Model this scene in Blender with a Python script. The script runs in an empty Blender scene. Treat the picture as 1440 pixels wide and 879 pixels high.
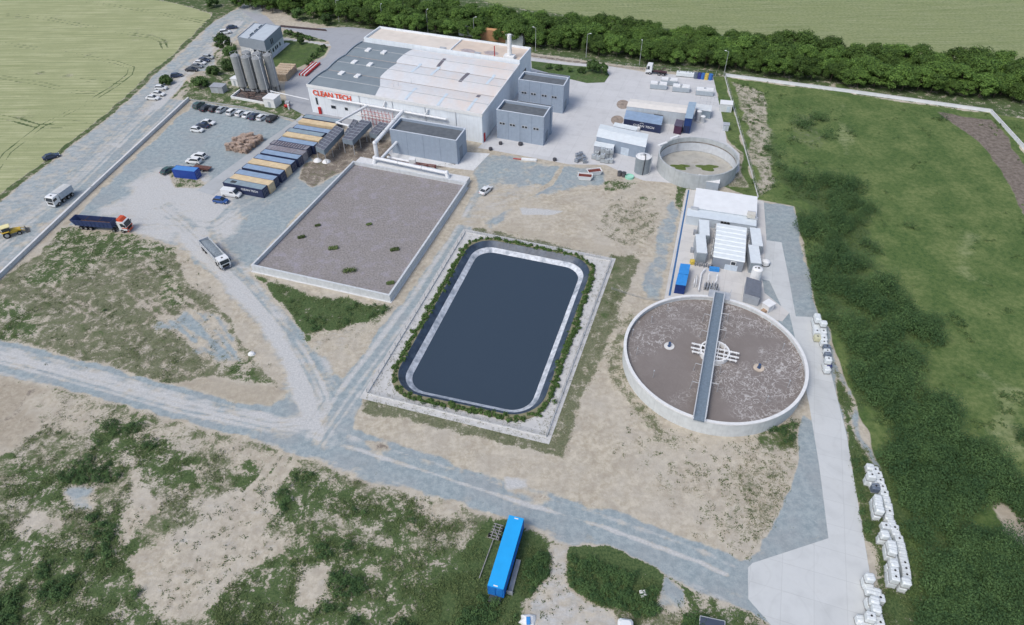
import bpy, math, random
import numpy as np
from mathutils import Vector, Matrix, Euler
random.seed(7); rng = np.random.default_rng(7)
S = bpy.context.scene
C = bpy.data.collections.new("Scene"); S.collection.children.link(C)

# ------------------------------------------------------------------ camera, light, exposure
F, TH, RO, HC = 930.0, math.radians(42.3), math.radians(-.5), 95.0
cd = bpy.data.cameras.new("camera"); cam = bpy.data.objects.new("camera", cd); C.objects.link(cam)
cd.sensor_width = 36; cd.lens = F/1440*36; cd.clip_start = 1; cd.clip_end = 9000
cam.matrix_world = Matrix.Translation((0, 0, HC)) @ Matrix.Rotation(math.radians(90)-TH, 4, 'X') @ Matrix.Rotation(RO, 4, 'Z')
S.camera = cam
SUN = Vector((-0.45, -0.38, 0.81)).normalized()
W = bpy.data.worlds.new("World"); S.world = W; W.use_nodes = True
wn = W.node_tree.nodes; wl = W.node_tree.links
sky = wn.new('ShaderNodeTexSky'); sky.sky_type = 'NISHITA'; sky.sun_disc = False
sky.sun_elevation = math.asin(SUN.z); sky.sun_rotation = math.atan2(SUN.x, SUN.y)
sky.air_density = 1.0; sky.dust_density = 3.0; sky.ozone_density = 1.0
wl.new(sky.outputs[0], wn['Background'].inputs[0]); wn['Background'].inputs[1].default_value = 0.13
sd = bpy.data.lights.new("sun", 'SUN'); sd.energy = 1.35; sd.angle = math.radians(22); sd.color = (1, .98, .94)
so = bpy.data.objects.new("sun", sd); C.objects.link(so); so.rotation_euler = SUN.to_track_quat('Z', 'Y').to_euler()
vs = S.view_settings; vs.view_transform = 'Standard'; vs.look = 'None'; vs.gamma = 1; vs.exposure = 0.31

# ------------------------------------------------------------------ where a point of the survey lies on the ground
def ray(px, py):
    x = px-720; y = 439.5-py; c, s = math.cos(RO), math.sin(RO); x, y = c*x-s*y, s*x+c*y
    return x, F*math.cos(TH)+y*math.sin(TH), -F*math.sin(TH)+y*math.cos(TH)
def G(px, py, z=0.0):
    d = ray(px, py); t = (z-HC)/d[2]; return Vector((d[0]*t, d[1]*t, z))
def proj(p):
    x, y, z = p[0], p[1], p[2]-HC
    f = y*math.cos(TH)-z*math.sin(TH); u = y*math.sin(TH)+z*math.cos(TH)
    x, u = x/f*F, u/f*F; c, s = math.cos(RO), math.sin(RO); return 720+c*x+s*u, 439.5-(-s*x+c*u)
def hgt(b, t):
    g = G(*b); return min((abs(proj((g.x, g.y, k*.05))[1]-t[1]), k*.05) for k in range(500))[1]

# ------------------------------------------------------------------ materials
def nt(m): return m.node_tree.nodes, m.node_tree.links
MATS = {}
def pm(name, col, rough=.75, var=.12, scale=1.2, metal=0.0, bump=0.0, bscale=20, streak=0.0, corr=None, dirt=0.0, dirtcol=(.12, .10, .08), spec=.3):
    """principled + world-space tone variation, optional streaks, corrugation bump, dirt"""
    if name in MATS: return MATS[name]
    m = bpy.data.materials.new(name); m.use_nodes = True; n, l = nt(m); b = n['Principled BSDF']
    b.inputs['Roughness'].default_value = rough; b.inputs['Metallic'].default_value = metal; b.inputs['Specular IOR Level'].default_value = spec
    geo = n.new('ShaderNodeNewGeometry')
    no = n.new('ShaderNodeTexNoise'); no.inputs['Scale'].default_value = scale; no.inputs['Detail'].default_value = 6
    l.new(geo.outputs['Position'], no.inputs['Vector'])
    r = n.new('ShaderNodeMapRange'); r.inputs[1].default_value = .3; r.inputs[2].default_value = .7; r.inputs[3].default_value = 1-var; r.inputs[4].default_value = 1+var
    l.new(no.outputs[0], r.inputs[0])
    mx = n.new('ShaderNodeMix'); mx.data_type = 'RGBA'; mx.blend_type = 'MULTIPLY'; mx.inputs[0].default_value = 1
    mx.inputs[6].default_value = (*col, 1); l.new(r.outputs[0], mx.inputs[7]); out = mx.outputs[2]
    if streak > 0 or dirt > 0:
        mp = n.new('ShaderNodeMapping'); mp.inputs['Scale'].default_value = (2.2, 2.2, .12) if streak > 0 else (.35, .35, .35)
        l.new(geo.outputs['Position'], mp.inputs[0])
        n2 = n.new('ShaderNodeTexNoise'); n2.inputs['Scale'].default_value = 1; n2.inputs['Detail'].default_value = 8; n2.inputs['Roughness'].default_value = .65
        l.new(mp.outputs[0], n2.inputs['Vector'])
        r2 = n.new('ShaderNodeMapRange'); r2.inputs[1].default_value = .5; r2.inputs[2].default_value = .75; r2.inputs[3].default_value = 0; r2.inputs[4].default_value = max(streak, dirt)
        l.new(n2.outputs[0], r2.inputs[0])
        m2 = n.new('ShaderNodeMix'); m2.data_type = 'RGBA'; m2.inputs[7].default_value = (*dirtcol, 1)
        l.new(r2.outputs[0], m2.inputs[0]); l.new(out, m2.inputs[6]); out = m2.outputs[2]
    l.new(out, b.inputs['Base Color'])
    if corr:
        tc = n.new('ShaderNodeTexCoord'); w = n.new('ShaderNodeTexWave'); w.bands_direction = corr[0]; w.inputs['Scale'].default_value = corr[1]
        mp = n.new('ShaderNodeMapping'); mp.inputs['Rotation'].default_value = (0, 0, corr[3] if len(corr) > 3 else 0)
        l.new(tc.outputs['Object'], mp.inputs[0]); l.new(mp.outputs[0], w.inputs['Vector'])
        bp = n.new('ShaderNodeBump'); bp.inputs['Distance'].default_value = corr[2]; bp.inputs['Strength'].default_value = .9
        l.new(w.outputs[1], bp.inputs['Height']); l.new(bp.outputs[0], b.inputs['Normal'])
    elif bump > 0:
        n3 = n.new('ShaderNodeTexNoise'); n3.inputs['Scale'].default_value = bscale; n3.inputs['Detail'].default_value = 4
        l.new(geo.outputs['Position'], n3.inputs['Vector'])
        bp = n.new('ShaderNodeBump'); bp.inputs['Distance'].default_value = bump; l.new(n3.outputs[0], bp.inputs['Height']); l.new(bp.outputs[0], b.inputs['Normal'])
    MATS[name] = m; return m

# ------------------------------------------------------------------ frames and mesh builder
class Frame:
    def __init__(s, O, U, V): s.O, s.U, s.V = O, U, V
def frame(FL, FR, BR, h):
    """a parallelogram footprint from three roof corners at height h"""
    a, b, c = G(*FL, h), G(*FR, h), G(*BR, h); U = (b-a); V = (c-b); w, d = U.length, V.length
    return Frame(Vector((a.x, a.y, 0)), U/w, V/d), w, d
def fr_at(px, py, ang=-18.5, z=0):
    p = G(px, py, z); a = math.radians(ang)
    return Frame(Vector((p.x, p.y, 0)), Vector((math.cos(a), math.sin(a), 0)), Vector((-math.sin(a), math.cos(a), 0)))
class MB:
    def __init__(s, fr=None): s.v = []; s.f = []; s.fr = fr
    def P(s, u, v, z):
        if s.fr is None: return (u, v, z)
        return (u*s.fr.U.x+v*s.fr.V.x, u*s.fr.U.y+v*s.fr.V.y, z)
    def add(s, vs, fs):
        o = len(s.v); s.v += vs; s.f += [tuple(i+o for i in f) for f in fs]; return s
    def box(s, u0, u1, v0, v1, z0, z1):
        return s.add([s.P(u, v, z) for z in (z0, z1) for u, v in ((u0, v0), (u1, v0), (u1, v1), (u0, v1))],
                     [(0, 3, 2, 1), (4, 5, 6, 7), (0, 1, 5, 4), (1, 2, 6, 5), (2, 3, 7, 6), (3, 0, 4, 7)])
    def rbox(s, u0, u1, v0, v1, z0, z1, r=.1):
        """box with chamfered edges"""
        L = [(z0, r), (z0+r, 0), (z1-r, 0), (z1, r)]; vs = []; n = 8
        for z, i in L:
            for u, v in ((u0+i+r, v0+i), (u1-i-r, v0+i), (u1-i, v0+i+r), (u1-i, v1-i-r), (u1-i-r, v1-i), (u0+i+r, v1-i), (u0+i, v1-i-r), (u0+i, v0+i+r)): vs.append(s.P(u, v, z))
        fs = [tuple(range(7, -1, -1)), tuple(range(24, 32))]
        for k in range(3):
            for i in range(n): j = (i+1) % n; fs.append((k*n+i, k*n+j, k*n+n+j, k*n+n+i))
        return s.add(vs, fs)
    def prism(s, poly, z0, z1):
        n = len(poly); vs = [s.P(u, v, z0) for u, v in poly]+[s.P(u, v, z1) for u, v in poly]
        return s.add(vs, [tuple(range(n-1, -1, -1)), tuple(range(n, 2*n))]+[(i, (i+1) % n, n+(i+1) % n, n+i) for i in range(n)])
    def side(s, prof, v0, v1):
        """profile in (u,z) extruded along v"""
        n = len(prof); vs = [s.P(u, v0, z) for u, z in prof]+[s.P(u, v1, z) for u, z in prof]
        return s.add(vs, [tuple(range(n)), tuple(range(2*n-1, n-1, -1))]+[(i, n+i, n+(i+1) % n, (i+1) % n) for i in range(n)])
    def front(s, prof, u0, u1):
        """profile in (v,z) extruded along u"""
        n = len(prof); vs = [s.P(u0, v, z) for v, z in prof]+[s.P(u1, v, z) for v, z in prof]
        return s.add(vs, [tuple(range(n-1, -1, -1)), tuple(range(n, 2*n))]+[(i, (i+1) % n, n+(i+1) % n, n+i) for i in range(n)])
    def loft(s, secs):
        """secs: lists of (x,y,z) with equal counts"""
        n = len(secs[0]); vs = [s.P(*p) for q in secs for p in q]; fs = [tuple(range(n-1, -1, -1)), tuple(range(len(vs)-n, len(vs)))]
        for k in range(len(secs)-1):
            for i in range(n): j = (i+1) % n; fs.append((k*n+i, k*n+j, k*n+n+j, k*n+n+i))
        return s.add(vs, fs)
    def cyl(s, u, v, z0, z1, r, n=16, r2=None):
        r2 = r if r2 is None else r2; c = s.P(u, v, 0)
        vs = [(c[0]+math.cos(2*math.pi*i/n)*r, c[1]+math.sin(2*math.pi*i/n)*r, z0) for i in range(n)]+[(c[0]+math.cos(2*math.pi*i/n)*r2, c[1]+math.sin(2*math.pi*i/n)*r2, z1) for i in range(n)]
        return s.add(vs, [tuple(range(n-1, -1, -1)), tuple(range(n, 2*n))]+[(i, (i+1) % n, n+(i+1) % n, n+i) for i in range(n)])
    def ring(s, r0, r1, z0, z1, n=96, cx=0, cy=0):
        vs = []
        for r, z in ((r0, z0), (r1, z0), (r1, z1), (r0, z1)):
            vs += [(cx+math.cos(2*math.pi*i/n)*r, cy+math.sin(2*math.pi*i/n)*r, z) for i in range(n)]
        fs = []
        for k in range(4):
            q = (k+1) % 4
            for i in range(n): j = (i+1) % n; fs.append((k*n+i, k*n+j, q*n+j, q*n+i))
        return s.add(vs, fs)
    def tube(s, pts, r, n=8):
        """round bar through points given as (u,v,z)"""
        P = [Vector(s.P(*p)) for p in pts]; secs = []
        for i, p in enumerate(P):
            d = ((P[min(i+1, len(P)-1)]-P[i]).normalized()+(P[i]-P[max(i-1, 0)]).normalized())
            d = d.normalized() if d.length > 1e-6 else Vector((0, 0, 1))
            a = d.orthogonal().normalized() if i == 0 else (a-d*a.dot(d)).normalized()
            b = d.cross(a)
            secs.append([tuple(p+(a*math.cos(2*math.pi*k/n)+b*math.sin(2*math.pi*k/n))*r) for k in range(n)])
        f, s.fr = s.fr, None; s.loft(secs); s.fr = f; return s
    def build(s, name, mat, parent=None, smooth=False, loc=None):
        me = bpy.data.meshes.new(name); me.from_pydata(s.v, [], s.f); me.materials.append(mat)
        if smooth:
            me.polygons.foreach_set('use_smooth', [True]*len(me.polygons)); me.set_sharp_from_angle(angle=math.radians(40))
        me.update(); o = bpy.data.objects.new(name, me); C.objects.link(o)
        if parent: o.parent = parent
        if loc is not None: o.location = loc
        return o
def thing(name, label, cat, loc=(0, 0, 0), rz=0.0, group=None, sc=1.0):
    o = bpy.data.objects.new(name, None); C.objects.link(o); o.empty_display_size = .5
    o.location = loc; o.rotation_euler = (0, 0, rz); o.scale = (sc, sc, sc); o['label'] = label; o['category'] = cat
    if group: o['group'] = group
    return o
def tag(o, label, cat, group=None, kind=None):
    o['label'] = label; o['category'] = cat
    if group: o['group'] = group
    if kind: o['kind'] = kind
    return o
def struct(o): o['kind'] = 'structure'; return o
def dup(root, loc, rz, label=None, group=None, sc=None):
    def cp(o, par):
        c = o.copy(); C.objects.link(c); c.parent = par
        for ch in KIDS.get(o.name, [x for x in o.children]): cp(ch, c)
        return c
    r = cp(root, None); r.location = loc; r.rotation_euler = (0, 0, rz)
    if label: r['label'] = label
    if group: r['group'] = group
    if sc: r.scale = sc if isinstance(sc, tuple) else (sc, sc, sc)
    return r
KIDS = {}
def text(s, size, mat, parent, M, name='lettering', ext=.02, sx=1.0, bold=.02):
    cu = bpy.data.curves.new('t', 'FONT'); cu.body = s; cu.size = size; cu.extrude = ext; cu.offset = bold; cu.resolution_u = 3
    to = bpy.data.objects.new('t', cu); C.objects.link(to); bpy.context.view_layer.update()
    me = bpy.data.meshes.new_from_object(to.evaluated_get(bpy.context.evaluated_depsgraph_get()))
    bpy.data.objects.remove(to); me.name = name; me.materials.clear(); me.materials.append(mat)
    o = bpy.data.objects.new(name, me); C.objects.link(o); o.parent = parent; o.matrix_local = M @ Matrix.Diagonal((sx, 1, 1, 1)); return o
def wallM(fr, u, v, z):
    """text on a wall facing -V, relative to the frame origin"""
    p = Vector((u*fr.U.x+v*fr.V.x, u*fr.U.y+v*fr.V.y, z)); n = Vector((fr.U.y, -fr.U.x, 0))
    M = Matrix((fr.U.to_3d(), Vector((0, 0, 1)), n)).transposed().to_4x4(); M.translation = p; return M

# ------------------------------------------------------------------ ground painting
def smooth(a, b, x): t = np.clip((x-a)/(b-a), 0, 1); return t*t*(3-2*t)
def vnoise(x, y, sc, seed):
    r = np.random.default_rng(seed).random((256, 256)); X = x/sc+1000; Y = y/sc+1000
    i = np.floor(X).astype(int); j = np.floor(Y).astype(int); fx = X-i; fy = Y-j; fx = fx*fx*(3-2*fx); fy = fy*fy*(3-2*fy)
    a = r[i % 256, j % 256]; b = r[(i+1) % 256, j % 256]; c = r[i % 256, (j+1) % 256]; d = r[(i+1) % 256, (j+1) % 256]
    return (a*(1-fx)+b*fx)*(1-fy)+(c*(1-fx)+d*fx)*fy-.5
def fbm(x, y, sc, seed, o=4):
    t = 0; a = 1
    for k in range(o): t = t+a*vnoise(x, y, sc/2**k, seed+k); a *= .5
    return t
ys = [18.0]
while ys[-1] < 350: ys.append(ys[-1]+.0036*ys[-1]+.10)
ys = np.array(ys); NX = 860; NY = len(ys); hw = 72+.70*ys
xs = np.linspace(-1, 1, NX); GX = (hw[:, None]*xs[None, :]).ravel(); GY = np.repeat(ys, NX); N = len(GX)
CH = {k: np.zeros(N) for k in ('blue', 'pale', 'sparse', 'lush', 'soil', 'wheat', 'meadow', 'warm')}
DOT = np.zeros(N); CLS = np.zeros(N, int); GZ = np.zeros(N)
nz = fbm(GX, GY, 9, 11, 5)
def w2(pts): return np.array([G(*p)[:2] for p in pts])
def sdf(P):
    """signed distance (positive inside), computed in the box round P only"""
    lo = P.min(0)-9; hi = P.max(0)+9; ix = np.nonzero((GX > lo[0]) & (GX < hi[0]) & (GY > lo[1]) & (GY < hi[1]))[0]
    x, y = GX[ix], GY[ix]; d = np.full(len(ix), 1e9); ins = np.zeros(len(ix), bool)
    for a, b in zip(P, np.roll(P, -1, 0)):
        e = b-a; t = np.clip(((x-a[0])*e[0]+(y-a[1])*e[1])/(e@e+1e-9), 0, 1)
        d = np.minimum(d, np.hypot(x-a[0]-t*e[0], y-a[1]-t*e[1]))
        c = ((a[1] > y) != (b[1] > y)) & (x < (b[0]-a[0])*(y-a[1])/(b[1]-a[1]+1e-12)+a[0]); ins ^= c
    return ix, np.where(ins, d, -d)
def put(ix, m, vals, cls, add):
    for k in CH:
        if k in vals: CH[k][ix] = CH[k][ix]*(1-m)+vals[k]*m
        elif not add: CH[k][ix] *= (1-m)
    if cls is not None: CLS[ix[m > .5]] = cls
def paint(pts, vals, soft=.8, rough=2.0, cls=None, add=False, amt=1.0, world=False):
    ix, d = sdf(np.array(pts, float) if world else w2(pts)); m = smooth(-soft, soft, d+rough*nz[ix])*amt; put(ix, m, vals, cls, add)
def line(pts, width, vals, soft=.4, rough=.6, cls=None, add=False, amt=1.0):
    P = w2(pts); lo = P.min(0)-width-3; hi = P.max(0)+width+3
    ix = np.nonzero((GX > lo[0]) & (GX < hi[0]) & (GY > lo[1]) & (GY < hi[1]))[0]; x, y = GX[ix], GY[ix]; d = np.full(len(ix), 1e9)
    for a, b in zip(P[:-1], P[1:]):
        e = b-a; t = np.clip(((x-a[0])*e[0]+(y-a[1])*e[1])/(e@e+1e-9), 0, 1); d = np.minimum(d, np.hypot(x-a[0]-t*e[0], y-a[1]-t*e[1]))
    m = smooth(-soft, soft, width/2-d+rough*nz[ix])*amt; put(ix, m, vals, cls, add)
def off(pts, k, dist=2.0):
    """polyline shifted sideways in world metres, back in survey coordinates"""
    P = w2(pts); Q = []
    for i in range(len(P)):
        t = P[min(i+1, len(P)-1)]-P[max(i-1, 0)]; t = t/np.linalg.norm(t); q = P[i]+np.array([-t[1], t[0]])*k*dist; Q.append(proj((q[0], q[1], 0)))
    return Q
GRAVEL_ROAD, GRAVEL_YARD, WHEAT, MEADOW, DIRT_ROAD, BARE = 1, 2, 3, 4, 5, 6
# base and yard tones
CH['pale'] += .15
# belt floor and far wheat
paint([(340, -60), (370, 5), (430, 33), (520, 43), (640, 60), (760, 76), (905, 97), (1020, 108), (1392, 160), (1500, 175), (1700, 160), (1700, -60)], dict(lush=.75, sparse=.6), .8, 1.5)
paint([(500, -70), (690, 6), (880, 33), (1040, 52), (1202, 70), (1440, 100), (1800, 120), (1800, -100), (500, -100)], dict(wheat=.40, meadow=1), .6, 1, WHEAT)
# left wheat, verge, scrub
paint([(-500, -90), (170, -60), (240, 0), (297, 19), (296, 34), (150, 163), (0, 279), (-140, 380), (-500, 600)], dict(wheat=1), .5, 1.0, WHEAT)
paint([(150, -60), (360, -60), (352, 4), (297, 33), (296, 20), (240, 4), (150, -8)], dict(lush=.65, sparse=.8), .8, 2)
line([(298, 28), (230, 92), (160, 156), (80, 220), (0, 279), (-140, 375)], 3.2, dict(lush=.6, sparse=.8), .5, 1.5)
TL = [[(-20, 260), (10, 215), (57, 178), (120, 146), (160, 122), (182, 105), (185, 95), (165, 88), (80, 72), (0, 60)], [(-20, 160), (20, 168), (52, 177), (90, 178)],
      [(0, 20), (60, 25), (160, 44), (215, 52), (228, 58), (232, 68)], [(0, 108), (60, 118), (110, 130), (135, 130)], [(120, 2), (200, 14), (290, 32)], [(110, 112), (170, 116)], [(100, 172), (124, 171)]]
for t in TL:
    for k in (-1, 1): line(off(t, k, 1.0), .7, dict(soil=.6, lush=.95, wheat=.2), .35, .5)
# dirt road on the left
paint([(352, 0), (372, 0), (372, 22), (345, 40), (322, 60), (300, 100), (265, 140), (130, 263), (0, 390), (-160, 540), (-160, 395), (0, 284), (160, 160), (230, 95), (300, 32)], dict(pale=.50, blue=.62, soil=.18), .6, 1.2, DIRT_ROAD)
paint([(238, 140), (262, 142), (120, 270), (0, 385), (-90, 470), (-90, 420), (0, 345), (100, 262), (190, 172)], dict(blue=.75, pale=.3), 1.5, 4, None)
paint([(140, 285), (170, 283), (160, 305), (110, 315), (60, 330), (50, 315)], dict(warm=.8, soil=.25, pale=.4), 1, 3)
# parking yard
paint([(268, 142), (330, 145), (420, 163), (445, 178), (400, 215), (455, 225), (500, 226), (352, 372), (362, 400), (300, 392), (255, 345), (185, 332), (98, 318), (150, 255)], dict(blue=.85, pale=.25), .8, 2, GRAVEL_YARD)
paint([(150, 290), (210, 240), (260, 235), (330, 290), (340, 330), (290, 345), (220, 330), (160, 310)], dict(pale=.85, blue=.35), 3, 6, None)
line([(266, 146), (200, 205), (110, 290), (60, 340)], 2.6, dict(warm=.6, soil=.2), .8, 2)
paint([(430, 230), (497, 215), (520, 222), (498, 230), (440, 262), (420, 250)], dict(soil=.62, sparse=.45, warm=.2), .8, 2)
paint([(440, 175), (580, 205), (660, 232), (560, 240), (470, 240), (430, 215)], dict(soil=.6, sparse=.3, pale=.3), .8, 2)
paint([(235, 240), (262, 244), (292, 262), (250, 262)], dict(lush=.5, soil=.4), .5, 1.5)
# weedy ground on the left
paint([(-60, 450), (0, 393), (98, 320), (185, 334), (240, 350), (268, 392), (325, 455), (388, 535), (398, 560), (360, 578), (320, 572), (160, 522), (0, 484), (-60, 472)], dict(sparse=.68, soil=.52, warm=.4, lush=.2), .8, 2.5)
for q in ([(90, 322), (180, 334), (240, 352), (150, 368), (60, 405), (20, 400)], [(0, 425), (60, 440), (50, 470), (0, 480)], [(215, 360), (262, 395), (250, 425), (225, 415)], [(300, 480), (345, 500), (380, 540), (330, 545), (312, 510)], [(40, 385), (110, 350), (130, 360), (60, 400)]):
    paint(q, dict(lush=.62, sparse=.6), 1.5, 4)
for q in ([(270, 440), (330, 470), (350, 520), (300, 500), (250, 470), (215, 460)],): paint(q, dict(blue=.75, soil=.25, sparse=.25), 1.5, 5)
paint([(240, 540), (300, 530), (395, 545), (398, 562), (360, 578), (320, 572)], dict(warm=.6, soil=.15), 1, 2)
# roads of crushed stone
R1 = [(-80, 488), (0, 507), (120, 538), (260, 578), (400, 612), (500, 640), (560, 660), (700, 706), (850, 752), (980, 800), (1090, 850)]
R2 = [(455, 610), (438, 545), (400, 470), (345, 400), (300, 358), (270, 330)]
R3 = [(470, 612), (492, 548), (540, 485), (592, 415), (640, 340), (672, 285), (690, 240)]
line(R1, 9.2, dict(blue=.95), .9, 1.4, GRAVEL_ROAD); line(R2, 8.5, dict(blue=.55, pale=.5), 1.4, 2, GRAVEL_ROAD)
paint([(380, 575), (415, 545), (440, 500), (490, 545), (486, 590), (510, 640), (440, 625)], dict(blue=.8, pale=.3), 1, 1, GRAVEL_ROAD)
line(R2, 5.4, dict(pale=.95, warm=.2, blue=.2), 1.8, 2)
line([(-80, 488), (0, 507), (120, 538), (260, 578), (400, 606), (440, 590), (452, 560), (430, 510)], 4.6, dict(pale=1.0, blue=.3), 1.9, 1.5)
for k in (-1.2, 1.2): line(off(R1[5:], k, 1), .9, dict(pale=.75, blue=.5), .8, 1.5)
for k in (-2.6, -1, 1.1, 2.7): line(off(R2, k, 1), .5, dict(pale=.8, warm=.35, soil=.12), .4, 1)
# grass south of the basin
paint([(352, 384), (372, 388), (450, 412), (548, 432), (520, 465), (478, 490), (436, 486), (408, 455), (376, 410)], dict(sparse=.5, warm=.3), .8, 2)
paint([(358, 388), (450, 414), (542, 434), (500, 462), (450, 478), (432, 482), (405, 445), (378, 405)], dict(lush=.9, sparse=.6), 1.0, 2)
paint([(445, 470), (500, 455), (520, 462), (480, 492), (440, 488)], dict(warm=.4, pale=.4, sparse=.25), 1, 2)
# wheel marks running with the traffic
def tracks(pts, lo, hi, seed, base=.5, step=.55, w_=.55):
    rr_ = np.random.default_rng(seed); k_ = lo
    while k_ < hi:
        v = rr_.random(); line(off(pts, k_, 1), w_+.3*v, dict(pale=.95, blue=.3) if v > .5 else dict(blue=.85, pale=.12, soil=.10), .30, .5, amt=base*(.35+.65*rr_.random())); k_ += step*(.7+.7*rr_.random())
tracks([(-80, 488), (0, 507), (120, 538), (260, 578), (400, 612), (500, 640), (560, 660), (700, 706), (850, 752), (980, 800), (1060, 840)], -3.4, 3.4, 1, .75)
tracks([(-80, 488), (0, 507), (120, 538), (260, 578), (380, 602), (432, 598), (458, 560), (430, 505), (395, 455), (345, 400), (300, 358), (262, 320), (225, 290)], -2.2, 2.2, 2, .8)
tracks([(455, 610), (438, 545), (400, 470), (345, 400), (300, 358), (290, 320), (320, 290)], -2.8, 2.8, 3, .6)
tracks([(-90, 430), (0, 345), (110, 262), (190, 182), (262, 112), (340, 30)], -8, 7, 4, .5, .9, .7)
tracks([(120, 320), (220, 315), (300, 320), (400, 262)], -3, 3, 5, .35, .8)
# around the pond
paint([(478, 570), (655, 300), (870, 350), (905, 365), (880, 430), (820, 560), (795, 650), (640, 608), (500, 578)], dict(soil=.35, sparse=.72, warm=.2), .8, 1.5)
line([(672, 300), (585, 430), (520, 530), (490, 570)], 2.2, dict(soil=.5, sparse=.3, warm=.5), .7, 1.5)
line(R3, 5.2, dict(blue=.8, pale=.45), .8, 1.4, GRAVEL_ROAD); tracks([(440, 622), (488, 552), (540, 485), (592, 415), (640, 340), (672, 285), (690, 240)], -2, 2, 6, .8)
line([(600, 305), (700, 318), (870, 356)], 4, dict(warm=.5, pale=.3), 1, 2)
paint([(860, 360), (890, 362), (885, 400), (850, 470), (836, 440)], dict(sparse=.8, lush=.35), .8, 2)
# yard between basin and right-hand plant
paint([(668, 214), (760, 228), (850, 236), (862, 262), (790, 270), (730, 285), (690, 330), (665, 300), (662, 250)], dict(blue=.7, pale=.35), 1.5, 3, GRAVEL_YARD)
for q in ([(690, 255), (760, 262), (720, 292), (640, 330)],): paint(q, dict(warm=.5, pale=.5), 1.5, 2, amt=.7)
line([(700, 300), (745, 275), (775, 258), (790, 235)], 1.2, dict(soil=.35, warm=.4), .4, 1); line([(762, 275), (810, 300), (850, 330), (900, 350)], 1.5, dict(soil=.3, warm=.5), .4, 1)
paint([(850, 250), (900, 255), (880, 272), (840, 272)], dict(lush=.6), .8, 2.5); paint([(900, 275), (920, 280), (915, 290), (902, 285)], dict(lush=.5), .8, 2)
for q in ([(845, 285), (905, 290), (900, 350), (850, 330)], [(880, 300), (930, 300), (915, 350)]): paint(q, dict(soil=.4, sparse=.45, warm=.3), 2, 5)
paint([(730, 292), (800, 296), (780, 303), (735, 302)], dict(pale=.9, blue=.3), .5, 1); 
paint([(962, 262), (948, 330), (930, 425), (905, 425), (895, 400), (925, 330), (945, 285)], dict(blue=.65, pale=.35), 1, 2.5)
paint([(950, 258), (972, 265), (960, 300), (950, 290)], dict(lush=.7, sparse=.4), .5, 1)
# sandy ground below the round tank
paint([(850, 640), (900, 560), (940, 610), (1110, 620), (1130, 600), (1118, 700), (1060, 780), (1000, 760)], dict(sparse=.28, warm=.25), 2, 4)
paint([(1010, 660), (1125, 640), (1120, 710), (1060, 782), (1030, 740)], dict(sparse=.46, lush=.1), 2, 4)
paint([(885, 430), (905, 425), (885, 470), (884, 540), (930, 600), (980, 622), (920, 615), (868, 545), (850, 500)], dict(sparse=.55, soil=.3), 1, 2.5)
paint([(1060, 615), (1122, 592), (1136, 580), (1128, 628), (1090, 640)], dict(lush=.5, sparse=.7), .8, 2)
paint([(1128, 580), (1150, 600), (1168, 752), (1055, 788), (1085, 740), (1120, 660), (1125, 610)], dict(blue=.95), .5, 1.0)
paint([(1054, 780), (1090, 770), (1100, 850), (1060, 850), (1020, 815)], dict(blue=.95), .6, 1.2, GRAVEL_ROAD)
for c in ((652, 658), (728, 690), (758, 698), (830, 712), (533, 628)):
    paint([(c[0]-16, c[1]-5), (c[0]+6, c[1]-7), (c[0]+15, c[1]+3), (c[0]-4, c[1]+5)], dict(soil=.55, warm=.3), 1.1, 1.8)
paint([(705, 668), (745, 672), (745, 690), (710, 688)], dict(pale=.8, blue=.3), .6, 2)
# foreground weeds
paint([(-60, 515), (0, 528), (120, 560), (330, 612), (480, 660), (620, 700), (800, 765), (990, 838), (1100, 879), (1100, 960), (-200, 960)], dict(sparse=.63, warm=.35, lush=.34), .8, 2)
paint([(-60, 520), (60, 545), (60, 600), (20, 640), (-60, 640)], dict(warm=.7, soil=.3), 1.5, 3)
for t in ([(0, 640), (30, 590), (60, 560)], [(-10, 600), (30, 575), (45, 550)]): line(t, .6, dict(soil=.45, warm=.5), .4, 1)
paint([(60, 560), (330, 625), (480, 672), (470, 690), (300, 640), (200, 640), (100, 620), (50, 600)], dict(warm=.35, sparse=.35), 1.5, 4)
for q in ([(100, 590), (170, 590), (290, 640), (290, 690), (200, 700), (140, 640)], [(0, 620), (60, 640), (115, 670), (100, 720), (0, 720)], [(0, 730), (120, 760), (190, 740), (200, 850), (240, 879), (230, 960), (-100, 960), (-60, 730)],
          [(290, 830), (340, 800), (400, 770), (470, 740), (560, 770), (700, 780), (740, 880), (740, 960), (270, 960)], [(340, 660), (440, 660), (560, 700), (640, 740), (560, 760), (440, 720), (370, 740)], [(150, 790), (200, 740), (190, 700), (130, 720)]):
    paint(q, dict(lush=.68, sparse=.6), 2, 5)
for q in ([(190, 790), (250, 752), (340, 745), (395, 760), (398, 775), (350, 800), (300, 850), (235, 865), (215, 830)], [(268, 702), (330, 700), (375, 725), (365, 748), (300, 740)], [(20, 740), (50, 715), (85, 735), (30, 755)], [(180, 640), (240, 700), (180, 760), (170, 700)], [(425, 805), (460, 800), (455, 835), (420, 850)], [(560, 680), (640, 715), (620, 740), (590, 725)]):
    paint(q, dict(pale=.35, warm=.15, sparse=.12), 1.2, 3.5)
paint([(95, 690), (125, 690), (130, 715), (100, 720)], dict(blue=.6, pale=.4), 1, 2)
paint([(690, 735), (772, 762), (776, 815), (735, 850), (722, 900), (560, 900), (620, 800), (660, 760)], dict(lush=.95, sparse=.5), .7, 2.0)
paint([(775, 765), (802, 772), (808, 830), (862, 860), (880, 900), (735, 900), (742, 845), (776, 812)], dict(pale=.55, blue=.25, warm=.1), .6, 1.5)
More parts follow.
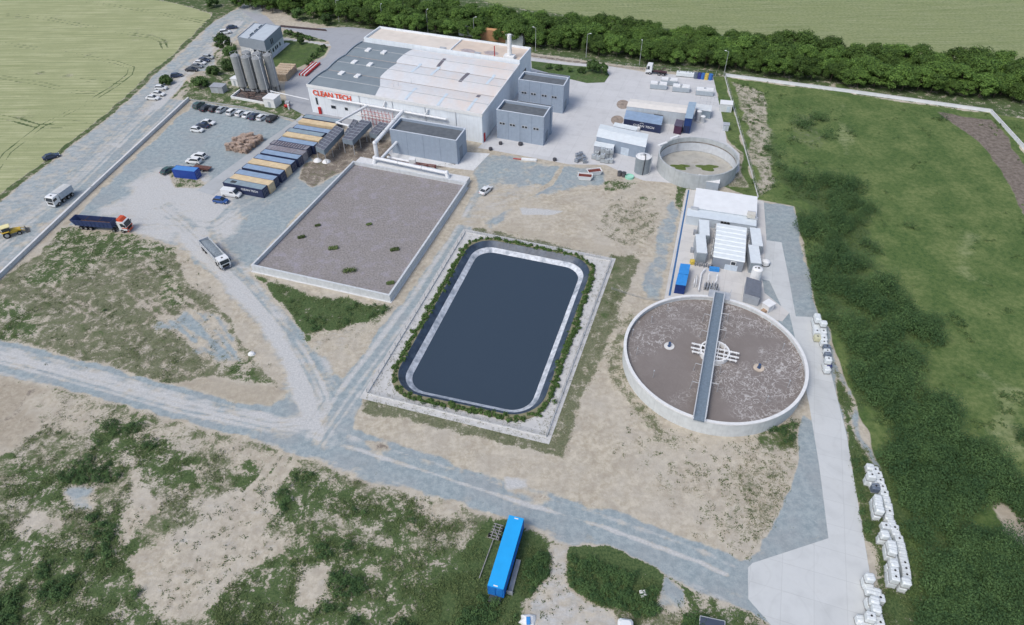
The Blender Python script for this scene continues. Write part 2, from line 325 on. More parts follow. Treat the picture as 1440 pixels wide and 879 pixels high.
paint([(800, 768), (850, 765), (905, 790), (975, 835), (950, 850), (905, 862), (850, 850), (806, 822)], dict(lush=1, sparse=.6), .6, 1.6)
paint([(935, 812), (960, 830), (965, 855), (925, 850)], dict(blue=.6, pale=.3), .6, 1.2)
paint([(980, 842), (1060, 862), (1080, 900), (960, 900)], dict(lush=.66, sparse=.5), 1, 2.5)
# meadow on the right
paint([(1020, 109), (1392, 160), (1442, 215), (1900, 800), (1900, 1000), (1300, 960), (1232, 650), (1180, 520), (1150, 430), (1118, 290), (1066, 279)], dict(meadow=.95), .6, 1.5, MEADOW)
paint([(1392, 160), (1500, 175), (1900, 260), (1900, 780), (1442, 215)], dict(sparse=.8, meadow=.5), .6, 1, MEADOW)
paint([(1030, 115), (1075, 130), (1090, 200), (1095, 260), (1068, 277), (1050, 220)], dict(warm=.25, pale=.25, sparse=.55, lush=.28, meadow=.2), 1.8, 4)
paint([(1095, 130), (1150, 160), (1190, 190), (1150, 235), (1120, 240), (1100, 180)], dict(soil=.35, sparse=.65, meadow=.40, lush=.35), 4, 9)
paint([(1320, 158), (1395, 168), (1470, 260), (1500, 360), (1440, 300), (1375, 200)], dict(soil=.95, warm=.15), 1.2, 2)
paint([(1070, 180), (1120, 250), (1195, 255), (1238, 335), (1290, 440), (1335, 560), (1378, 690), (1420, 800), (1470, 960), (1300, 960), (1232, 650), (1180, 520), (1150, 430), (1118, 290), (1098, 260)], dict(lush=.9, meadow=.5), 4, 10)
paint([(1405, 720), (1440, 735), (1450, 770), (1420, 775)], dict(warm=.6, soil=.2), 1, 3); paint([(1380, 740), (1395, 745), (1398, 760)], dict(warm=.6), 1, 3)
for q in ([(1180, 120), (1195, 150), (1190, 220), (1175, 180)], [(1330, 300), (1400, 330), (1380, 420), (1320, 380)], [(1380, 520), (1440, 560), (1440, 640), (1390, 600)]): paint(q, dict(meadow=.9, wheat=.36, warm=.2), 5, 9)
paint([(1003, 109), (1019, 109), (1066, 279), (1018, 262), (1030, 240), (1042, 220), (1022, 196)], dict(meadow=.75, lush=.4, sparse=.3), .6, 1.5)
paint([(1030, 200), (1042, 215), (1050, 262), (1025, 262)], dict(sparse=.6, soil=.35), 1, 2)
paint([(1072, 285), (1116, 290), (1130, 360), (1148, 446), (1118, 446), (1098, 342), (1073, 338)], dict(blue=.95), .5, 1.5)
paint([(1150, 446), (1165, 460), (1200, 560), (1235, 655), (1250, 760), (1240, 770), (1150, 470)], dict(blue=.75, pale=.3, sparse=.35), .6, 1.5)
paint([(1240, 770), (1262, 800), (1275, 850), (1240, 880), (1225, 800)], dict(soil=.4, warm=.5), 1, 2)
# office lawn, green by the road
paint([(300, 60), (330, 60), (345, 110), (415, 150), (440, 162), (420, 172), (345, 152), (240, 138), (268, 108), (300, 95)], dict(lush=.6, sparse=.7), .6, 1.5)
paint([(262, 105), (285, 100), (292, 112), (268, 122)], dict(warm=.6, soil=.3), .8, 2)
paint([(368, 92), (398, 58), (420, 56), (462, 66), (455, 78), (415, 97)], dict(lush=.55, meadow=.6), .4, .8)
paint([(396, 44), (420, 46), (455, 54), (462, 60), (430, 57), (398, 52)], dict(lush=.7), .3, .5)
line([(400, 55), (430, 58), (466, 64)], 1.6, dict(pale=1), .3, .3)
paint([(747, 86), (800, 92), (850, 96), (857, 106), (850, 116), (825, 116), (800, 110), (790, 104), (750, 96)], dict(lush=.8, sparse=.3), .4, .8)
line([(745, 78), (830, 90), (905, 97)], 2.0, dict(soil=.6, warm=.3), .4, .8)
paint([(1056, 385), (1090, 425), (1095, 452), (1120, 500), (1150, 520), (1152, 446), (1118, 400), (1098, 345), (1070, 345)], dict(blue=1), .3, .6)
paint([(1118, 440), (1150, 446), (1180, 530), (1240, 760), (1225, 780), (1140, 470)], dict(blue=.85, sparse=.45, soil=.1), .6, 1)
paint([(1165, 480), (1195, 560), (1230, 660), (1290, 800), (1330, 960), (1240, 960), (1225, 790), (1180, 600)], dict(lush=.8, sparse=.8, soil=.2), .8, 2.5)
for q in ([(560, 60), (600, 64), (640, 110), (600, 130)],): pass
for j in range(70):
    rr_ = np.random.default_rng(500+j); a0, b0 = rr_.random(2); px_, py_ = 20+260*a0, 20+220*b0
    if py_ < 262-.86*px_: paint([(px_-9, py_+1), (px_+4, py_-3), (px_+11, py_-1), (px_+2, py_+3)], dict(soil=.5, lush=.7, wheat=.35), .5, 2.0, amt=.8)
def dots(pts, amt):
    ix, d = sdf(w2(pts)); DOT[ix] = np.maximum(DOT[ix], smooth(-3, 3, d)*amt)
dots([(960, 640), (1120, 620), (1118, 720), (1062, 786), (990, 745)], 1.0); dots([(900, 560), (1110, 620), (1000, 700), (850, 640)], .25); dots([(190, 780), (400, 750), (360, 810), (230, 870)], .6); dots([(60, 570), (480, 690), (640, 730), (300, 790), (20, 740)], .5)
dots([(845, 270), (945, 270), (930, 360), (850, 340)], .5); dots([(0, 400), (240, 350), (390, 540), (160, 525), (0, 484)], .35); dots([(775, 765), (862, 860), (735, 890)], .3); dots([(980, 840), (1080, 860), (1080, 890), (930, 880)], .8)
paint([(1050, 788), (1166, 752), (1172, 764), (1058, 802)], dict(blue=.95), .3, .3)
for k_ in (-5, -3.6, -1, .5, 3, 4.4): line(off([(340, 30), (262, 112), (190, 182), (110, 262), (0, 350), (-90, 430)], k_, 1), .7, dict(pale=.95 if k_ in (-1, .5) else .6, blue=.4, warm=.2), .6, 1.2, amt=.7)
for t_ in ([(120, 360), (200, 420), (300, 500)], [(60, 400), (160, 460), (260, 530)], [(200, 370), (290, 450), (350, 520)]):
    for k_ in (-.8, .8): line(off(t_, k_, 1), .5, dict(warm=.5, soil=.4, sparse=.2), .4, 1, amt=.55)
for k_ in (-1.6, 0, 1.6): line(off([(330, 730), (375, 680), (405, 640)], k_, 1), .7, dict(warm=.3, pale=.3), .4, .8)
pth = [(1071, 337), (1099, 341), (1108, 385), (1119, 445), (1142, 446), (1150, 470), (1166, 515), (1190, 610), (1212, 740), (1222, 800), (1240, 960), (1130, 960), (1085, 880), (1052, 842), (1052, 798), (1058, 792), (1165, 757), (1152, 655), (1138, 570), (1128, 520), (1110, 440), (1105, 444), (1082, 395), (1068, 392)]
for p_ in (pth, [(965, 266), (1074, 283), (1078, 340), (1072, 392), (1110, 440), (1100, 452), (990, 425), (934, 420)]):
    ix, d = sdf(w2(p_)); DOT[ix[d > -.5]] = 0; paint(p_, dict(blue=.9), .2, 0)
# heights: mound by the car park, excavation under the pond
c = G(285, 112); GZ += 1.6*np.exp(-((GX-c.x)**2/30+(GY-c.y)**2/18))
WC = [G(*p, -1.3) for p in ((570.5, 545.5), (742, 582), (818, 380), (675, 351.5))]; WC = [Vector((v.x, v.y, 0)) for v in WC]
def loop(cs, grow, r, z, n=10):
    out = []
    for i in range(4):
        p, a, b = cs[i], cs[i-1], cs[(i+1) % 4]; da = (a-p).normalized(); db = (b-p).normalized(); q = p-(da+db)*grow; cc = q+(da+db)*r
        for k in range(n+1):
            t = math.pi/2*k/n; e = -(db*math.cos(t)+da*math.sin(t))*r; out.append(Vector(((cc+e).x, (cc+e).y, z)))
    return out
pt = np.array([(v.x, v.y) for v in loop(WC, 3.2, 6.5, 0)]); ix, d = sdf(pt); GZ[ix] = np.where(d > 0, -4.0, GZ[ix])

# ------------------------------------------------------------------ ground material and sheets
def ground_material():
    m = bpy.data.materials.new('ground_cover'); m.use_nodes = True; n, l = nt(m); b = n['Principled BSDF']; b.inputs['Roughness'].default_value = .92; b.inputs['Specular IOR Level'].default_value = .15
    geo = n.new('ShaderNodeNewGeometry')
    def noise(scale, det=6, rough=.6, mapping=None, dist=0):
        t = n.new('ShaderNodeTexNoise'); t.inputs['Scale'].default_value = scale; t.inputs['Detail'].default_value = det; t.inputs['Roughness'].default_value = rough; t.inputs['Distortion'].default_value = dist
        if mapping:
            mp = n.new('ShaderNodeMapping'); mp.inputs['Rotation'].default_value = (0, 0, mapping[0]); mp.inputs['Scale'].default_value = mapping[1]
            l.new(geo.outputs['Position'], mp.inputs[0]); l.new(mp.outputs[0], t.inputs['Vector'])
        else: l.new(geo.outputs['Position'], t.inputs['Vector'])
        return t.outputs[0]
    def math_(op, a, bb=None, cc=None):
        x = n.new('ShaderNodeMath'); x.operation = op
        for i, v in enumerate((a, bb, cc)):
            if v is None: continue
            if isinstance(v, (int, float)): x.inputs[i].default_value = v
            else: l.new(v, x.inputs[i])
        return x.outputs[0]
    def mix(f, a, c):
        x = n.new('ShaderNodeMix'); x.data_type = 'RGBA'
        for s, v in ((0, f), (6, a), (7, c)):
            if isinstance(v, tuple): x.inputs[s].default_value = (*v, 1)
            elif isinstance(v, (int, float)): x.inputs[s].default_value = v
            else: l.new(v, x.inputs[s])
        return x.outputs[2]
    def rng_(v, a, c, lo=0, hi=1):
        x = n.new('ShaderNodeMapRange'); x.interpolation_type = 'SMOOTHSTEP'; l.new(v, x.inputs[0])
        for i, k in enumerate((a, c, lo, hi)): x.inputs[i+1].default_value = k
        return x.outputs[0]
    mott = noise(.28, 9, .70, None, .3); speck = noise(2.6, 6, .75)
    w = {}
    for at, names in (('wa', ('blue', 'pale', 'sparse', 'lush')), ('wb', ('soil', 'wheat', 'meadow', 'warm'))):
        a = n.new('ShaderNodeAttribute'); a.attribute_name = at; s = n.new('ShaderNodeSeparateColor'); l.new(a.outputs[0], s.inputs[0])
        w[names[0]], w[names[1]], w[names[2]], w[names[3]] = s.outputs[0], s.outputs[1], s.outputs[2], a.outputs['Alpha']
    fine = noise(7, 4, .7); mid = noise(.9, 8, .68); big = noise(.11, 6, .6); clump = noise(.45, 9, .72, None, .4)
    rows = noise(1, 5, .6, (math.radians(19), (.035, .9, 1))); tr = noise(.7, 8, .7, (math.radians(-50), (.45, 1.1, 1)))
    def lay(col, key, k, lo, hi, colors, nn=None, dth=0):
        nn = nn or mid; x = math_('ADD', w[key], math_('MULTIPLY', math_('SUBTRACT', nn, .5), k))
        if dth: x = math_('ADD', x, math_('MULTIPLY', math_('SUBTRACT', speck, .5), dth))
        return mix(rng_(x, lo, hi), col, colors)
    def tone(c0, c1, nn, lo=.35, hi=.65): return mix(rng_(nn, lo, hi), c0, c1)
    sand = tone((.385, .34, .265), (.53, .485, .395), mid); sand = mix(rng_(fine, .55, .75, 0, .35), sand, (.28, .25, .215))
    sand = mix(rng_(mott, .42, .62, 0, .45), sand, (.30, .265, .22)); sand = mix(rng_(speck, .63, .70, 0, .55), sand, (.17, .15, .12)); sand = mix(rng_(big, .35, .7, 0, .5), sand, (.48, .45, .395))
    col = lay(sand, 'warm', .9, .3, .8, tone((.30, .26, .20), (.42, .375, .30), mid))
    col = lay(col, 'soil', 1.3, .35, .65, tone((.13, .11, .092), (.235, .20, .17), mid), clump, .6)
    gr = tone((.235, .29, .31), (.34, .39, .405), mid); gr = mix(rng_(fine, .52, .70, 0, .6), gr, (.19, .225, .245)); gr = mix(rng_(noise(3.5, 5, .8), .52, .66, 0, .4), gr, (.46, .49, .50)); gr = mix(rng_(big, .4, .7, 0, .45), gr, (.30, .31, .315)); gr = mix(rng_(speck, .6, .7, 0, .5), gr, (.15, .18, .205))
    col = lay(col, 'blue', 1.7, .28, .72, gr, mott)
    col = lay(col, 'pale', 1.2, .35, .85, mix(rng_(fine, .5, .7, 0, .4), tone((.42, .43, .43), (.55, .55, .54), speck), (.34, .345, .345)), tr)
    col = lay(col, 'sparse', 1.9, .42, .70, tone((.095, .115, .060), (.20, .205, .13), speck), clump, 1.3)
    col = lay(col, 'meadow', .5, .18, .46, mix(rng_(speck, .50, .66, 0, .55), mix(rng_(big, .38, .66), tone((.052, .100, .030), (.098, .150, .046), mid), tone((.095, .145, .045), (.170, .210, .080), mid)), (.17, .20, .09)))
    col = lay(col, 'lush', 2.3, .42, .66, tone((.038, .072, .026), (.105, .145, .058), speck), clump, 1.5)
    wh = mix(rng_(rows, .35, .65), (.26, .295, .14), (.43, .44, .26)); wh = mix(rng_(big, .35, .65, 0, .7), wh, (.29, .32, .165)); wh = mix(rng_(mid, .55, .75, 0, .5), wh, (.13, .165, .065)); wh = mix(rng_(speck, .45, .7, 0, .4), wh, (.36, .36, .22))
    col = lay(col, 'wheat', .3, .22, .55, wh)
    l.new(col, b.inputs['Base Color'])
    h = math_('ADD', math_('MULTIPLY', clump, .35), math_('MULTIPLY', fine, .06))
    bp = n.new('ShaderNodeBump'); bp.inputs['Distance'].default_value = .6; bp.inputs['Strength'].default_value = .65; l.new(h, bp.inputs['Height']); l.new(bp.outputs[0], b.inputs['Normal'])
    return m
GM = ground_material()
GA = {'wa': np.stack([CH[k] for k in ('blue', 'pale', 'sparse', 'lush')], 1), 'wb': np.stack([CH[k] for k in ('soil', 'wheat', 'meadow', 'warm')], 1)}
i0 = (np.arange(NY-1)[:, None]*NX+np.arange(NX-1)[None, :]).ravel(); Q = np.stack([i0, i0+1, i0+NX+1, i0+NX], 1); QC = CLS[i0]
def npmesh(name, V, Fq, mat, attrs=None, k=4):
    me = bpy.data.meshes.new(name); me.vertices.add(len(V)); me.vertices.foreach_set('co', V.astype(np.float32).ravel())
    me.loops.add(Fq.size); me.loops.foreach_set('vertex_index', Fq.astype(np.int32).ravel()); me.polygons.add(len(Fq))
    me.polygons.foreach_set('loop_start', np.arange(0, Fq.size, k, dtype=np.int32)); me.update(calc_edges=True)
    for a, v in (attrs or {}).items():
        at = me.attributes.new(a, 'FLOAT_COLOR', 'POINT'); at.data.foreach_set('color', v.astype(np.float32).ravel())
    me.materials.append(mat); o = bpy.data.objects.new(name, me); C.objects.link(o); return o
GV = np.stack([GX, GY, GZ], 1)
for cls, name in ((0, 'ground'), (1, 'gravel_road'), (2, 'gravel_yard'), (3, 'wheat_field'), (4, 'meadow'), (5, 'dirt_road')):
    f = Q[QC == cls]; u, inv = np.unique(f, return_inverse=True)
    o = npmesh(name, GV[u], inv.reshape(-1, 4), GM, {k: v[u] for k, v in GA.items()}); o.data.polygons.foreach_set('use_smooth', np.ones(len(f), bool)); struct(o)
# open country beyond, out to the horizon, in one frame round the surveyed sheet
B = 6000; y0, y1 = ys[0], ys[-1]; h0, h1 = hw[0], hw[-1]
V = np.array([(-h0, y0, 0), (h0, y0, 0), (h1, y1, 0), (-h1, y1, 0), (-B, -B, 0), (B, -B, 0), (B, B, 0), (-B, B, 0)], float); Fq = np.array([(4, 5, 1, 0), (5, 6, 2, 1), (6, 7, 3, 2), (7, 4, 0, 3)])
far = npmesh('far_fields', V, Fq, GM, {'wa': np.zeros((8, 4)), 'wb': np.tile([0, .4, 1., 0], (8, 1))}); struct(far)

# ------------------------------------------------------------------ concrete sheets
conc = pm('concrete', (.53, .54, .54), .8, .10, .5, dirt=.35, dirtcol=(.36, .35, .33)); concw = pm('white_concrete', (.62, .63, .63), .75, .08, 1.5, dirt=.35, dirtcol=(.42, .41, .38))
asph = pm('worn_yard_concrete', (.36, .375, .39), .85, .12, .4, dirt=.4, dirtcol=(.26, .26, .26))
def yard_mat(name, base, tyre, slab=5.0, joint=.06):
    if name in MATS: return MATS[name]
    m = pm(name, base, .82, .09, .35, dirt=.5, dirtcol=tyre); n, l = nt(m); b = n['Principled BSDF']; src = b.inputs['Base Color'].links[0].from_socket
    geo = n.new('ShaderNodeNewGeometry'); mp = n.new('ShaderNodeMapping'); mp.inputs['Rotation'].default_value = (0, 0, math.radians(19)); l.new(geo.outputs['Position'], mp.inputs[0])
    br = n.new('ShaderNodeTexBrick'); br.offset = 0; br.inputs['Scale'].default_value = 1; br.inputs['Brick Width'].default_value = slab; br.inputs['Row Height'].default_value = slab
    br.inputs['Mortar Size'].default_value = joint; br.inputs['Color1'].default_value = (1, 1, 1, 1); br.inputs['Color2'].default_value = (.94, .94, .94, 1); br.inputs['Mortar'].default_value = (.86, .86, .86, 1)
    l.new(mp.outputs[0], br.inputs['Vector'])
    # curving tyre marks
    nd = n.new('ShaderNodeTexNoise'); nd.inputs['Scale'].default_value = .06; nd.inputs['Detail'].default_value = 1; l.new(geo.outputs['Position'], nd.inputs['Vector'])
    fr_ = n.new('ShaderNodeMath'); fr_.operation = 'MULTIPLY'; fr_.inputs[1].default_value = 14; l.new(nd.outputs[0], fr_.inputs[0])
    sn = n.new('ShaderNodeMath'); sn.operation = 'SINE'; m3 = n.new('ShaderNodeMath'); m3.operation = 'MULTIPLY'; m3.inputs[1].default_value = 6.28; l.new(fr_.outputs[0], m3.inputs[0]); l.new(m3.outputs[0], sn.inputs[0])
    rr = n.new('ShaderNodeMapRange'); rr.inputs[1].default_value = .9; rr.inputs[2].default_value = 1; rr.inputs[3].default_value = 1; rr.inputs[4].default_value = .965; l.new(sn.outputs[0], rr.inputs[0])
    a = n.new('ShaderNodeMix'); a.data_type = 'RGBA'; a.blend_type = 'MULTIPLY'; a.inputs[0].default_value = 1; l.new(src, a.inputs[6]); l.new(br.outputs[0], a.inputs[7])
    c2 = n.new('ShaderNodeMix'); c2.data_type = 'RGBA'; c2.blend_type = 'MULTIPLY'; c2.inputs[0].default_value = 1; l.new(a.outputs[2], c2.inputs[6]); l.new(rr.outputs[0], c2.inputs[7]); l.new(c2.outputs[2], b.inputs['Base Color'])
    return m
yardm = yard_mat('yard_slabs', (.56, .565, .57), (.41, .41, .42)); pathm = yard_mat('path_slabs', (.55, .57, .57), (.42, .43, .42), 4.5, .05)
yardl = yard_mat('side_yard_slabs', (.36, .375, .40), (.25, .26, .28), 6)
def sheet(name, pts, mat, z=.03, t=.35):
    P = [G(*p, 0) for p in pts]
    if sum(a.x*b.y-b.x*a.y for a, b in zip(P, P[1:]+P[:1])) < 0: P.reverse()
    o = MB().prism([(p.x, p.y) for p in P], z-t, z).build(name, mat); return struct(o)
sheet('concrete_yard', [(744, 80), (800, 88), (850, 92), (905, 101), (950, 105), (1003, 109), (1010, 140), (1019, 180), (1022, 200), (1040, 216), (1040, 240), (1012, 264), (972, 261), (930, 256), (905, 254), (870, 240), (852, 232), (800, 231), (690, 211), (672, 208), (690, 190)], yardm)
sheet('side_yard', [(338, 14), (374, 22), (390, 38), (440, 40), (490, 38), (548, 44), (560, 60), (745, 95), (735, 130), (690, 190), (560, 190), (436, 166), (405, 150), (400, 125), (402, 110), (458, 80), (466, 66), (462, 58), (400, 40), (368, 36)], yardl, .022)
sheet('concrete_apron', [(545, 214), (562, 205), (640, 232), (656, 214), (689, 216), (666, 240), (640, 237), (552, 222)], concw, .045)
sheet('access_strip', [(277, 268), (300, 275), (372, 215), (432, 172), (425, 162), (400, 180)], yard_mat('strip_slabs', (.42, .44, .45), (.34, .35, .36), 5), .03)
sheet('concrete_path', [(1071, 337), (1099, 341), (1108, 385), (1119, 445), (1142, 446), (1150, 470), (1166, 515), (1190, 610), (1212, 740), (1222, 800), (1240, 960), (1130, 960), (1085, 880), (1052, 842), (1052, 798), (1058, 792), (1165, 757), (1152, 655), (1138, 570), (1128, 520), (1110, 440), (1105, 444), (1082, 395), (1068, 392)], pathm, .035)
sheet('plant_slab', [(965, 266), (1074, 283), (1078, 340), (1072, 392), (1075, 412), (1110, 440), (1100, 452), (990, 425), (934, 420)], yard_mat('plant_slabs', (.58, .57, .55), (.47, .44, .41), 4), .045)
sheet('drain_channel', [(967.5, 267), (969.5, 267.5), (943, 416), (940, 416)], pm('blue_channel', (.05, .14, .30), .5, .2, 2), .052)
# kerb wall along the road
wallm = pm('kerb_concrete', (.60, .62, .64), .7, .1, 1, streak=.35, dirtcol=(.35, .36, .36))
def wall(name, pts, h, t, mat, label, cat='wall', cap=None, z0=-.1):
    P = [G(*p) for p in pts]; r = thing(name, label, cat, P[0]); m = MB()
    for a, b in zip(P[:-1], P[1:]):
        d = (b-a); L = d.length; d /= L; nn = Vector((-d.y, d.x, 0))*t/2; a0 = a-P[0]; b0 = b-P[0]; e = d*t*.35
        q = [a0-nn-e, b0-nn+e, b0+nn+e, a0+nn-e]; m.prism([(v.x, v.y) for v in q], z0, h); 
    m.build('wall_panel', mat, r)
    if cap:
        c_ = MB()
        for a, b in zip(P[:-1], P[1:]):
            d = (b-a).normalized(); nn = Vector((-d.y, d.x, 0))*(t/2+.05); a0 = a-P[0]; b0 = b-P[0]; e = d*t*.3
            q = [a0-nn-e, b0-nn+e, b0+nn+e, a0+nn-e]; c_.prism([(v.x, v.y) for v in q], h, h+.06)
        c_.build('coping', cap, r)
    return r
wall('kerb_wall', [(265.5, 141), (130, 267), (-60, 448)], .95, .45, wallm, 'long straight pale concrete kerb wall between the dirt road and the parking yard', cap=concw)
wall('garden_kerb', [(268, 141), (345, 152), (415, 170), (440, 184)], .35, .3, pm('grey_kerb', (.36, .37, .37)), 'low grey kerb behind the row of parked cars')
wall('boundary_wall', [(1020, 107.5), (1200, 131), (1392, 158), (1442, 213), (1520, 300)], 1.0, .22, pm('white_wall', (.72, .74, .78), .7, .06, 1), 'low white boundary wall cornering round the far side of the meadow', cap=concw)

# wire fences
wire = pm('fence_wire', (.30, .31, .31), .5, .1); postm = pm('fence_post', (.42, .42, .41), .6, .1)
def wire_fence(pts, h, sp, label, base=None, lines=3):
    P = [G(*p) for p in pts]; r = thing('wire_fence', label, 'fence', P[0]); cnt = 0; w_ = MB()
    for a, b in zip(P[:-1], P[1:]):
        L = (b-a).length; k = max(1, round(L/sp))
        for i in range(k):
            p = a+(b-a)*i/k-P[0]
            if cnt < 95: MB().cyl(0, 0, 0, h, .05, 6).build('post', postm, r, loc=p); cnt += 1
        for j in range(lines): z = h*(.25+.75*j/(lines-1))-.05; w_.tube([tuple(a-P[0]+Vector((0, 0, z))), tuple(b-P[0]+Vector((0, 0, z)))], .022, 4)
    w_.build('wire', wire, r)
    if base:
        m = MB()
        for a, b in zip(P[:-1], P[1:]):
            d = (b-a).normalized(); nn = Vector((-d.y, d.x, 0))*.1; a0, b0 = a-P[0], b-P[0]; m.prism([((a0-nn).x, (a0-nn).y), ((b0-nn).x, (b0-nn).y), ((b0+nn).x, (b0+nn).y), ((a0+nn).x, (a0+nn).y)], -.1, .3)
        m.build('footing', concw, r)
    return r
wire_fence([(1019, 108), (1042, 190), (1066, 278)], 1.6, 3, 'thin wire fence on a pale footing between the tank strip and the meadow', True)
wire_fence([(745, 82), (905, 99), (1019, 108)], 1.9, 3.2, 'wire fence along the foot of the tree belt behind the yard', None)
wire_fence([(860, 407), (905, 421), (938, 425)], .6, 2.2, 'short low wire line from the pond to the round tank')

# ------------------------------------------------------------------ pond
A18 = math.radians(-18.0)
pc = [G(506, 560), G(772, 625), G(866, 364), G(652, 322)]; pm0 = sum(pc, Vector())/4
wc = WC
pond = thing('lined_pond', 'large rectangular pond with rounded corners in dark liner', 'pond', (pm0.x, pm0.y, 0))
def strip(loops, name, mat, parent=None, close=False, smooth=True, O=pm0):
    n = len(loops[0]); V = [tuple(p-Vector((O.x, O.y, 0))) for L in loops for p in L]; Fs = []
    for k in range(len(loops)-1):
        for i in range(n): j = (i+1) % n; Fs.append((k*n+i, k*n+j, (k+1)*n+j, (k+1)*n+i))
    if close: Fs.append(tuple(range((len(loops)-1)*n, len(loops)*n)))
    m = MB(); m.add(V, Fs); return m.build(name, mat, parent, smooth)
linm = pm('dark_liner', (.042, .062, .095), .38, .3, .6, bump=.08, bscale=1.3, dirt=.35, dirtcol=(.20, .24, .28)); bandm = pm('bleached_liner', (.55, .58, .62), .6, .25, 1.2, dirt=1.0, dirtcol=(.13, .17, .22))
soilb = pm('berm_soil', (.20, .19, .12), .95, .2)
strip([loop(wc, 3.5, 6.7, .03), loop(wc, 3.2, 6.5, .40), loop(wc, 2.4, 6.2, .46)], 'berm', pm('berm_soil', (.12, .13, .07), .95, .25), pond)
strip([loop(wc, 2.42, 6.2, .46), loop(wc, 2.3, 6.1, .47), loop(wc, 1.1, 4.9, -.6)], 'liner', linm, pond)
strip([loop(wc, 1.1, 4.9, -.6), loop(wc, -.15, 4, -1.4)], 'liner_edge', bandm, pond)
wt = bpy.data.materials.new('pond_water'); wt.use_nodes = True; n, l = nt(wt); b = n['Principled BSDF']
b.inputs['Base Color'].default_value = (.040, .059, .083, 1); b.inputs['Roughness'].default_value = .16; b.inputs['Specular IOR Level'].default_value = .42
no = n.new('ShaderNodeTexNoise'); no.inputs['Scale'].default_value = 1.5; no.inputs['Detail'].default_value = 4; bp = n.new('ShaderNodeBump'); bp.inputs['Distance'].default_value = .02; geo = n.new('ShaderNodeNewGeometry')
l.new(geo.outputs['Position'], no.inputs['Vector']); l.new(no.outputs[0], bp.inputs['Height']); l.new(bp.outputs[0], b.inputs['Normal'])
L0 = loop(wc, .1, 4.1, -1.3); m = MB(); m.add([tuple(p) for p in L0], [tuple(range(len(L0)))]); o = m.build('pond_water', wt); struct(o)
# slab between the fence line and the berm
inner = loop(wc, 3.3, 6.6, .06); O2 = []
for p in inner:
    d = p-Vector((pm0.x, pm0.y, p.z)); best = None
    for a, b2 in zip(pc, pc[1:]+pc[:1]):
        e = b2-a; den = d.x*e.y-d.y*e.x
        if abs(den) < 1e-9: continue
        t = ((a.x-pm0.x)*e.y-(a.y-pm0.y)*e.x)/den
        if t > 0 and (best is None or t < best): best = t
    O2.append(Vector((pm0.x+d.x*best, pm0.y+d.y*best, .06)))
# push nearest ray points to the exact corners
for c_ in pc:
    k = min(range(len(O2)), key=lambda i: (O2[i]-c_).length); O2[k] = Vector((c_.x, c_.y, .06))
lo = [Vector((p.x, p.y, -.25)) for p in O2]
s_ = strip([lo, O2, inner], 'pond_apron', pm('apron_concrete', (.52, .52, .51), .85, .09, .8, dirt=.35, dirtcol=(.42, .40, .37)), None, False, False); s_.location = (pm0.x, pm0.y, 0); struct(s_)
def lerp(p, q, t): return (p[0]+(q[0]-p[0])*t, p[1]+(q[1]-p[1])*t)
fc = []
for p in pc:
    q = Vector((pm0.x, pm0.y, 0)); d = (q-p); fc.append(p+d.normalized()*1.6)
fcp = [proj(v) for v in fc]
wire_fence([fcp[0], fcp[1], fcp[2], fcp[3], fcp[0]], 1.5, 2.6, 'wire fence with low footing standing all round the pond apron', True, 4)

# ------------------------------------------------------------------ filter basin
bt = [(352.5, 372.8), (547.8, 415.8), (656.7, 256), (496.5, 226)]; hb = 1.9
bq = [G(*p, hb) for p in bt]; bq = [Vector((v.x, v.y, 0)) for v in bq]; BO = bq[0]
basin = thing('filter_basin', 'large rectangular concrete basin filled with purplish grey gravel', 'basin', BO)
def inset(cs, t):
    out = []
    for i in range(4):
        p, a, b2 = cs[i], cs[i-1], cs[(i+1) % 4]; out.append(p+((a-p).normalized()+(b2-p).normalized())*t)
    return out
bi = inset(bq, .45); m = MB(); zz = lambda L, z: [Vector((p.x, p.y, z)) for p in L]
strip([zz(bq, -.1), zz(bq, hb), zz(bi, hb), zz(bi, .3)], 'wall', pm('basin_concrete', (.55, .58, .60), .75, .1, 1.2, streak=.35, dirtcol=(.33, .34, .34)), basin, False, False, BO)
lip = inset(bq, -.28); strip([zz(bq, -.02), zz(bq, .14), zz(lip, .14), zz(lip, -.1)], 'footing', concw, basin, False, False, BO)
gm = pm('basin_gravel', (.255, .237, .23), .95, .25, 2.2, bump=.12, bscale=3, dirt=.6, dirtcol=(.36, .34, .40)); m = MB(); m.add([tuple(p-BO) for p in zz(bi, .95)], [(0, 1, 2, 3)]); m.build('gravel_fill', gm, basin)
m = MB(); m.add([tuple(p-BO) for p in zz(bi, .28)], [(3, 2, 1, 0)]); m.build('floor', conc, basin)
# wide walkway slab on the far wall
d = (bq[2]-bq[3]).normalized(); nn = Vector((-d.y, d.x, 0)); a, b2 = bq[3]+d*.5, bq[2]-d*.5; m = MB()
m.prism([(v.x-BO.x, v.y-BO.y) for v in (a, b2, b2+nn*3.2, a+nn*3.2)], -.1, hb-.35); m.build('ledge', concw, basin)

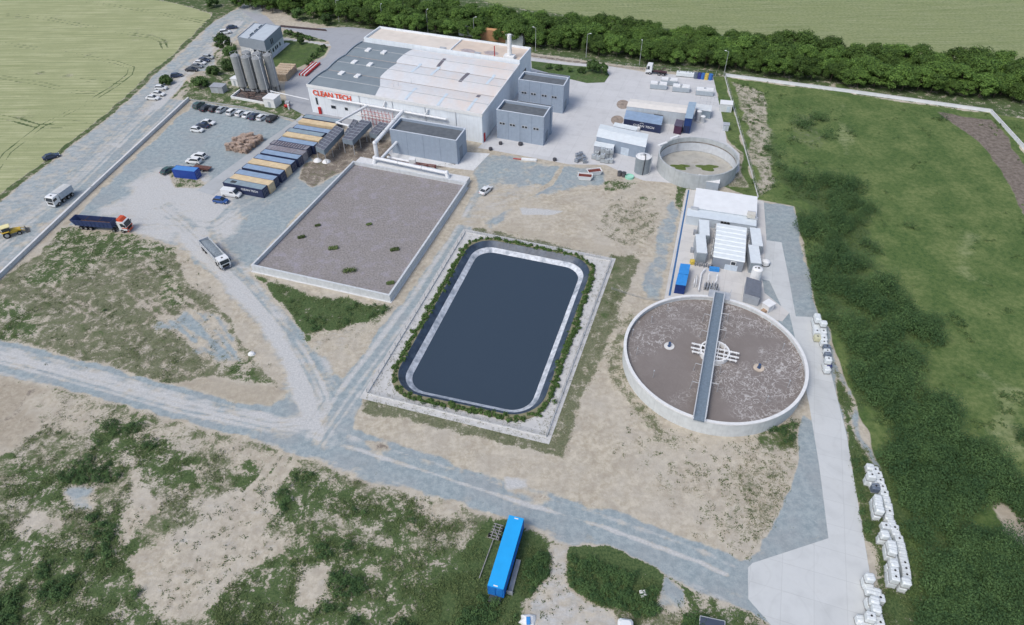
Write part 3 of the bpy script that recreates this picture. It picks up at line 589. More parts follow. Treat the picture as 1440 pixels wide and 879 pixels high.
# ------------------------------------------------------------------ round tanks
def col_mat(name, c, **k): return pm(name, c, **k)
tankc = pm('tank_concrete', (.58, .61, .62), .75, .08, .9, streak=.4, dirtcol=(.36, .39, .40)); rimm = pm('tank_rim', (.68, .69, .69), .7, .07, 1.5)
whitem = pm('white_paint', (.74, .75, .75), .5, .05); galv = pm('galvanised', (.50, .52, .54), .45, .08, metal=.3)
def foam_mat():
    m = bpy.data.materials.new('foamy_sludge'); m.use_nodes = True; n, l = nt(m); b = n['Principled BSDF']; b.inputs['Roughness'].default_value = .42; b.inputs['Specular IOR Level'].default_value = .3
    tc = n.new('ShaderNodeTexCoord'); nd = n.new('ShaderNodeTexNoise'); nd.inputs['Scale'].default_value = .28; nd.inputs['Detail'].default_value = 3; l.new(tc.outputs['Object'], nd.inputs['Vector'])
    va = n.new('ShaderNodeVectorMath'); va.operation = 'SCALE'; va.inputs['Scale'].default_value = 5.5; l.new(nd.outputs[1], va.inputs[0]); vb = n.new('ShaderNodeVectorMath'); l.new(tc.outputs['Object'], vb.inputs[0]); l.new(va.outputs[0], vb.inputs[1])
    def ridge(scale, wd):
        t = n.new('ShaderNodeTexNoise'); t.inputs['Scale'].default_value = scale; t.inputs['Detail'].default_value = 1.5; l.new(vb.outputs[0], t.inputs['Vector'])
        s = n.new('ShaderNodeMath'); s.operation = 'SUBTRACT'; s.inputs[1].default_value = .5; l.new(t.outputs[0], s.inputs[0]); a = n.new('ShaderNodeMath'); a.operation = 'ABSOLUTE'; l.new(s.outputs[0], a.inputs[0])
        r = n.new('ShaderNodeMapRange'); r.inputs[1].default_value = 0; r.inputs[2].default_value = wd; r.inputs[3].default_value = 1; r.inputs[4].default_value = 0; l.new(a.outputs[0], r.inputs[0]); return r.outputs[0]
    r1, r2 = ridge(.55, .020), ridge(.95, .028); mx = n.new('ShaderNodeMath'); mx.operation = 'MAXIMUM'; l.new(r1, mx.inputs[0]); l.new(r2, mx.inputs[1])
    n2 = n.new('ShaderNodeTexNoise'); n2.inputs['Scale'].default_value = .085; n2.inputs['Detail'].default_value = 3; l.new(tc.outputs['Object'], n2.inputs['Vector'])
    rr = n.new('ShaderNodeMapRange'); rr.inputs[1].default_value = .47; rr.inputs[2].default_value = .58; rr.inputs[3].default_value = .05; rr.inputs[4].default_value = .95; l.new(n2.outputs[0], rr.inputs[0])
    f = n.new('ShaderNodeMath'); f.operation = 'MULTIPLY'; l.new(mx.outputs[0], f.inputs[0]); l.new(rr.outputs[0], f.inputs[1])
    n3 = n.new('ShaderNodeTexNoise'); n3.inputs['Scale'].default_value = .25; n3.inputs['Detail'].default_value = 6; l.new(tc.outputs['Object'], n3.inputs['Vector'])
    c = n.new('ShaderNodeMix'); c.data_type = 'RGBA'; c.inputs[6].default_value = (.175, .150, .135, 1); c.inputs[7].default_value = (.25, .222, .205, 1); l.new(n3.outputs[0], c.inputs[0])
    d = n.new('ShaderNodeMix'); d.data_type = 'RGBA'; d.inputs[7].default_value = (.52, .50, .48, 1); l.new(f.outputs[0], d.inputs[0]); l.new(c.outputs[2], d.inputs[6]); l.new(d.outputs[2], b.inputs['Base Color']); return m
TC = Vector((38.75, 88.45, 0)); R = 17.25; HT = 3.5
tank = thing('treatment_tank', 'large round concrete tank full of brown foamy sludge, crossed by a walkway bridge', 'tank', TC)
MB().ring(R-.45, R-.12, -.1, HT-.3).build('wall', tankc, tank, True); MB().ring(R-.58, R, HT-.3, HT).build('rim', rimm, tank, True)
m = MB(); m.cyl(0, 0, .1, HT-1.0, R-.44, 96); m.build('sludge', foam_mat(), tank)
zl = HT-1.0
# the walkway
p0 = G(983, 591, HT+.3)-TC; p1 = G(1012, 412, HT+.3)-TC; p0.z = p1.z = 0; d = (p1-p0); Lb = d.length; d /= Lb; nn = Vector((-d.y, d.x, 0)); wf = Frame(None, d, nn)
wk = MB(wf); 
class _F: pass
def rel(p): return p
m = MB(wf); m.box(0, Lb, -1.0, 1.0, HT+.02, HT+.3); deck = m.build('walkway', pm('deck_grating', (.17, .22, .27), .6, .12, 3, corr=('X', 2.2, .03)), tank, loc=(p0.x, p0.y, 0))
for sgn in (-1, 1):
    m = MB(wf); m.box(0, Lb, sgn*1.0-.09, sgn*1.0+.09, HT-.1, HT+.42); m.build('side_beam', pm('light_steel', (.60, .63, .66), .5, .05), deck)
    m = MB(wf)
    for z in (1.0, 1.4): m.tube([(0.3, sgn*1.02, HT+z), (Lb-.3, sgn*1.02, HT+z)], .035, 5)
    for i in range(22): u = .3+i*(Lb-.6)/21; m.tube([(u, sgn*1.02, HT+.3), (u, sgn*1.02, HT+1.4)], .03, 5)
    m.build('railing', galv, deck)
m = MB(wf); m.box(Lb-1.5, Lb+1.0, -2.2, 2.2, HT-.1, HT+.05); m.build('landing', galv, deck)
m = MB(wf)
for v in (-2.2, 2.2): m.tube([(Lb-1.5, v, HT), (Lb-1.5, v, HT+1.1), (Lb+1, v, HT+1.1), (Lb+1, v, HT)], .04, 5)
m.tube([(Lb-.3, -2.2, HT+1.1), (Lb-.3, -2.2, HT+.05)], .04, 5); m.build('landing_rail', galv, deck)
cw = G(1004, 498, zl)-TC; cw.z = 0
MB().ring(2.55, 2.85, .3, HT+.05, 48).build('centre_well', whitem, tank, True, loc=cw)
m = MB(wf)
for k in (-1.3, -.45, .45, 1.3): m.box(-2.5, 2.5, k*1.35-.08, k*1.35+.08, HT-.25, HT-.05)
m.build('well_beam', whitem, tank, loc=cw)
for k in (-1.6, -.6, .6):
    m = MB(wf); m.box(k-.12, k+.12, -4.7+.3*abs(k), 4.7-.3*abs(k), HT-.1, HT+.12)
    for v in range(-4, 5): m.box(k-.35, k+.35, v-.05, v+.05, HT-.1, HT)
    m.build('cross_truss', whitem, tank, loc=cw)
dav = [((996, 443), -1), ((992, 466), -1), ((985, 513), -1), ((983, 539), -1), ((1026, 443), 1), ((1024, 466), 1), ((1021, 517), 1), ((1016, 542), 1)]
for (px, py), sg in dav:
    q = G(px, py, HT+1)-TC; q.z = 0; t = (q-p0)@d; v0 = (q-p0)@nn; m = MB(wf); sgn = 1 if v0 > 0 else -1
    m.tube([(t, sgn*.9, HT+1.0), (t, sgn*2.3, HT+1.15), (t, sgn*2.4, zl-.2)], .06, 6); m.build('davit', galv, tank, loc=(p0.x, p0.y, 0))
for px, py in ((939.5, 429), (917, 446), (890.5, 464), (896.5, 490.5), (920, 522), (1085, 457), (1103, 484), (1125.5, 513), (1111, 536), (1080.5, 558)):
    q = G(px, py, zl+1.7)-TC; m = MB(); m.tube([(0, 0, zl-.3), (0, 0, zl+1.7)], .045, 6); m.cyl(0, 0, zl+1.65, zl+1.9, .13, 8); m.build('probe', galv, tank, loc=(q.x, q.y, 0))
for px, py, s in ((941, 487, 'floating aerator with white collar left of the tank walkway'), (1067, 517.5, 'floating aerator with tan collar right of the tank walkway')):
    q = G(px, py, zl); a = thing('aerator', s, 'aerator', (q.x, q.y, zl)); MB().ring(.35, 1.0, -.05, .12, 24).build('float_collar', pm('collar_'+('white' if px < 1000 else 'tan'), (.66, .66, .64) if px < 1000 else (.55, .47, .38)), a, True)
    m = MB(); m.cyl(0, 0, 0, .35, .4, 12, .3); m.cyl(0, 0, .35, 1.0, .26, 12); m.build('motor', pm('motor_blue', (.05, .09, .18), .4), a, True)
# empty tank
EC = Vector((51.55, 163.0, 0)); q = thing('empty_tank', 'empty round concrete tank with stained inner wall and puddled floor', 'tank', EC); HE = 4.4; RE = 10.75
MB().ring(RE-.35, RE, -.1, HE, 80).build('wall', pm('old_tank_concrete', (.42, .45, .46), .8, .1, .8, streak=.5, dirtcol=(.25, .27, .26)), q, True)
MB().ring(RE-.37, RE-.353, .3, HE-1.6, 80).build('lining', pm('pale_lining', (.56, .59, .62), .7, .08, 1, streak=.3, dirtcol=(.38, .40, .42)), q, True)
MB().ring(RE-.42, RE-.375, HE-1.62, HE-1.3, 80).build('stain_band', pm('stain_band', (.24, .22, .20), .9, .3, .7), q, True)
fm = pm('tank_floor', (.42, .41, .37), .6, .25, .35, dirt=.9, dirtcol=(.24, .21, .16)); MB().cyl(0, 0, -.05, .12, RE-.36, 64).build('floor', fm, q)
gs = pm('green_scum', (.10, .14, .03), .5, .25)
for px, py, r in ((957, 234.5, 2.0), (995, 235.5, 2.3)):
    c = G(px, py, .15)-EC; rr = [r*(1+.25*math.sin(3*t)+.15*math.sin(5*t+1)) for t in [i*2*math.pi/28 for i in range(28)]]
    m = MB(); m.prism([(rr[i]*1.15*math.cos(i*2*math.pi/28), rr[i]*.75*math.sin(i*2*math.pi/28)) for i in range(28)], .121, .135); m.build('algae_pool', gs, q, loc=(c.x, c.y, 0))
m = MB()
for dx in (-.25, .25): m.tube([(dx-3.5, RE-1.1, .2), (dx-3.5, RE-1.1, HE+.8)], .05, 5)
for i in range(14): m.tube([(-3.75, RE-1.1, .4+i*.3), (-3.25, RE-1.1, .4+i*.3)], .03, 4)
m.build('ladder', galv, q)
# steel storage tank
SC = G(903.5, 247); SC.y += 2.0; q = thing('storage_tank', 'grey steel storage tank with white domed lid beside the empty tank', 'tank', SC); hs = 4.8
stl = pm('grey_steel', (.26, .30, .33), .5, .06, corr=('X', 3, .03)); MB().cyl(0, 0, 0, hs, 2.05, 40).build('shell', stl, q, True); MB().cyl(0, 0, hs, hs+.35, 2.1, 40, .5).build('lid', whitem, q, True)
MB().ring(2.0, 2.35, 0, .2, 40).build('base_ring', conc, q)
m = MB()
for i in range(9): a = math.pi*2*i/9; m.tube([(2.0*math.cos(a), 2.0*math.sin(a), hs), (2.0*math.cos(a), 2.0*math.sin(a), hs+1)], .03, 4)
m.build('rail', galv, q); MB().tube([(.5, .3, hs+.5), (.2, -1.9, hs+.35), (.1, -2.1, hs-.1), (-.1, -2.12, .2)], .10, 8).build('pipe', pm('black_pipe', (.03, .03, .035), .5), q)
m = MB(); m.tube([(2.15, -.3, .1), (2.15, -.3, hs+.6)], .12, 8); m.tube([(2.5, .3, .1), (2.5, .3, hs)], .08, 8); m.build('downpipe', whitem, q)
m = MB(); m.cyl(0, 0, hs+.3, hs+.9, .3, 10); m.box(-.9, .9, -.05, .25, hs+.35, hs+.5); m.build('hatch', galv, q)

# ------------------------------------------------------------------ main factory hall
def corner_h(base, top): return hgt(base, top)
glass = pm('dark_glass', (.03, .04, .05), .15, .1, spec=.6); red = pm('red_paint', (.42, .03, .03), .5, .1); signred = pm('sign_red', (.75, .09, .03), .5, .03)
blackm = pm('black_rubber', (.02, .02, .02), .8, .2); darkm = pm('dark_steel', (.06, .065, .07), .5, .1); bluegrey = pm('blue_grey_cladding', (.29, .35, .43), .5, .05, streak=.3, dirtcol=(.20, .24, .29), corr=('X', 1.2, .02, 0))
fr, wh_, dh = frame((431.3, 118), (677.4, 160), (730.5, 88.8), 9.3); HH = 9.3
hallw = pm('hall_white_cladding', (.74, .79, .83), .55, .05, .5, streak=.4, dirtcol=(.48, .49, .49), corr=('X', 1.0, .015, -.36))
fac = thing('factory_hall', 'big white factory hall with half grey, half white roof and red CLEAN TECH sign', 'factory', fr.O)
MB(fr).box(0, wh_, 0, dh, -.1, HH-.6).build('wall', hallw, fac)
# roof: three shallow bays running along the front, gables showing on the left edge
def roof_z(v): t = (v/dh*3) % 1.0 if v < dh-.01 else 1.0; return HH-.55+.45*math.sin(math.pi*t) if 0 < t < 1 else HH-.55
gu = [(0, .345), (.10, .36), (.30, .36), (.36, .375), (.52, .375), (.60, .36), (.95, .375), (1, .385)]
def gcut(t):
    pts = [(0, .405), (.17, .385), (.34, .33), (.36, .325), (.66, .335), (.7, .32), (1, .335)]
    for (a, x), (b, y) in zip(pts, pts[1:]):
        if a <= t <= b: return x+(y-x)*(t-a)/(b-a)
    return .34
def roof(name, fa, fb, mat, dz=0):
    K = 36; m = MB(fr); V = []
    for i in range(K+1):
        v = dh*i/K; t = i/K; z = roof_z(v)+dz
        for f in (fa(t), fb(t)): V.append(m.P(f*wh_, v, z))
        for f in (fa(t), fb(t)): V.append(m.P(f*wh_, v, HH-.75))
    Fs = []
    for i in range(K):
        a = i*4; b = a+4; Fs += [(a, a+1, b+1, b), (a+2, a, b, b+2), (a+1, a+3, b+3, b+1)]
    Fs += [(0, 2, 3, 1), (K*4, K*4+1, K*4+3, K*4+2)]
    m.add(V, Fs); return m.build(name, mat, fac)
def rusty_roof():
    m = pm('stained_white_roof', (.66, .67, .68), .5, .05, .8, corr=('X', 1.4, .02, -.36)); n, l = nt(m); b = n['Principled BSDF']; src = b.inputs['Base Color'].links[0].from_socket
    tc = n.new('ShaderNodeTexCoord'); mp = n.new('ShaderNodeMapping'); mp.inputs['Rotation'].default_value = (0, 0, math.radians(20)); mp.inputs['Scale'].default_value = (.18, .05, 1); l.new(tc.outputs['Object'], mp.inputs[0])
    no = n.new('ShaderNodeTexNoise'); no.inputs['Scale'].default_value = 1; no.inputs['Detail'].default_value = 7; no.inputs['Roughness'].default_value = .65; l.new(mp.outputs[0], no.inputs['Vector'])
    sp = n.new('ShaderNodeSeparateXYZ'); l.new(tc.outputs['Object'], sp.inputs[0]); g = n.new('ShaderNodeMapRange'); g.inputs[1].default_value = 22; g.inputs[2].default_value = 62; g.inputs[3].default_value = 0; g.inputs[4].default_value = .30
    l.new(sp.outputs[0], g.inputs[0]); ad = n.new('ShaderNodeMath'); l.new(no.outputs[0], ad.inputs[0]); l.new(g.outputs[0], ad.inputs[1])
    r = n.new('ShaderNodeMapRange'); r.inputs[1].default_value = .55; r.inputs[2].default_value = 1.0; r.inputs[3].default_value = 0; r.inputs[4].default_value = .85; l.new(ad.outputs[0], r.inputs[0])
    x = n.new('ShaderNodeMix'); x.data_type = 'RGBA'; x.inputs[7].default_value = (.70, .58, .49, 1); l.new(r.outputs[0], x.inputs[0]); l.new(src, x.inputs[6]); l.new(x.outputs[2], b.inputs['Base Color']); return m
greyroof = pm('grey_membrane_roof', (.21, .25, .275), .75, .06, .35, dirt=.25, dirtcol=(.25, .28, .30))
roof('grey_roof', lambda t: 0.006, gcut, greyroof); roof('white_roof', gcut, lambda t: .997, rusty_roof())
MB(fr).box(-.15, wh_+.15, -.15, 0, HH-1.0, HH).build('fascia', whitem, fac)
m = MB(fr); K = 24
for i in range(K):
    a, b = dh*i/K, dh*(i+1)/K; za, zb = roof_z(a)+.35, roof_z(b)+.35; V = [m.P(u, v, z) for u in (-.25, .15) for v, z in ((a, HH-1), (b, HH-1), (b, zb), (a, za))]
    m.add(V, [(0, 1, 2, 3), (7, 6, 5, 4), (3, 2, 6, 7), (0, 3, 7, 4), (1, 5, 6, 2)])
m.build('verge_flashing', pm('grey_flashing', (.30, .34, .38), .5, .08), fac)
MB(fr).box(wh_-.1, wh_+.2, 0, dh, HH-1, HH-.1).build('verge_flashing', whitem, fac)
for v in (dh/3, 2*dh/3): MB(fr).box(.3, wh_-.3, v-.12, v+.12, HH-.62, HH-.46).build('gutter', pm('rusty_gutter', (.36, .33, .31), .7, .2, 1), fac)
for v in (dh/6, dh/2, dh*5/6): MB(fr).box(.3, wh_-.3, v-.12, v+.12, roof_z(v)-.02, roof_z(v)+.07).build('ridge_cap', pm('ridge_metal', (.42, .44, .45), .6, .1), fac)
def on_roof(px, py, z=9.9):
    p = G(px, py, z)-fr.O; u = Vector((fr.U.x, fr.U.y)); v = Vector((fr.V.x, fr.V.y)); M2 = Matrix(((u.x, v.x), (u.y, v.y))).inverted(); q = M2 @ Vector((p.x, p.y)); return q.x, q.y
for px, py in ((517.5, 68), (539.5, 71.3), (498, 85), (520, 88.5), (479.6, 99.5), (502, 103.5)):
    u, v = on_roof(px, py); z = roof_z(v); o = MB(fr).rbox(u-.8, u+.8, v-1.3, v+1.3, z-.1, z+.45, .08).build('skylight', whitem, fac); o['label'] = 'small white box skylight'
for px, py, L in ((620.5, 84.6, 3.2), (652.5, 105, 4.0), (672.5, 131, .9)):
    u, v = on_roof(px, py); z = max(roof_z(v+L), roof_z(v-L))
    m = MB(fr); K = 6
    for i in range(K):
        a, b = v-L+2*L*i/K, v-L+2*L*(i+1)/K; m.box(u-.55, u+.55, a, b, roof_z((a+b)/2)-.3, max(roof_z(a), roof_z(b))+.06)
    m.build('dark_rooflight', pm('rooflight_dark', (.16, .15, .17), .6, .2), fac)
for px, py in ((585, 92), (612, 96), (690, 108), (577, 128), (622, 136), (664, 143)):
    u, v = on_roof(px, py); m = MB(fr)
    for i in range(6):
        a, b = v-4+8*i/6, v-4+8*(i+1)/6
        if a < .3 or b > dh-.3: continue
        m.box(u-.45, u+.45, a, b, roof_z((a+b)/2)-.3, max(roof_z(a), roof_z(b))+.035)
    m.build('translucent_strip', pm('translucent_sheet', (.58, .66, .72), .4, .06), fac)
for px, py in ((553, 120), (560, 118), (578, 112)):
    u, v = on_roof(px, py); m = MB(fr); z = roof_z(v); m.tube([(u, v, z), (u, v, z+1.6)], .05, 5); m.build('roof_mast', galv, fac)
# sign on the front wall
t0 = on_roof(438.8, 124, 8.3)[0]; t1 = on_roof(493.9, 132, 8.3)[0]
text('CLEAN TECH', 2.35, signred, fac, wallM(fr, 1.7, -.2, 6.15), 'sign_lettering', .03, 1.0, .05)
# front wall details
def winf(parent, f, u0, u1, z0, z1, mat=None, v=0, nm='window', frm=None):
    m = MB(f); m.box(u0-.12, u1+.12, v-.06, v+.02, z0-.12, z1+.12); w_ = m.build(nm, frm or galv, parent)
    MB(f).box(u0, u1, v-.09, v-.02, z0, z1).build('pane', mat or glass, w_); return w_
winf(fac, fr, 7.6, 9.2, 2.6, 3.5); winf(fac, fr, 12.6, 13.6, 2.8, 3.6); winf(fac, fr, 2.2, 2.8, 3.0, 5.2)
o = MB(fr).box(2.6, 3.5, -.5, 0, 0, 2.2).build('door', red, fac); o['label'] = 'red fire door at the left end of the front wall'
o = MB(fr).box(wh_-.02, wh_+.3, 1.0, 1.8, 0, 2.6).build('door', red, fac); o['label'] = 'red door round the right corner'
for u in (18.5, 30, 41, 51): MB(fr).tube([(u, -.15, 0), (u, -.15, HH-.8)], .09, 6).build('downpipe', galv, fac)
for px, py, L in ((598, 0, 0),): pass
# rear annex
f2, w2_, d2 = frame((511.4, 56.3), (730.5, 88.8), (746.8, 70), 9.1)
ax = thing('factory_annex', 'long rear annex with peach stained flat roof inside white parapets', 'building', f2.O)
peach = pm('peach_stained_roof', (.62, .52, .43), .7, .10, .25, dirt=.55, dirtcol=(.66, .60, .54))
HA = 9.9
MB(f2).box(.02, w2_, .3, d2, -.1, HA-.8).build('wall', hallw, ax); MB(f2).box(.4, w2_*.56, .6, d2-.4, HA-.8, HA-.68).build('roof', pm('cream_roof', (.66, .60, .53), .7, .08, .3, dirt=.4, dirtcol=(.70, .66, .60)), ax)
o = MB(f2).box(w2_*.56+.3, w2_-.4, .6, d2-.4, HA-.8, HA-.66).build('roof', peach, ax); m = MB(f2)
m.box(0, w2_, .3, .6, HA-.8, HA); m.box(0, w2_, d2-.35, d2, HA-.8, HA); m.box(0, .35, .6, d2-.35, HA-.8, HA); m.box(w2_-.35, w2_, .6, d2-.35, HA-.8, HA); m.box(w2_*.56, w2_*.56+.3, .6, d2-.35, HA-.8, HA-.25)
m.build('parapet', hallw, ax); MB(f2).box(w2_-1.2+1.2, w2_+.08, 3.5, 6.8, .1, 5).build('roller_door', darkm, ax)
stn = pm('grey_stain_patch', (.40, .35, .35), .8, .2, 1)
for uu, vv, a, b in ((w2_*.66, 3.5, 2.8, 1.6), (w2_*.80, 4.5, 2.6, 1.8)): m = MB(f2); m.prism([(uu+a*math.cos(t*.45)*(1+.2*math.sin(3*t)), vv+b*math.sin(t*.45)) for t in range(14)], HA-.66, HA-.645); m.build('ponding_stain', stn, ax)
m = MB(f2); cu, cv = w2_-4.3, 2.2; m.box(cu-1.8, cu+1.8, cv-1.2, cv+1.2, HA-.7, HA+.5); b_ = m.build('chimney_base', whitem, ax); MB(f2).cyl(cu, cv, HA+.5, HA+7.2, .75, 24, .68).build('chimney', whitem, ax, True)
MB(f2).tube([(w2_*.84, 1.6, HA-.7), (w2_*.84, 1.6, HA+3)], .16, 8).build('vent_pipe', red, ax)
for uu in (w2_*.5, w2_*.72): MB(f2).box(uu, uu+2.2, .8, 1.7, HA-.66, HA+.2).build('roof_unit', galv, ax)

# ------------------------------------------------------------------ grey plant buildings
roofd = pm('dark_roof', (.115, .13, .145), .85, .15, .8, dirt=.4, dirtcol=(.17, .18, .19)); trim = pm('pale_trim', (.55, .60, .66), .5, .05)
def plant_building(label, FLt, FRt, BRt, FRb, par=.9, wins=(), rear=None, door=None, mat=None, name='plant_building', cat='building', hv=None):
    h = hv or hgt(FRb, FRt); f, w, d = frame(FLt, FRt, BRt, h); a = thing(name, label, cat, f.O)
    MB(f).box(0, w, 0, d, -.1, h-par).build('wall', mat or bluegrey, a); m = MB(f); t = .3
    m.box(0, w, 0, t, h-par, h-.09); m.box(0, w, d-t, d, h-par, h-.09); m.box(0, t, t, d-t, h-par, h-.09); m.box(w-t, w, t, d-t, h-par, h-.09); m.build('parapet', mat or bluegrey, a)
    m = MB(f); e = .06; m.box(-e, w+e, -e, t, h-.09, h); m.box(-e, w+e, d-t, d+e, h-.09, h); m.box(-e, t, t, d-t, h-.09, h); m.box(w-t, w+e, t, d-t, h-.09, h); m.build('coping', trim, a)
    MB(f).box(t, w-t, t, d-t, h-par, h-par+.05).build('roof', roofd, a)
    for u in wins:
        for k in (-.5, .5): winf(a, f, u*w+k*.9-.32, u*w+k*.9+.32, h*.52, h*.52+.55)
    for k in range(1, 4): MB(f).box(w*k/4-.03, w*k/4+.03, -.02, 0, .1, h-.2).build('panel_joint', pm('joint', (.14, .18, .24), .6), a)
    if rear: u0, u1, dd, hh = rear; MB(f).box(u0*w, u1*w, d+.01, d+dd, -.1, h-.2).build('stair_core', mat or bluegrey, a); MB(f).box(u0*w+.25, u1*w-.25, d+.3, d+dd-.25, h-.19, h-.15).build('core_roof', roofd, a); 
    if door:
        f3 = Frame(f.O, f.U, f.V); m = MB(f); m.box(w-.02, w+.06, door[0]*d, door[1]*d, .05, door[2]); m.build('door', pm('grey_door', (.20, .235, .28), .5), a)
    return a, f, w, d, h
plant_building('low grey building with black roof between the big white ducts, before the factory hall', (547.7, 181.5), (641.6, 197.7), (654.9, 180.2), (641.6, 231.5), door=(.25, .55, 4.2))
gB = plant_building('tall grey building with black roof and four small windows, nearer of the pair', (698, 154), (765, 164.6), (774.4, 150), (766, 205), wins=(.12, .34, .60, .84), rear=(.27, 1.02, 1.4, 9), door=(.3, .7, 3))
gA = plant_building('tall grey building with black roof behind its twin, beside the hedge bed', (728.8, 111.3), (793, 120.6), (800, 108.8), (789.6, 160), wins=(.13, .34, .58, .80), rear=(.25, 1.0, 1.6, 9), door=(.3, .7, 3))

# ------------------------------------------------------------------ ducts
duct = pm('white_duct', (.70, .72, .74), .35, .05, streak=.15, dirtcol=(.45, .45, .45)); 
def duct_run(label, pts, r, name='duct', flanges=True, legs=()):
    o = pts[0]; a = thing(name, label, 'duct', (o[0], o[1], 0)); O = Vector((o[0], o[1], 0)); P = [Vector(p)-O for p in pts]
    MB().tube([tuple(p) for p in P], r, 14).build('pipe', duct, a, True)
    for p in P[1:-1]:
        bm_ = MB(); V = []; 
        for i in range(7): t = math.pi*i/6; V.append([(p.x+r*1.08*math.sin(t)*math.cos(q*math.pi/6), p.y+r*1.08*math.sin(t)*math.sin(q*math.pi/6), p.z-r*1.08*math.cos(t)) for q in range(12)])
        bm_.loft(V[1:-1]).build('elbow', duct, a, True)
    for q, s in zip(P[:-1], P[1:]):
        L = (s-q).length; k = max(1, int(L/6))
        for i in range(1, k): c = q.lerp(s, i/k); dd = (s-q).normalized()*.07; MB().tube([tuple(c-dd), tuple(c+dd)], r*1.12, 14).build('flange', galv, a)
    for lx in legs: p = P[0].lerp(P[-1], lx); MB().box(p.x-.12, p.x+.12, p.y-.12, p.y+.12, 0, p.z-r*.8).build('leg', galv, a)
    return a
def wp(u, v, z): return fr.O+fr.U*u+fr.V*v+Vector((0, 0, z))
ux = lambda px, py, z: on_roof(px, py, z)[0]
ua, ub = ux(459, 138, 6.2)+.5, ux(628, 168, 6.0)
duct_run('long thin white pipe on brackets along the front wall under the sign', [wp(ua, -.8, 6.2), wp(ub, -.8, 6.0)], .33)
uc = ux(505, 150, 6)+2.2
e1 = G(474, 174, 4.6); duct_run('white pipe crossing from the factory wall to the coolers by the containers', [wp(uc, -.9, 6.1), Vector((e1.x, e1.y, 4.9)), Vector((e1.x+3.6, e1.y-1.3, 4.6)), Vector((e1.x+3.6, e1.y-1.3, 3.2))], .38)
ud = ux(566, 158, 6); q1 = G(527, 201, 5.2); q2 = Vector((q1.x, q1.y, .3))
duct_run('thick white duct sloping down from the hall to an elbow beside the basin', [wp(ud, -.8, 6.2), q1, q2], .62)
for px, py in ((543, 148), (599, 163)):
    u = ux(px, py, 6.8); duct_run('short white branch pipe %s on the hall wall pipe' % ('left of centre' if px < 560 else 'near the right end'), [wp(u-1.0, -.8, 6.1), wp(u, -.3, 8.0)], .25)
g1, g2 = G(527, 222, 2.9), G(628, 243, 2.9); duct_run('fat white pipeline lying along the back edge of the filter basin', [Vector((g1.x-.2, g1.y-.8, .9)), g1, g2, Vector((g2.x+.4, g2.y-.6, 1.2))], .62, legs=(.3, .6, .9))
g3, g4 = G(558, 200, 3.6), G(537, 222, 2.9); duct_run('white branch duct from the low grey building down to the basin pipeline', [g3, g4], .42)
g5, g6 = G(545, 221, 1.2), G(580, 228, 1.2); a = duct_run('shorter white pipe with valve box behind the basin pipeline', [g5, g6], .4); MB().box(g6.x-g5.x-.9, g6.x-g5.x+.9, g6.y-g5.y-.7, g6.y-g5.y+.7, .4, 2.3).build('valve_box', whitem, a)
p_ = G(584, 234); r_ = thing('pipe_rack', 'low dark red steel pipe rack beside the basin pipeline', 'rack', p_); m = MB(fr_at(584, 234, -15))
for k in range(6): m.box(-6+k*2.4-.08, -6+k*2.4+.08, -.5, .5, 0, 1.1)
m.box(-6, 6.2, -.5, -.35, .95, 1.1); m.box(-6, 6.2, .35, .5, .95, 1.1); m.build('frame', pm('oxide_red', (.22, .07, .07), .6), r_)
# coolers on legs with hoppers
coolm = pm('cooler_casing', (.19, .235, .28), .5, .1); coolt = pm('cooler_top', (.15, .16, .20), .6, .2, 2, corr=('X', 2.2, .06, 1.2)); 
def cooler(label, FL, FR, BR, h, hopper=True):
    f, w, d = frame(FL, FR, BR, h); a = thing('dry_cooler', label, 'cooler', f.O, group='elevated coolers in front of the hall'); MB(f).box(0, w, 0, d, h-1.5, h-.15).build('casing', coolm, a)
    m = MB(f)
    n_ = int(d/1.6)
    m.box(.05, w-.05, .05, d-.05, h-.15, h); m.build('top_deck', coolt, a)
    m = MB(f)
    for k in range(n_+1): m.box(0, w, k*d/n_*.985, k*d/n_*.985+.12, h, h+.1)
    m.box(0, .1, 0, d, h, h+.12); m.box(w-.1, w, 0, d, h, h+.12); m.box(w*.5-.05, w*.5+.05, 0, d, h, h+.08); m.build('deck_frame', pm('frame_grey', (.30, .33, .37), .5), a)
    if hopper:
        for k in range(max(1, n_//3)):
            v = d*(k+.5)/max(1, n_//3); m = MB(f); m.loft([[(u, v+s, h-1.5) for u, s in ((.1, -1.3), (w-.1, -1.3), (w-.1, 1.3), (.1, 1.3))][::-1], [(u, v+s, h-3.0) for u, s in ((w/2-.3, -.3), (w/2+.3, -.3), (w/2+.3, .3), (w/2-.3, .3))][::-1]]); m.build('hopper', coolm, a)
    for u in (.1, w-.1):
        for k in range(4): MB(f).box(u-.08, u+.08, .1+k*(d-.2)/3-.08, .1+k*(d-.2)/3+.08, 0, h-1.5).build('leg', galv, a)
    return a
cooler('long grey cooler on legs nearest the shipping containers', (443.5, 206), (455.5, 211.5), (483.5, 181.5), 4.4)
cooler('widest grey cooler on legs with hopper, second from the containers', (481, 195), (495.5, 197.6), (522, 170.8), 4.6)
cooler('slim grey cooler tucked between the two long ones', (484, 188), (490, 190), (503, 169.5), 4.0, False)
cooler('short grey cooler under the thick sloping white duct', (519, 186.5), (530.5, 189.6), (546, 174.5), 3.2)
a = thing('pipe_gantry', 'red and white steel gantry of pipes against the hall wall above the coolers', 'gantry', wp(13, -3, 0)); mr, mw = MB(), MB()
Lg = 10.5; g0 = Frame(None, fr.U, fr.V)
mr.fr = g0; mw.fr = g0; u0 = ux(504, 165, 4)-13
for k in range(9):
    for v in (0, 1.6): mr.tube([(u0+k*1.25, v, .1), (u0+k*1.25, v, 5.4)], .06, 5)
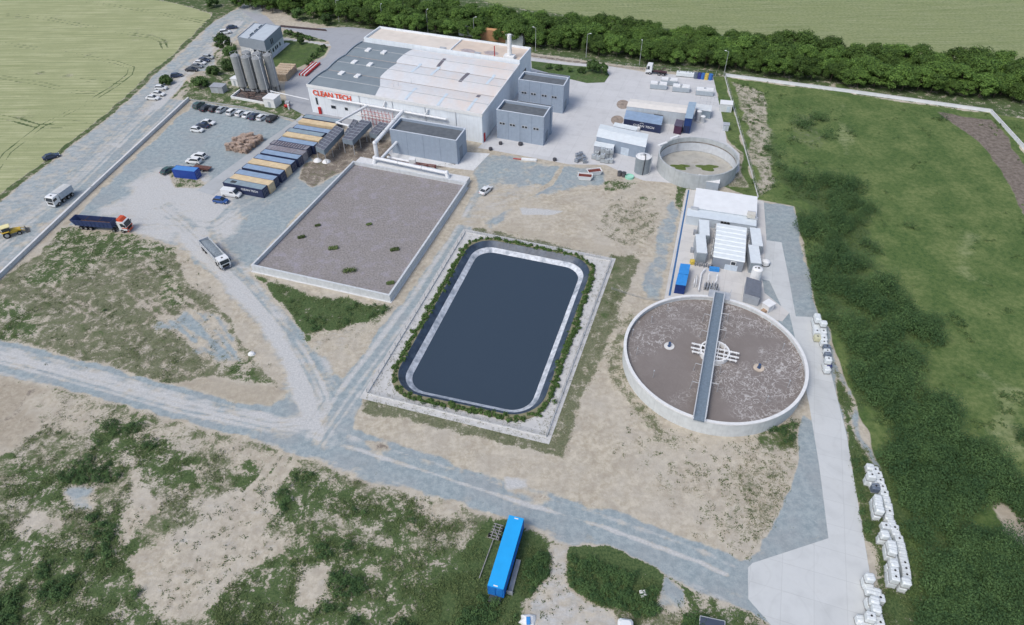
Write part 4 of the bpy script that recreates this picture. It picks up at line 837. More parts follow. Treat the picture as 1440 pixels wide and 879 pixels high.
for z in (3.0, 4.2, 5.4): mr.tube([(u0, 0, z), (u0+10, 0, z)], .05, 5)
mr.build('frame', red, a)
for z, v in ((3.3, .4), (2.9, .9), (3.6, 1.2)): mw.tube([(u0-2, v, z), (u0+16, v, z)], .14, 8)
mw.build('pipes', whitem, a)
for px, py in ((446.5, 226), (459, 227.5)):
    q = G(px, py); m = MB(); 
    m.loft([[(math.cos(t*.7)*rr_, math.sin(t*.7)*rr_, z) for t in range(9)] for z, rr_ in ((-.05, 1.3), (.25, 1.1), (.6, .6), (.8, .12))]); o = m.build('dust_heap', whitem, None, True, loc=q)
    tag(o, 'small white powder heap, %s of two under the first cooler' % ('left one' if px < 450 else 'right one'), 'heap', 'white powder heaps under the cooler')

# ------------------------------------------------------------------ office, silos, sheds
offg = pm('office_grey', (.25, .29, .34), .5, .05); offr = pm('office_roof', (.48, .53, .57), .5, .07, .5)
ho = 7.0; fo, wo, do = frame((333, 50), (371.7, 57.5), (394.6, 36.7), ho); of = thing('office_building', 'two storey office, grey above white, with pale roof in two halves beside the silos', 'building', fo.O)
MB(fo).box(.1, wo-.1, .1, do-.1, -.1, 3.2).build('ground_floor', pm('office_white', (.66, .68, .69), .6, .05, streak=.2), of)
MB(fo).box(0, wo*.42, 0, do, 3.2, ho-.7).build('upper_floor', offg, of); MB(fo).box(wo*.42+.02, wo, -.4, do, 3.2, ho-.2).build('upper_floor', offg, of)
def lipped(f, u0, u1, v0, v1, z, nm, mat, par, lipm, t=.22):
    MB(f).box(u0+t, u1-t, v0+t, v1-t, z-.02, z+.06).build(nm, mat, par); m = MB(f); m.box(u0, u1, v0, v0+t, z, z+.25); m.box(u0, u1, v1-t, v1, z, z+.25); m.box(u0, u0+t, v0+t, v1-t, z, z+.25); m.box(u1-t, u1, v0+t, v1-t, z, z+.25); m.build('parapet', lipm, par)
lipped(fo, 0, wo*.42, 0, do, ho-.7, 'roof', offr, of, offg); lipped(fo, wo*.42+.02, wo, -.4, do, ho-.2, 'roof', offr, of, offg)
for k in range(3): MB(fo).box(wo*.36, wo*.42, 2.5+k*4, 5+k*4, ho-.6, ho+.1).build('roof_light', glass, of)
m = MB(fo); m.box(wo*.5, wo-.08, -.05, .05+.1, .2, 2.9); m.build('entrance_glazing', glass, of)
for u in (wo*.5, wo*.68, wo-.25): MB(fo).box(u-.15, u+.15, -.4, -.1, 0, 3.2).build('column', whitem, of)
fs = Frame(fo.O, fo.V, -fo.U)
def side_win(par, v0, v1, z0, z1, w=wo, f=fo): m = MB(f); m.box(w-.12, w+.05, v0, v1, z0, z1); m.build('window', glass, par)
for v0, v1, z0, z1 in ((1, 3.2, .4, 2.8), (4.6, 5.6, 1.2, 2.4), (7, 7.8, 1.2, 2.4), (8.6, 9.4, 1.2, 2.4), (11, 11.8, 1.2, 2.4), (4.5, 5.2, 4, 5.8), (5.8, 6.5, 4, 5.8)): side_win(of, v0, v1, z0, z1)
sheet('office_path', [(373, 84), (402, 60), (408, 61), (378, 87), (348, 80), (352, 77)], conc, .05)
sil = pm('silo_metal', (.33, .345, .35), .45, .06, .8, metal=.2, streak=.45, dirtcol=(.17, .18, .19)); hs_ = 12.2
fS = fr_at(344.5, 128.5, -17); n0 = 0; names = ['left', 'middle', 'right']
for row in (1, 0):
    for k in range(3):
        b = fS.O+fS.U*(k*4.0+row*2.0)+fS.V*(row*3.4); s = thing('silo', 'tall ribbed metal silo, %s of the %s row of three by the car park' % (names[k], 'back' if row else 'front'), 'silo', b, group='six tall metal silos')
        MB().cyl(0, 0, 2.0, hs_, 1.5, 28).build('shell', sil, s, True); MB().cyl(0, 0, hs_, hs_+.55, 1.5, 28, .4).build('dome', sil, s, True); MB().cyl(0, 0, .8, 2.0, .3, 20, 1.45).build('cone', sil, s, True)
        for i in range(4): a = i*math.pi/2+.4; MB().box(math.cos(a)*1.35-.1, math.cos(a)*1.35+.1, math.sin(a)*1.35-.1, math.sin(a)*1.35+.1, 0, 2.3).build('leg', darkm, s)
        m = MB()
        for z in (4, 6, 8, 10): m.ring(1.49, 1.55, z, z+.12, 28)
        m.build('hoop', pm('hoop', (.28, .29, .30), .5), s)
        m = MB(); m.ring(1.38, 1.43, hs_+.9, hs_+.95, 16)
        for i in range(8): a = i*math.pi/4; m.tube([(1.4*math.cos(a), 1.4*math.sin(a), hs_-.05), (1.4*math.cos(a), 1.4*math.sin(a), hs_+.95)], .03, 4)
        m.build('rail', galv, s)
        MB().tube([(1.25, -1.0, .5), (1.25, -1.0, hs_+.5), (.3, -.2, hs_+1.0)], .09, 6).build('fill_pipe', whitem if k == 2 and row == 0 else galv, s, True)
P = [G(325.5, 138), G(372.5, 146.5), G(384, 130), G(339.5, 127)]; a = thing('silo_bund', 'low white kerb round the pit of rusty pipes under the silos', 'bund', P[0]); m = MB()
for p, q in zip(P, P[1:]+P[:1]): d = (q-p).normalized(); nn = Vector((-d.y, d.x, 0))*.2; V = [p-P[0]-nn, q-P[0]-nn, q-P[0]+nn, p-P[0]+nn]; m.prism([(v.x, v.y) for v in V], -.1, .7)
m.build('kerb', whitem, a); m = MB(); m.prism([((p-P[0]).x, (p-P[0]).y) for p in P], .02, .06); m.build('pit_floor', pm('pit_floor', (.10, .09, .09), .9, .4, 1.5), a)
m = MB(); random.seed(3)
for k in range(26):
    q = P[0].lerp(P[1], random.uniform(.08, .95)).lerp(P[3].lerp(P[2], random.uniform(.1, .9)), random.uniform(.15, .75))-P[0]; e = Vector((random.uniform(-2, 2), random.uniform(-.8, .8), 0)); z = random.uniform(.3, 1.1); m = MB(); m.tube([(q.x, q.y, z), (q.x+e.x, q.y+e.y, z), (q.x+e.x, q.y+e.y, .1)], random.uniform(.07, .16), 6); m.build('pipe', pm('rusty_pipes', (.20, .14, .12), .7, .3), a)
pass
def shed(label, px, py, w, d, h, ang, wall, roofm=None, name='shed', cat='shed', ov=.15, pitch=0.0, door=True, doorm=None):
    f = fr_at(px, py, ang); a = thing(name, label, cat, f.O); MB(f).box(0, w, 0, d, -.05, h).build('wall', wall, a)
    m = MB(f)
    if pitch: m.front([(-ov, h), (d+ov, h), (d/2, h+pitch)], -ov, w+ov)
    else: m.box(-ov, w+ov, -ov, d+ov, h, h+.14)
    m.build('roof', roofm or whitem, a)
    if door: MB(f).box(w*.38, w*.38+min(.95, w*.3), -.04, .02, .05, min(2.0, h-.3)).build('door', doorm or pm('shed_door', (.40, .44, .47), .5), a)
    return a, f
shed('white box shed at the foot of the silos with a pipe to the hall', 372.5, 150.5, 3.9, 4.0, 2.9, -16, whitem)
shed('small white cubic cabin behind the grass mound left of the silos', 326.5, 120.5, 2.6, 2.4, 2.5, -20, whitem); shed('small grey cabin between the mound shrubs and the silos', 297.5, 130.5, 4.4, 3.0, 2.1, -10, pm('shed_grey', (.36, .38, .41), .6, .08), pm('shed_roof', (.33, .35, .38), .6))
d1, d2_ = G(380, 128, 3.2), G(434, 140, 2.8); duct_run('thin white pipe from the silo shed to the factory hall', [d1, d2_], .16)
q = G(404, 151.5); a = thing('pump_unit', 'small red and grey pump unit by the silo shed', 'pump', q); MB().tube([(-.8, 0, .6), (.9, 0, .6)], .5, 12).build('tank', red, a, True); MB().rbox(-.7, .7, .7, 2.0, .1, 1.6, .08).build('motor_box', pm('grey_box', (.38, .40, .42)), a); MB().cyl(.9, -1.2, 0, 1.7, .3, 10).build('bollard', whitem, a)
# steel beams, pallets
wood = pm('pale_timber', (.64, .52, .38), .8, .2, 3); wood2 = pm('weathered_timber', (.48, .37, .30), .85, .3, 2)
def pallet_stack(px, py, n, h, ang, seed, box=(1.2, .9), mat=None, jit=.1, origin=None, lab='', grp='', name='pallet_stack'):
    f = fr_at(px, py, ang); rd = random.Random(seed); m = MB(); z = 0; k = 0
    while z < h:
        dx, dy = rd.uniform(-jit, jit)*.5, rd.uniform(-jit, jit)*.5
        for s in (-1, 0, 1): m.box(-box[0]/2+dx, box[0]/2+dx, s*box[1]*.42-.05+dy, s*box[1]*.42+.05+dy, z, z+.1)
        for s in range(6): u = -box[0]/2+box[0]*s/5.4; m.box(u+dx, u+.14+dx, -box[1]/2+dy, box[1]/2+dy, z+.1, z+.13)
        z += .15; k += 1
    o = m.build(name, mat or wood, None, loc=f.O); o.rotation_euler = (0, 0, math.radians(ang+rd.uniform(-6, 6))); global NPAL; NPAL += 1; return tag(o, lab % ORD[NPAL % 26], 'pallets', grp)
ORD = 'first second third fourth fifth sixth seventh eighth ninth tenth eleventh twelfth thirteenth fourteenth fifteenth sixteenth seventeenth eighteenth nineteenth twentieth twenty-first twenty-second twenty-third twenty-fourth twenty-fifth twenty-sixth'.split(); NPAL = -1
f = fr_at(381.5, 113, -10)
for i in range(4):
    for j in range(6):
        p = f.O+f.U*(.7+i*1.5)+f.V*(.7+j*1.5); pp = proj(p)
        pallet_stack(pp[0], pp[1], 0, 2.3+.15*((i*3+j) % 3), -10, i*7+j, (1.35, 1.35), wood, .06, lab='pale timber pallet stack in the block by the office lawn, %s from its left end', grp='pale pallet stacks by the office lawn')
NPAL = -1; fp_ = fr_at(322, 211, -18)
for i in range(5):
    for j in range(5):
        p = fp_.O+fp_.U*(i*1.45)+fp_.V*(j*1.9+.2*(i%2)); pp = proj(p); pallet_stack(pp[0], pp[1], 0, 1.2+1.0*random.Random(i*9+j).random(), -18+random.Random(i+j).uniform(-25, 25), i*5+j, (1.3, 1.2), wood2, .5, lab='untidy brown pallet stack in the parking yard heap, %s from its left end', grp='weathered pallet stacks on the parking yard')
sheet('planting_bed', [(747, 86), (800, 92), (850, 96), (857, 106), (850, 116), (825, 117), (800, 111), (748, 96)], pm('bed_grass', (.075, .125, .04), .9, .35, 1.5, bump=.1, bscale=3, dirt=.5, dirtcol=(.22, .19, .13)), .09)
for i_, c_ in enumerate(((876, 147), (868, 169))): sheet('soil_patch', [(c_[0]+9*math.cos(t), c_[1]+6.5*math.sin(t)) for t in [k*math.pi/8 for k in range(16)]], pm('patch_soil', (.30, .25, .21), .9, .3, 1), .05)
a = thing('steel_beams', 'bundle of red and white steel beams lying beside the hall', 'beams', G(426, 107.5)); pA, pB = G(426, 107.5), G(446, 90)
d = (pB-pA); L = d.length; d /= L; fb = Frame(None, d, Vector((-d.y, d.x, 0)))
for k in range(5): m = MB(fb); m.box(0, L-(k % 2)*.8, k*.62-.2-1.2, k*.62+.2-1.2, .2, .75); m.build('beam', red if k % 2 == 0 else whitem, a)
pA, pB = G(394, 40.5), G(450, 42); pA = G(392, 38)
o = MB().prism([(0, 0), ((G(460, 44)-pA).x, (G(460, 44)-pA).y), ((G(458, 42)-pA).x, (G(458, 42)-pA).y), (.6, 1.6)], -.05, .25).build('drainage_grate', pm('dark_grate', (.07, .05, .05), .8), None, loc=pA); tag(o, 'long dark weighbridge grating set in the paving behind the office', 'grate')

# ------------------------------------------------------------------ shipping containers
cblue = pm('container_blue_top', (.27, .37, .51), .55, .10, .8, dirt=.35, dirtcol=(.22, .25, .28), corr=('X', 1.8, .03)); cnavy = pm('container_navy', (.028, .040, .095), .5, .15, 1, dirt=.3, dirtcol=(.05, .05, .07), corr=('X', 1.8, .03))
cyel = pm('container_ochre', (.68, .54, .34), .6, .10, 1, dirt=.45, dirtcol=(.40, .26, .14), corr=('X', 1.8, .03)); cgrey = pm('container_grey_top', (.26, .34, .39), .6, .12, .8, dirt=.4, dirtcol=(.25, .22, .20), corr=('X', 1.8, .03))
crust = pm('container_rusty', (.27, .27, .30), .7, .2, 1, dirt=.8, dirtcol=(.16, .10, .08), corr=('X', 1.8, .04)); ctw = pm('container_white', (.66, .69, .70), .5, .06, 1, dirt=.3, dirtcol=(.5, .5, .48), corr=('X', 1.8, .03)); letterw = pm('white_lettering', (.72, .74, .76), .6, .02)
cbr = pm('container_bright_blue', (.02, .36, .78), .45, .05, .6, dirt=.12, dirtcol=(.05, .30, .6)); cbs = pm('container_bright_blue_shaded', (.02, .20, .62), .45, .08, .8, corr=('X', 1.8, .03))  # walls get a darker blue than the roof: their shade is put into the colour
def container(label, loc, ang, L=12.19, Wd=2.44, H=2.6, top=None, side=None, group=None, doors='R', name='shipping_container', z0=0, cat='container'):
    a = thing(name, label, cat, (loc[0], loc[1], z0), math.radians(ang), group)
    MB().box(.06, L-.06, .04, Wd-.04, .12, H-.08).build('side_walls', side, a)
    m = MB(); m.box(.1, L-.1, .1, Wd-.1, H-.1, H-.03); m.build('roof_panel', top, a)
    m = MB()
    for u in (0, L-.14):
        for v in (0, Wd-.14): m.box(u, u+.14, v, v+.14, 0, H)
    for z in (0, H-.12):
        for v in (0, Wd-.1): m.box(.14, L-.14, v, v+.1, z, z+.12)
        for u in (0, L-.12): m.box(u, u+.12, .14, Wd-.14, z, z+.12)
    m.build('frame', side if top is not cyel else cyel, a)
    u = L if doors == 'R' else 0; s = 1 if doors == 'R' else -1
    for k in (0, 1):
        x0, x1 = sorted((u-.03*s-.0, u+.03*s)); d_ = MB().box(x0, x1, .16+k*1.07, .16+k*1.07+1.04, .15, H-.16).build('door', side, a)
        m = MB(); 
        for t in (.25, .75): m.tube([(u+.06*s, .16+k*1.07+t, .2), (u+.06*s, .16+k*1.07+t, H-.2)], .025, 4)
        m.build('lock_bar', galv, d_)
    return a
CL = [(312.9, 256.5), (321, 251.7), (329, 244), (339.6, 235.6), (348, 228.3), (356, 222), (365.6, 214.8), (373, 208.5), (379, 202), (389.6, 197), (397, 190), (401, 184.6), (411.5, 179.4), (419, 171), (425, 165)]
CO = ['n', 'y', 'b', 'b', 'y', 'b', 'b', 'r', 'd', 'b', 'y', 'g', 'b', 'y', 'g']
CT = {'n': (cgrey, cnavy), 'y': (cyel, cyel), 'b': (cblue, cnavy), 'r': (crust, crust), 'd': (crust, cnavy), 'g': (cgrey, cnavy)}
lab = ['navy container lettered CLEAN TECH in white, at the near end of the row',
 'ochre yellow container next to the lettered navy one, first yellow of the row', 'blue roofed container just behind the first ochre one', 'blue roofed container just in front of the second ochre one',
 'ochre yellow container among blue ones, second yellow of the row', 'blue roofed container just behind the second ochre one', 'blue roofed container in front of the rusty roofed one', 'grey and rust stained container in the middle of the row', 'container with dark patched roof behind the rust stained one',
 'blue roofed container just in front of the third ochre one', 'ochre yellow container third yellow of the row', 'grey green roofed container just behind the third ochre one', 'blue roofed container between a grey green roofed one and the farthest ochre one', 'ochre yellow container farthest yellow of the row', 'grey green roofed container at the far end of the row']
# positions smoothed along the measured line so that neighbours do not overlap
Pm = np.array([G(*p, 2.6)[:2] for p in CL]); ka = np.arange(15); ax_ = np.polyfit(ka, Pm[:, 0], 1); ay_ = np.polyfit(ka, Pm[:, 1], 1)
dirv = np.array([ax_[0], ay_[0]]); vv = np.array([-math.sin(math.radians(-18.8)), math.cos(math.radians(-18.8))]); uu = np.array([vv[1], -vv[0]])
s = (Pm-Pm[0])@vv; us = (Pm-Pm[0])@uu
for i in range(1, 15): s[i] = max(s[i], s[i-1]+2.47)
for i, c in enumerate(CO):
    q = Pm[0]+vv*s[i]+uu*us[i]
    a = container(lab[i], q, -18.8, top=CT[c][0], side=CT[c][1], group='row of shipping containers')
    if c == 'd':
        m = MB()
        for k in range(12): m.box(1.2+k*.85, 1.25+k*.85+.35, .3, 2.1, 2.57, 2.63)
        m.build('roof_patch', pm('roof_patch', (.10, .09, .12), .8, .2), a)
    if c == 'r':
        m = MB()
        for k in range(9): m.box(1.5+k*.9, 1.5+k*.9+.4, .25, 2.2, 2.57, 2.62)
        m.build('roof_patch', pm('roof_patch2', (.27, .24, .26), .8, .2), a)
    if i == 0:
        text('CLEAN TECH', .8, letterw, a, Matrix.Translation((5.4, .02, 1.35)) @ Matrix.Rotation(math.pi/2, 4, 'X'), 'lettering', .015, 1.1, .01); MB().box(1.8, 3.4, .7, 1.7, 2.57, 2.64).build('roof_hatch', darkm, a)
# small blue box in the car park
q = G(245.5, 249.5); container('short bright blue container standing in the parking yard beside two white cars', (q.x, q.y), -12, 6.9, 2.4, 2.5, pm('mid_blue_top', (.08, .24, .56), .5, .08), pm('mid_blue_side', (.02, .06, .30), .5, .1), None)
# the long bright blue one in the foreground grass
h = 3.1; f_, w_, d_ = frame((685.5, 823), (708, 829), (731.5, 728), h); a = thing('shipping_container', 'long bright blue container standing alone in the foreground grass', 'container', f_.O); f_.V = Vector((-f_.U.y, f_.U.x, 0))
MB(f_).box(.05, w_-.05, .05, d_-.05, .5, h-.1).build('side_walls', cbs, a); MB(f_).box(.0, w_, .0, d_, h-.1, h).build('roof_panel', cbr, a)
m = MB(f_)
for u in (0, w_-.14):
    for v in (0, d_-.14): m.box(u-.01, u+.15, v-.01, v+.15, .45, h-.1)
m.box(0, w_, -.03, .1, h-.3, h-.1); m.box(0, w_, -.03, .1, .45, .62); m.box(w_-.1, w_+.03, .1, d_, .45, .65); m.build('frame', cbs, a)
for k in (0, 1): MB(f_).box(.18+k*w_*.46, w_*.46+k*w_*.44, -.05, .05, .65, h-.32).build('door', cbs, a)
MB(f_).box(.3, w_-.3, -1.0, d_-1, .1, .5).build('underframe', darkm, a); MB(f_).box(w_*.35, w_*.62, .12, .3, h, h+.03).build('roof_label', whitem, a); MB(f_).box(w_*.4, w_*.66, d_-.4, d_-.25, h, h+.03).build('roof_label', whitem, a)
for v in (1, 1.9, d_-2): 
    for u in (.25, w_-.35): 
        c = MB(f_); x, y, _ = c.P(u, v, 0); MB(Frame(None, f_.U, f_.V)).tube([(u-.1, v, .42), (u+.25, v, .42)], .42, 14).build('wheel', blackm, a)
q = G(717, 835); m = MB(fr_at(717, 835, -15)); m.box(-.35, .35, 0, 5.2, .05, .4); m.box(-.45, .45, -.2, 0, .05, .9); o = m.build('loading_ramp', pm('ramp_grey', (.30, .32, .33), .7, .2), None, loc=q); tag(o, 'narrow grey ramp lying along the right side of the blue container', 'ramp')
q = G(694, 760); f9 = fr_at(694, 760, 72); a = thing('farm_implement', 'rusty grey implement frame half hidden in weeds left of the blue container', 'implement', q); m = MB(f9)
m.box(-6.5, 0, -.06, .06, .3, .45); m.box(0, 2.6, -.5, -.38, .4, .55); m.box(0, 2.6, .38, .5, .4, .55)
for k in range(6): m.box(k*.5, k*.5+.1, -.8, .8, .35, .5)
m.tube([(.3, -.8, .3), (1.2, .2, 1.1), (2.2, .6, .3)], .07, 5); m.build('frame', pm('implement_steel', (.28, .27, .27), .7, .2), a)
for u, v in ((.5, -.9), (.5, .9), (2, -.9)): MB(f9).tube([(u, v-.1, .35), (u, v+.1, .35)], .35, 12).build('wheel', blackm, a)

# ------------------------------------------------------------------ right-hand yard
def simple_block(label, FL, FR, BR, h, wallm_, roofm_, name='cabin', cat='cabin', z0=-.05, doors=(), group=None, lip=.1, pitch=0, ribs=0):
    f, w, d = frame(FL, FR, BR, h); a = thing(name, label, cat, f.O, group=group); MB(f).box(0, w, 0, d, z0, h-.12).build('wall', wallm_, a); m = MB(f)
    if pitch: m.front([(-lip, h-.12), (d+lip, h-.12), (d/2, h-.12+pitch)], -lip, w+lip)
    elif ribs:
        for k in range(ribs): t0, t1 = d*k/ribs, d*(k+1)/ribs; m.front([(t0, h-.12), (t1-.02, h-.12), (t1-.25, h+.12), (t0+.25, h+.12)], -lip, w+lip)
    else: m.box(-lip, w+lip, -lip, d+lip, h-.12, h)
    m.build('roof', roofm_, a)
    for i, (u0, u1, z1, mt) in enumerate(doors): m = MB(f); m.box(u0*w, u1*w, -.08, .0, .05, z1); m.build('door', mt, a)
    return a, f, w, d
gw = pm('shed_grey_wall', (.28, .34, .42), .55, .06, 1, corr=('X', 1.5, .02)); wroof = pm('white_sheet_roof', (.68, .73, .75), .5, .05, 1, corr=('X', 1.4, .02)); creamr = pm('cream_sheet_roof', (.70, .67, .62), .55, .06, .7); pgw = pm('pale_grey_wall', (.47, .52, .56), .55, .06, 1, streak=.2)
ld = pm('light_door', (.52, .60, .68), .5)
a, f, w, d = simple_block('grey shed with white roof and a pale door, left of the steel storage tank', (839, 191.4), (907.8, 206.5), (911.6, 188.2), 4.0, gw, wroof, 'grey_shed', 'shed', doors=((.52, .68, 2.3, ld),), pitch=.5)
simple_block('long grey hall with cream roof beside the navy lettered container', (881.5, 149), (964.4, 159), (968, 148), 4.2, pgw, creamr, 'long_hall', 'building', pitch=.3)
a, f, w, d = simple_block('navy container with white CLEAN TECH lettering in front of the long cream roofed hall', (877.7, 166.5), (930, 175.5), (932.5, 163.5), 2.9, cnavy, cblue, 'shipping_container', 'container')
text('CLEAN TECH', .95, letterw, a, wallM(f, 3.0, -.06, 1.1), 'lettering', .015, 1.15, .01); m = MB(f); m.ring(.55, .68, 0, .03, 20); lg = MB(); 
V = [f.U*(5.6+.55*math.cos(t))+Vector((0, 0, 2.05+.35*math.sin(t)))-f.V*.08 for t in [math.pi*k/8 for k in range(9)]]; MB().tube([tuple(v) for v in V], .05, 5).build('emblem', letterw, a)
MB(f).box(w*.75, w, d+.02, d+.35, 0, 3.0).build('frame', darkm, a)
simple_block('small white roofed cabin squeezed behind the grey shed', (862.7, 177), (894.5, 183.5), (896.5, 178.5), 2.4, pgw, wroof, 'cabin', 'cabin')
simple_block('little white roofed annex behind the stacked plastic tanks', (835.5, 204.5), (862, 209.5), (864, 203.5), 2.6, pm('annex_grey', (.33, .36, .41), .5, .05, corr=('X', 3, .02)), wroof, 'annex', 'annex')
a, f, w, d = simple_block('tall dark blue double stacked container, end towards the empty tank', (963.5, 165.5), (973.5, 166.5), (979, 144), 5.0, pm('deep_blue_wall', (.025, .06, .20), .5, .15, 2, corr=('X', 3, .04)), pm('pale_blue_roof', (.30, .40, .50), .55, .08, 1, corr=('X', 1.8, .03)), 'stacked_container', 'container')
for k in (0, 1): MB(f).box(.1+k*w*.48, w*.46+k*w*.46, -.06, 0, .2, 2.4).build('door', cnavy, a)
simple_block('dark maroon container with pipes left of the double stacked one', (948.5, 176), (959, 178), (962, 169.5), 2.7, pm('maroon', (.07, .03, .06), .5, .2, 2), pm('dark_top', (.10, .09, .13), .6, .2), 'small_container', 'container')
simple_block('white cubic cabin on the grass strip by the thin fence', (1013, 146), (1030.5, 147.5), (1031, 141.8), 2.6, ctw, whitem, 'cabin', 'cabin', doors=((.6, .85, 1.9, ld),))
simple_block('grey equipment container with pale top right of the double stacked one', (978.5, 153.5), (1000, 156.5), (1001, 148.5), 2.6, pm('equip_grey', (.27, .33, .39), .5, .08, corr=('X', 3, .03)), ctw, 'equipment_container', 'container')
for k, (p, s) in enumerate((((981, 170), 'left'), ((987, 172), 'right'))):
    q = G(*p); a = thing('process_vessel', 'small upright silver vessel %s of two by the double stacked container' % s, 'vessel', q); MB().cyl(0, 0, .4, 3.2 if k == 0 else 2.0, .8, 16).build('shell', galv, a, True); MB().cyl(0, 0, 3.2 if k == 0 else 2.0, 3.5 if k == 0 else 2.3, .8, 16, .2).build('cap', whitem, a, True); MB().cyl(0, 0, -.02, .4, .9, 12).build('base', conc, a)
q = G(985, 150); fq = fr_at(981, 157, -17); a = thing('tank_cage', 'grid railed steel frame with round vessels near the yard edge', 'frame', fq.O); m = MB(fq)
for k in range(6):
    for v in (0, 3.4): m.tube([(k*1.1, v, 2.7), (k*1.1, v, 3.7)], .04, 4)
for v in (0, 3.4): m.tube([(0, v, 3.7), (5.5, v, 3.7)], .04, 4)
m.build('railing', galv, a)
for i, (px, py, lab_) in enumerate(((913.5, 125, 'left of the front row'), (945, 129, 'middle of the front row'), (978, 134, 'right end of the front row'), (928.5, 119.5, 'alone in the back row'))):
    fA = fr_at(px, py, -13); a = thing('air_handling_unit', 'white topped grey air unit on the yard, %s' % lab_, 'air unit', fA.O, group='air units set out on the yard')
    MB(fA).box(0, 5.6, 0, 2.4, .15, 1.6).build('casing', pm('unit_grey', (.37, .42, .46), .5, .08), a); MB(fA).box(.1, 2.4 if i != 2 else 5.5, .1, 2.3, 1.6, 2.0).build('top_box', whitem, a); 
    if i != 2: MB(fA).box(3.0, 5.5, .1, 2.3, 1.6, 1.95).build('top_box', whitem, a)
    MB(fA).cyl(2.7, 1.2, 1.6, 2.3, .4, 12).build('fan', galv, a); MB(fA).box(0, 5.6, 0, 2.4, -.02, .15).build('skid', darkm, a)
# IBC tanks, drums, skips
def ibc(label, loc, rz, group, wrap=True, z0=0, mat=None, sc=1.0):
    cap_ = not wrap or rd.random() < .5; key = (wrap, mat.name if mat else '', cap_)
    if wrap: sc = (sc*rd.uniform(.94, 1.06), sc*rd.uniform(.94, 1.06), sc*rd.uniform(.88, 1.0))
    if key in IB: return dup(IB[key], (loc[0], loc[1], z0), rz, label, group, sc)
    a = thing('wrapped_tank' if wrap else 'caged_tank', label, 'tank', (loc[0], loc[1], z0), rz, group)
    a.scale = sc if isinstance(sc, tuple) else (sc,)*3
    MB().rbox(-.5, .5, -.5, .5, .14, 1.12, .08 if cap_ else .14).build('body', mat or (pm('white_wrap', (.66, .70, .71), .4, .07, 3) if wrap else pm('milky_plastic', (.45, .50, .53), .4, .1, 2)), a)
    m = MB(); 
    for v in (-.42, 0, .42): m.box(-.5, .5, v-.06, v+.06, 0, .1)
    m.box(-.52, .52, -.52, .52, .1, .14); m.build('pallet', pm('grey_pallet', (.30, .31, .31), .8, .2), a)
    if cap_: MB().cyl(0, 0, 1.12, 1.17, .13, 10).build('cap', blackm, a)
    m = MB()
    if not wrap:
        for k in range(5):
            t = -.5+k*.25
            for s in (-.52, .52): m.box(t-.015, t+.015, s-.015, s+.015, .14, 1.16); m.box(s-.015, s+.015, t-.015, t+.015, .14, 1.16)
        for z in (.4, .7, 1.0, 1.15):
            for s in (-.53, .53): m.box(-.53, .53, s-.012, s+.012, z-.02, z+.02); m.box(s-.012, s+.012, -.53, .53, z-.02, z+.02)
        m.build('cage', galv, a)
    else:
        m.box(-.505, .505, -.09, -.05, 1.1, 1.13); m.box(-.505, .505, .25, .28, 1.1, 1.13); m.build('strap', pm('strap_grey', (.40, .43, .45)), a)
    IB[key] = a; return a
IB = {}; rd = random.Random(5)
yel_ = pm('yellowed_wrap', (.55, .54, .38), .5, .1, 3); darkw = pm('dark_slate_cover', (.12, .15, .20), .5, .2, 2); bluew = pm('blue_cover', (.04, .05, .20), .5, .2, 2)
BAGS = []
def place_tanks(pts, group, where, ox, oy, k, rz, hh=1.1, sc=1.2):
    pts = sorted(pts, key=lambda e: (e[1], e[0]))
    for n_, e in enumerate(pts):
        x, y = e[:2]; opt = e[2] if len(e) > 2 else ''
        z = 1.16*sc if 's' in opt else 0; q = G(ox+x/k, oy+y/k, z+hh*.9); BAGS.append((q.x, q.y))
        mat = {'d': darkw, 'y': yel_, 'b': bluew}.get(opt[:1]) if opt[:1] in 'dyb' and opt else None
        col = {'d': 'dark covered', 'y': 'yellowed', 'b': 'navy covered'}[opt[0]] if mat else 'white wrapped'
        if 's' in opt: ibc('white cube tank underneath the %s one of %s' % (ORD[n_], where), q, rz+rd.uniform(-.1, .1), group, True, 0, None, sc)
        ibc('%s cube tank, %s from top of %s' % (col, ORD[n_], where), q, rz+rd.uniform(-.12, .12), group, True, z, mat, sc)
A_ = math.radians(-14)
place_tanks([(88, 62), (112, 78), (95, 105, 's'), (128, 100), (102, 140), (138, 132), (115, 165, 'd'), (150, 165), (160, 198), (172, 228), (130, 222, 's'), (132, 250, 's'), (138, 282, 's'), (180, 262), (186, 292), (186, 322), (198, 350)], 'upper group of wrapped tanks in the shrubs by the path', 'the upper row beside the shrubs', 1200, 640, 3.68, A_, 1.1)
place_tanks([(166, 368), (212, 378), (165, 408, 's'), (220, 402), (178, 438), (236, 434), (200, 462, 's'), (246, 466), (206, 492, 's'), (252, 498), (205, 530), (258, 530), (212, 560, 's'), (264, 560), (214, 600, 's'), (270, 590), (218, 632, 's'), (274, 622), (275, 655, 's')], 'lower double row of wrapped tanks in the grass', 'the lower double row in the grass', 1200, 640, 3.68, A_, 1.1)
place_tanks([(88, 632, 's'), (80, 668), (88, 700), (122, 712), (138, 740), (112, 752, 's'), (88, 765), (122, 795, 's'), (92, 835, 's'), (130, 838), (40, 850), (96, 868), (138, 868), (60, 880)], 'wrapped tanks standing on the edge of the concrete path', 'the bottom row on the path edge', 1200, 640, 3.68, A_, 1.1)
place_tanks([(262, 120, 's'), (268, 160, 's'), (342, 208, 's'), (250, 235), (250, 278), (252, 320), (330, 275), (332, 320), (262, 385, 'y'), (336, 365), (340, 408), (340, 450)], 'wrapped tanks by the big round tank', 'the double row near the treatment tank', 1120, 430, 8.79, math.radians(-8), 1.1)
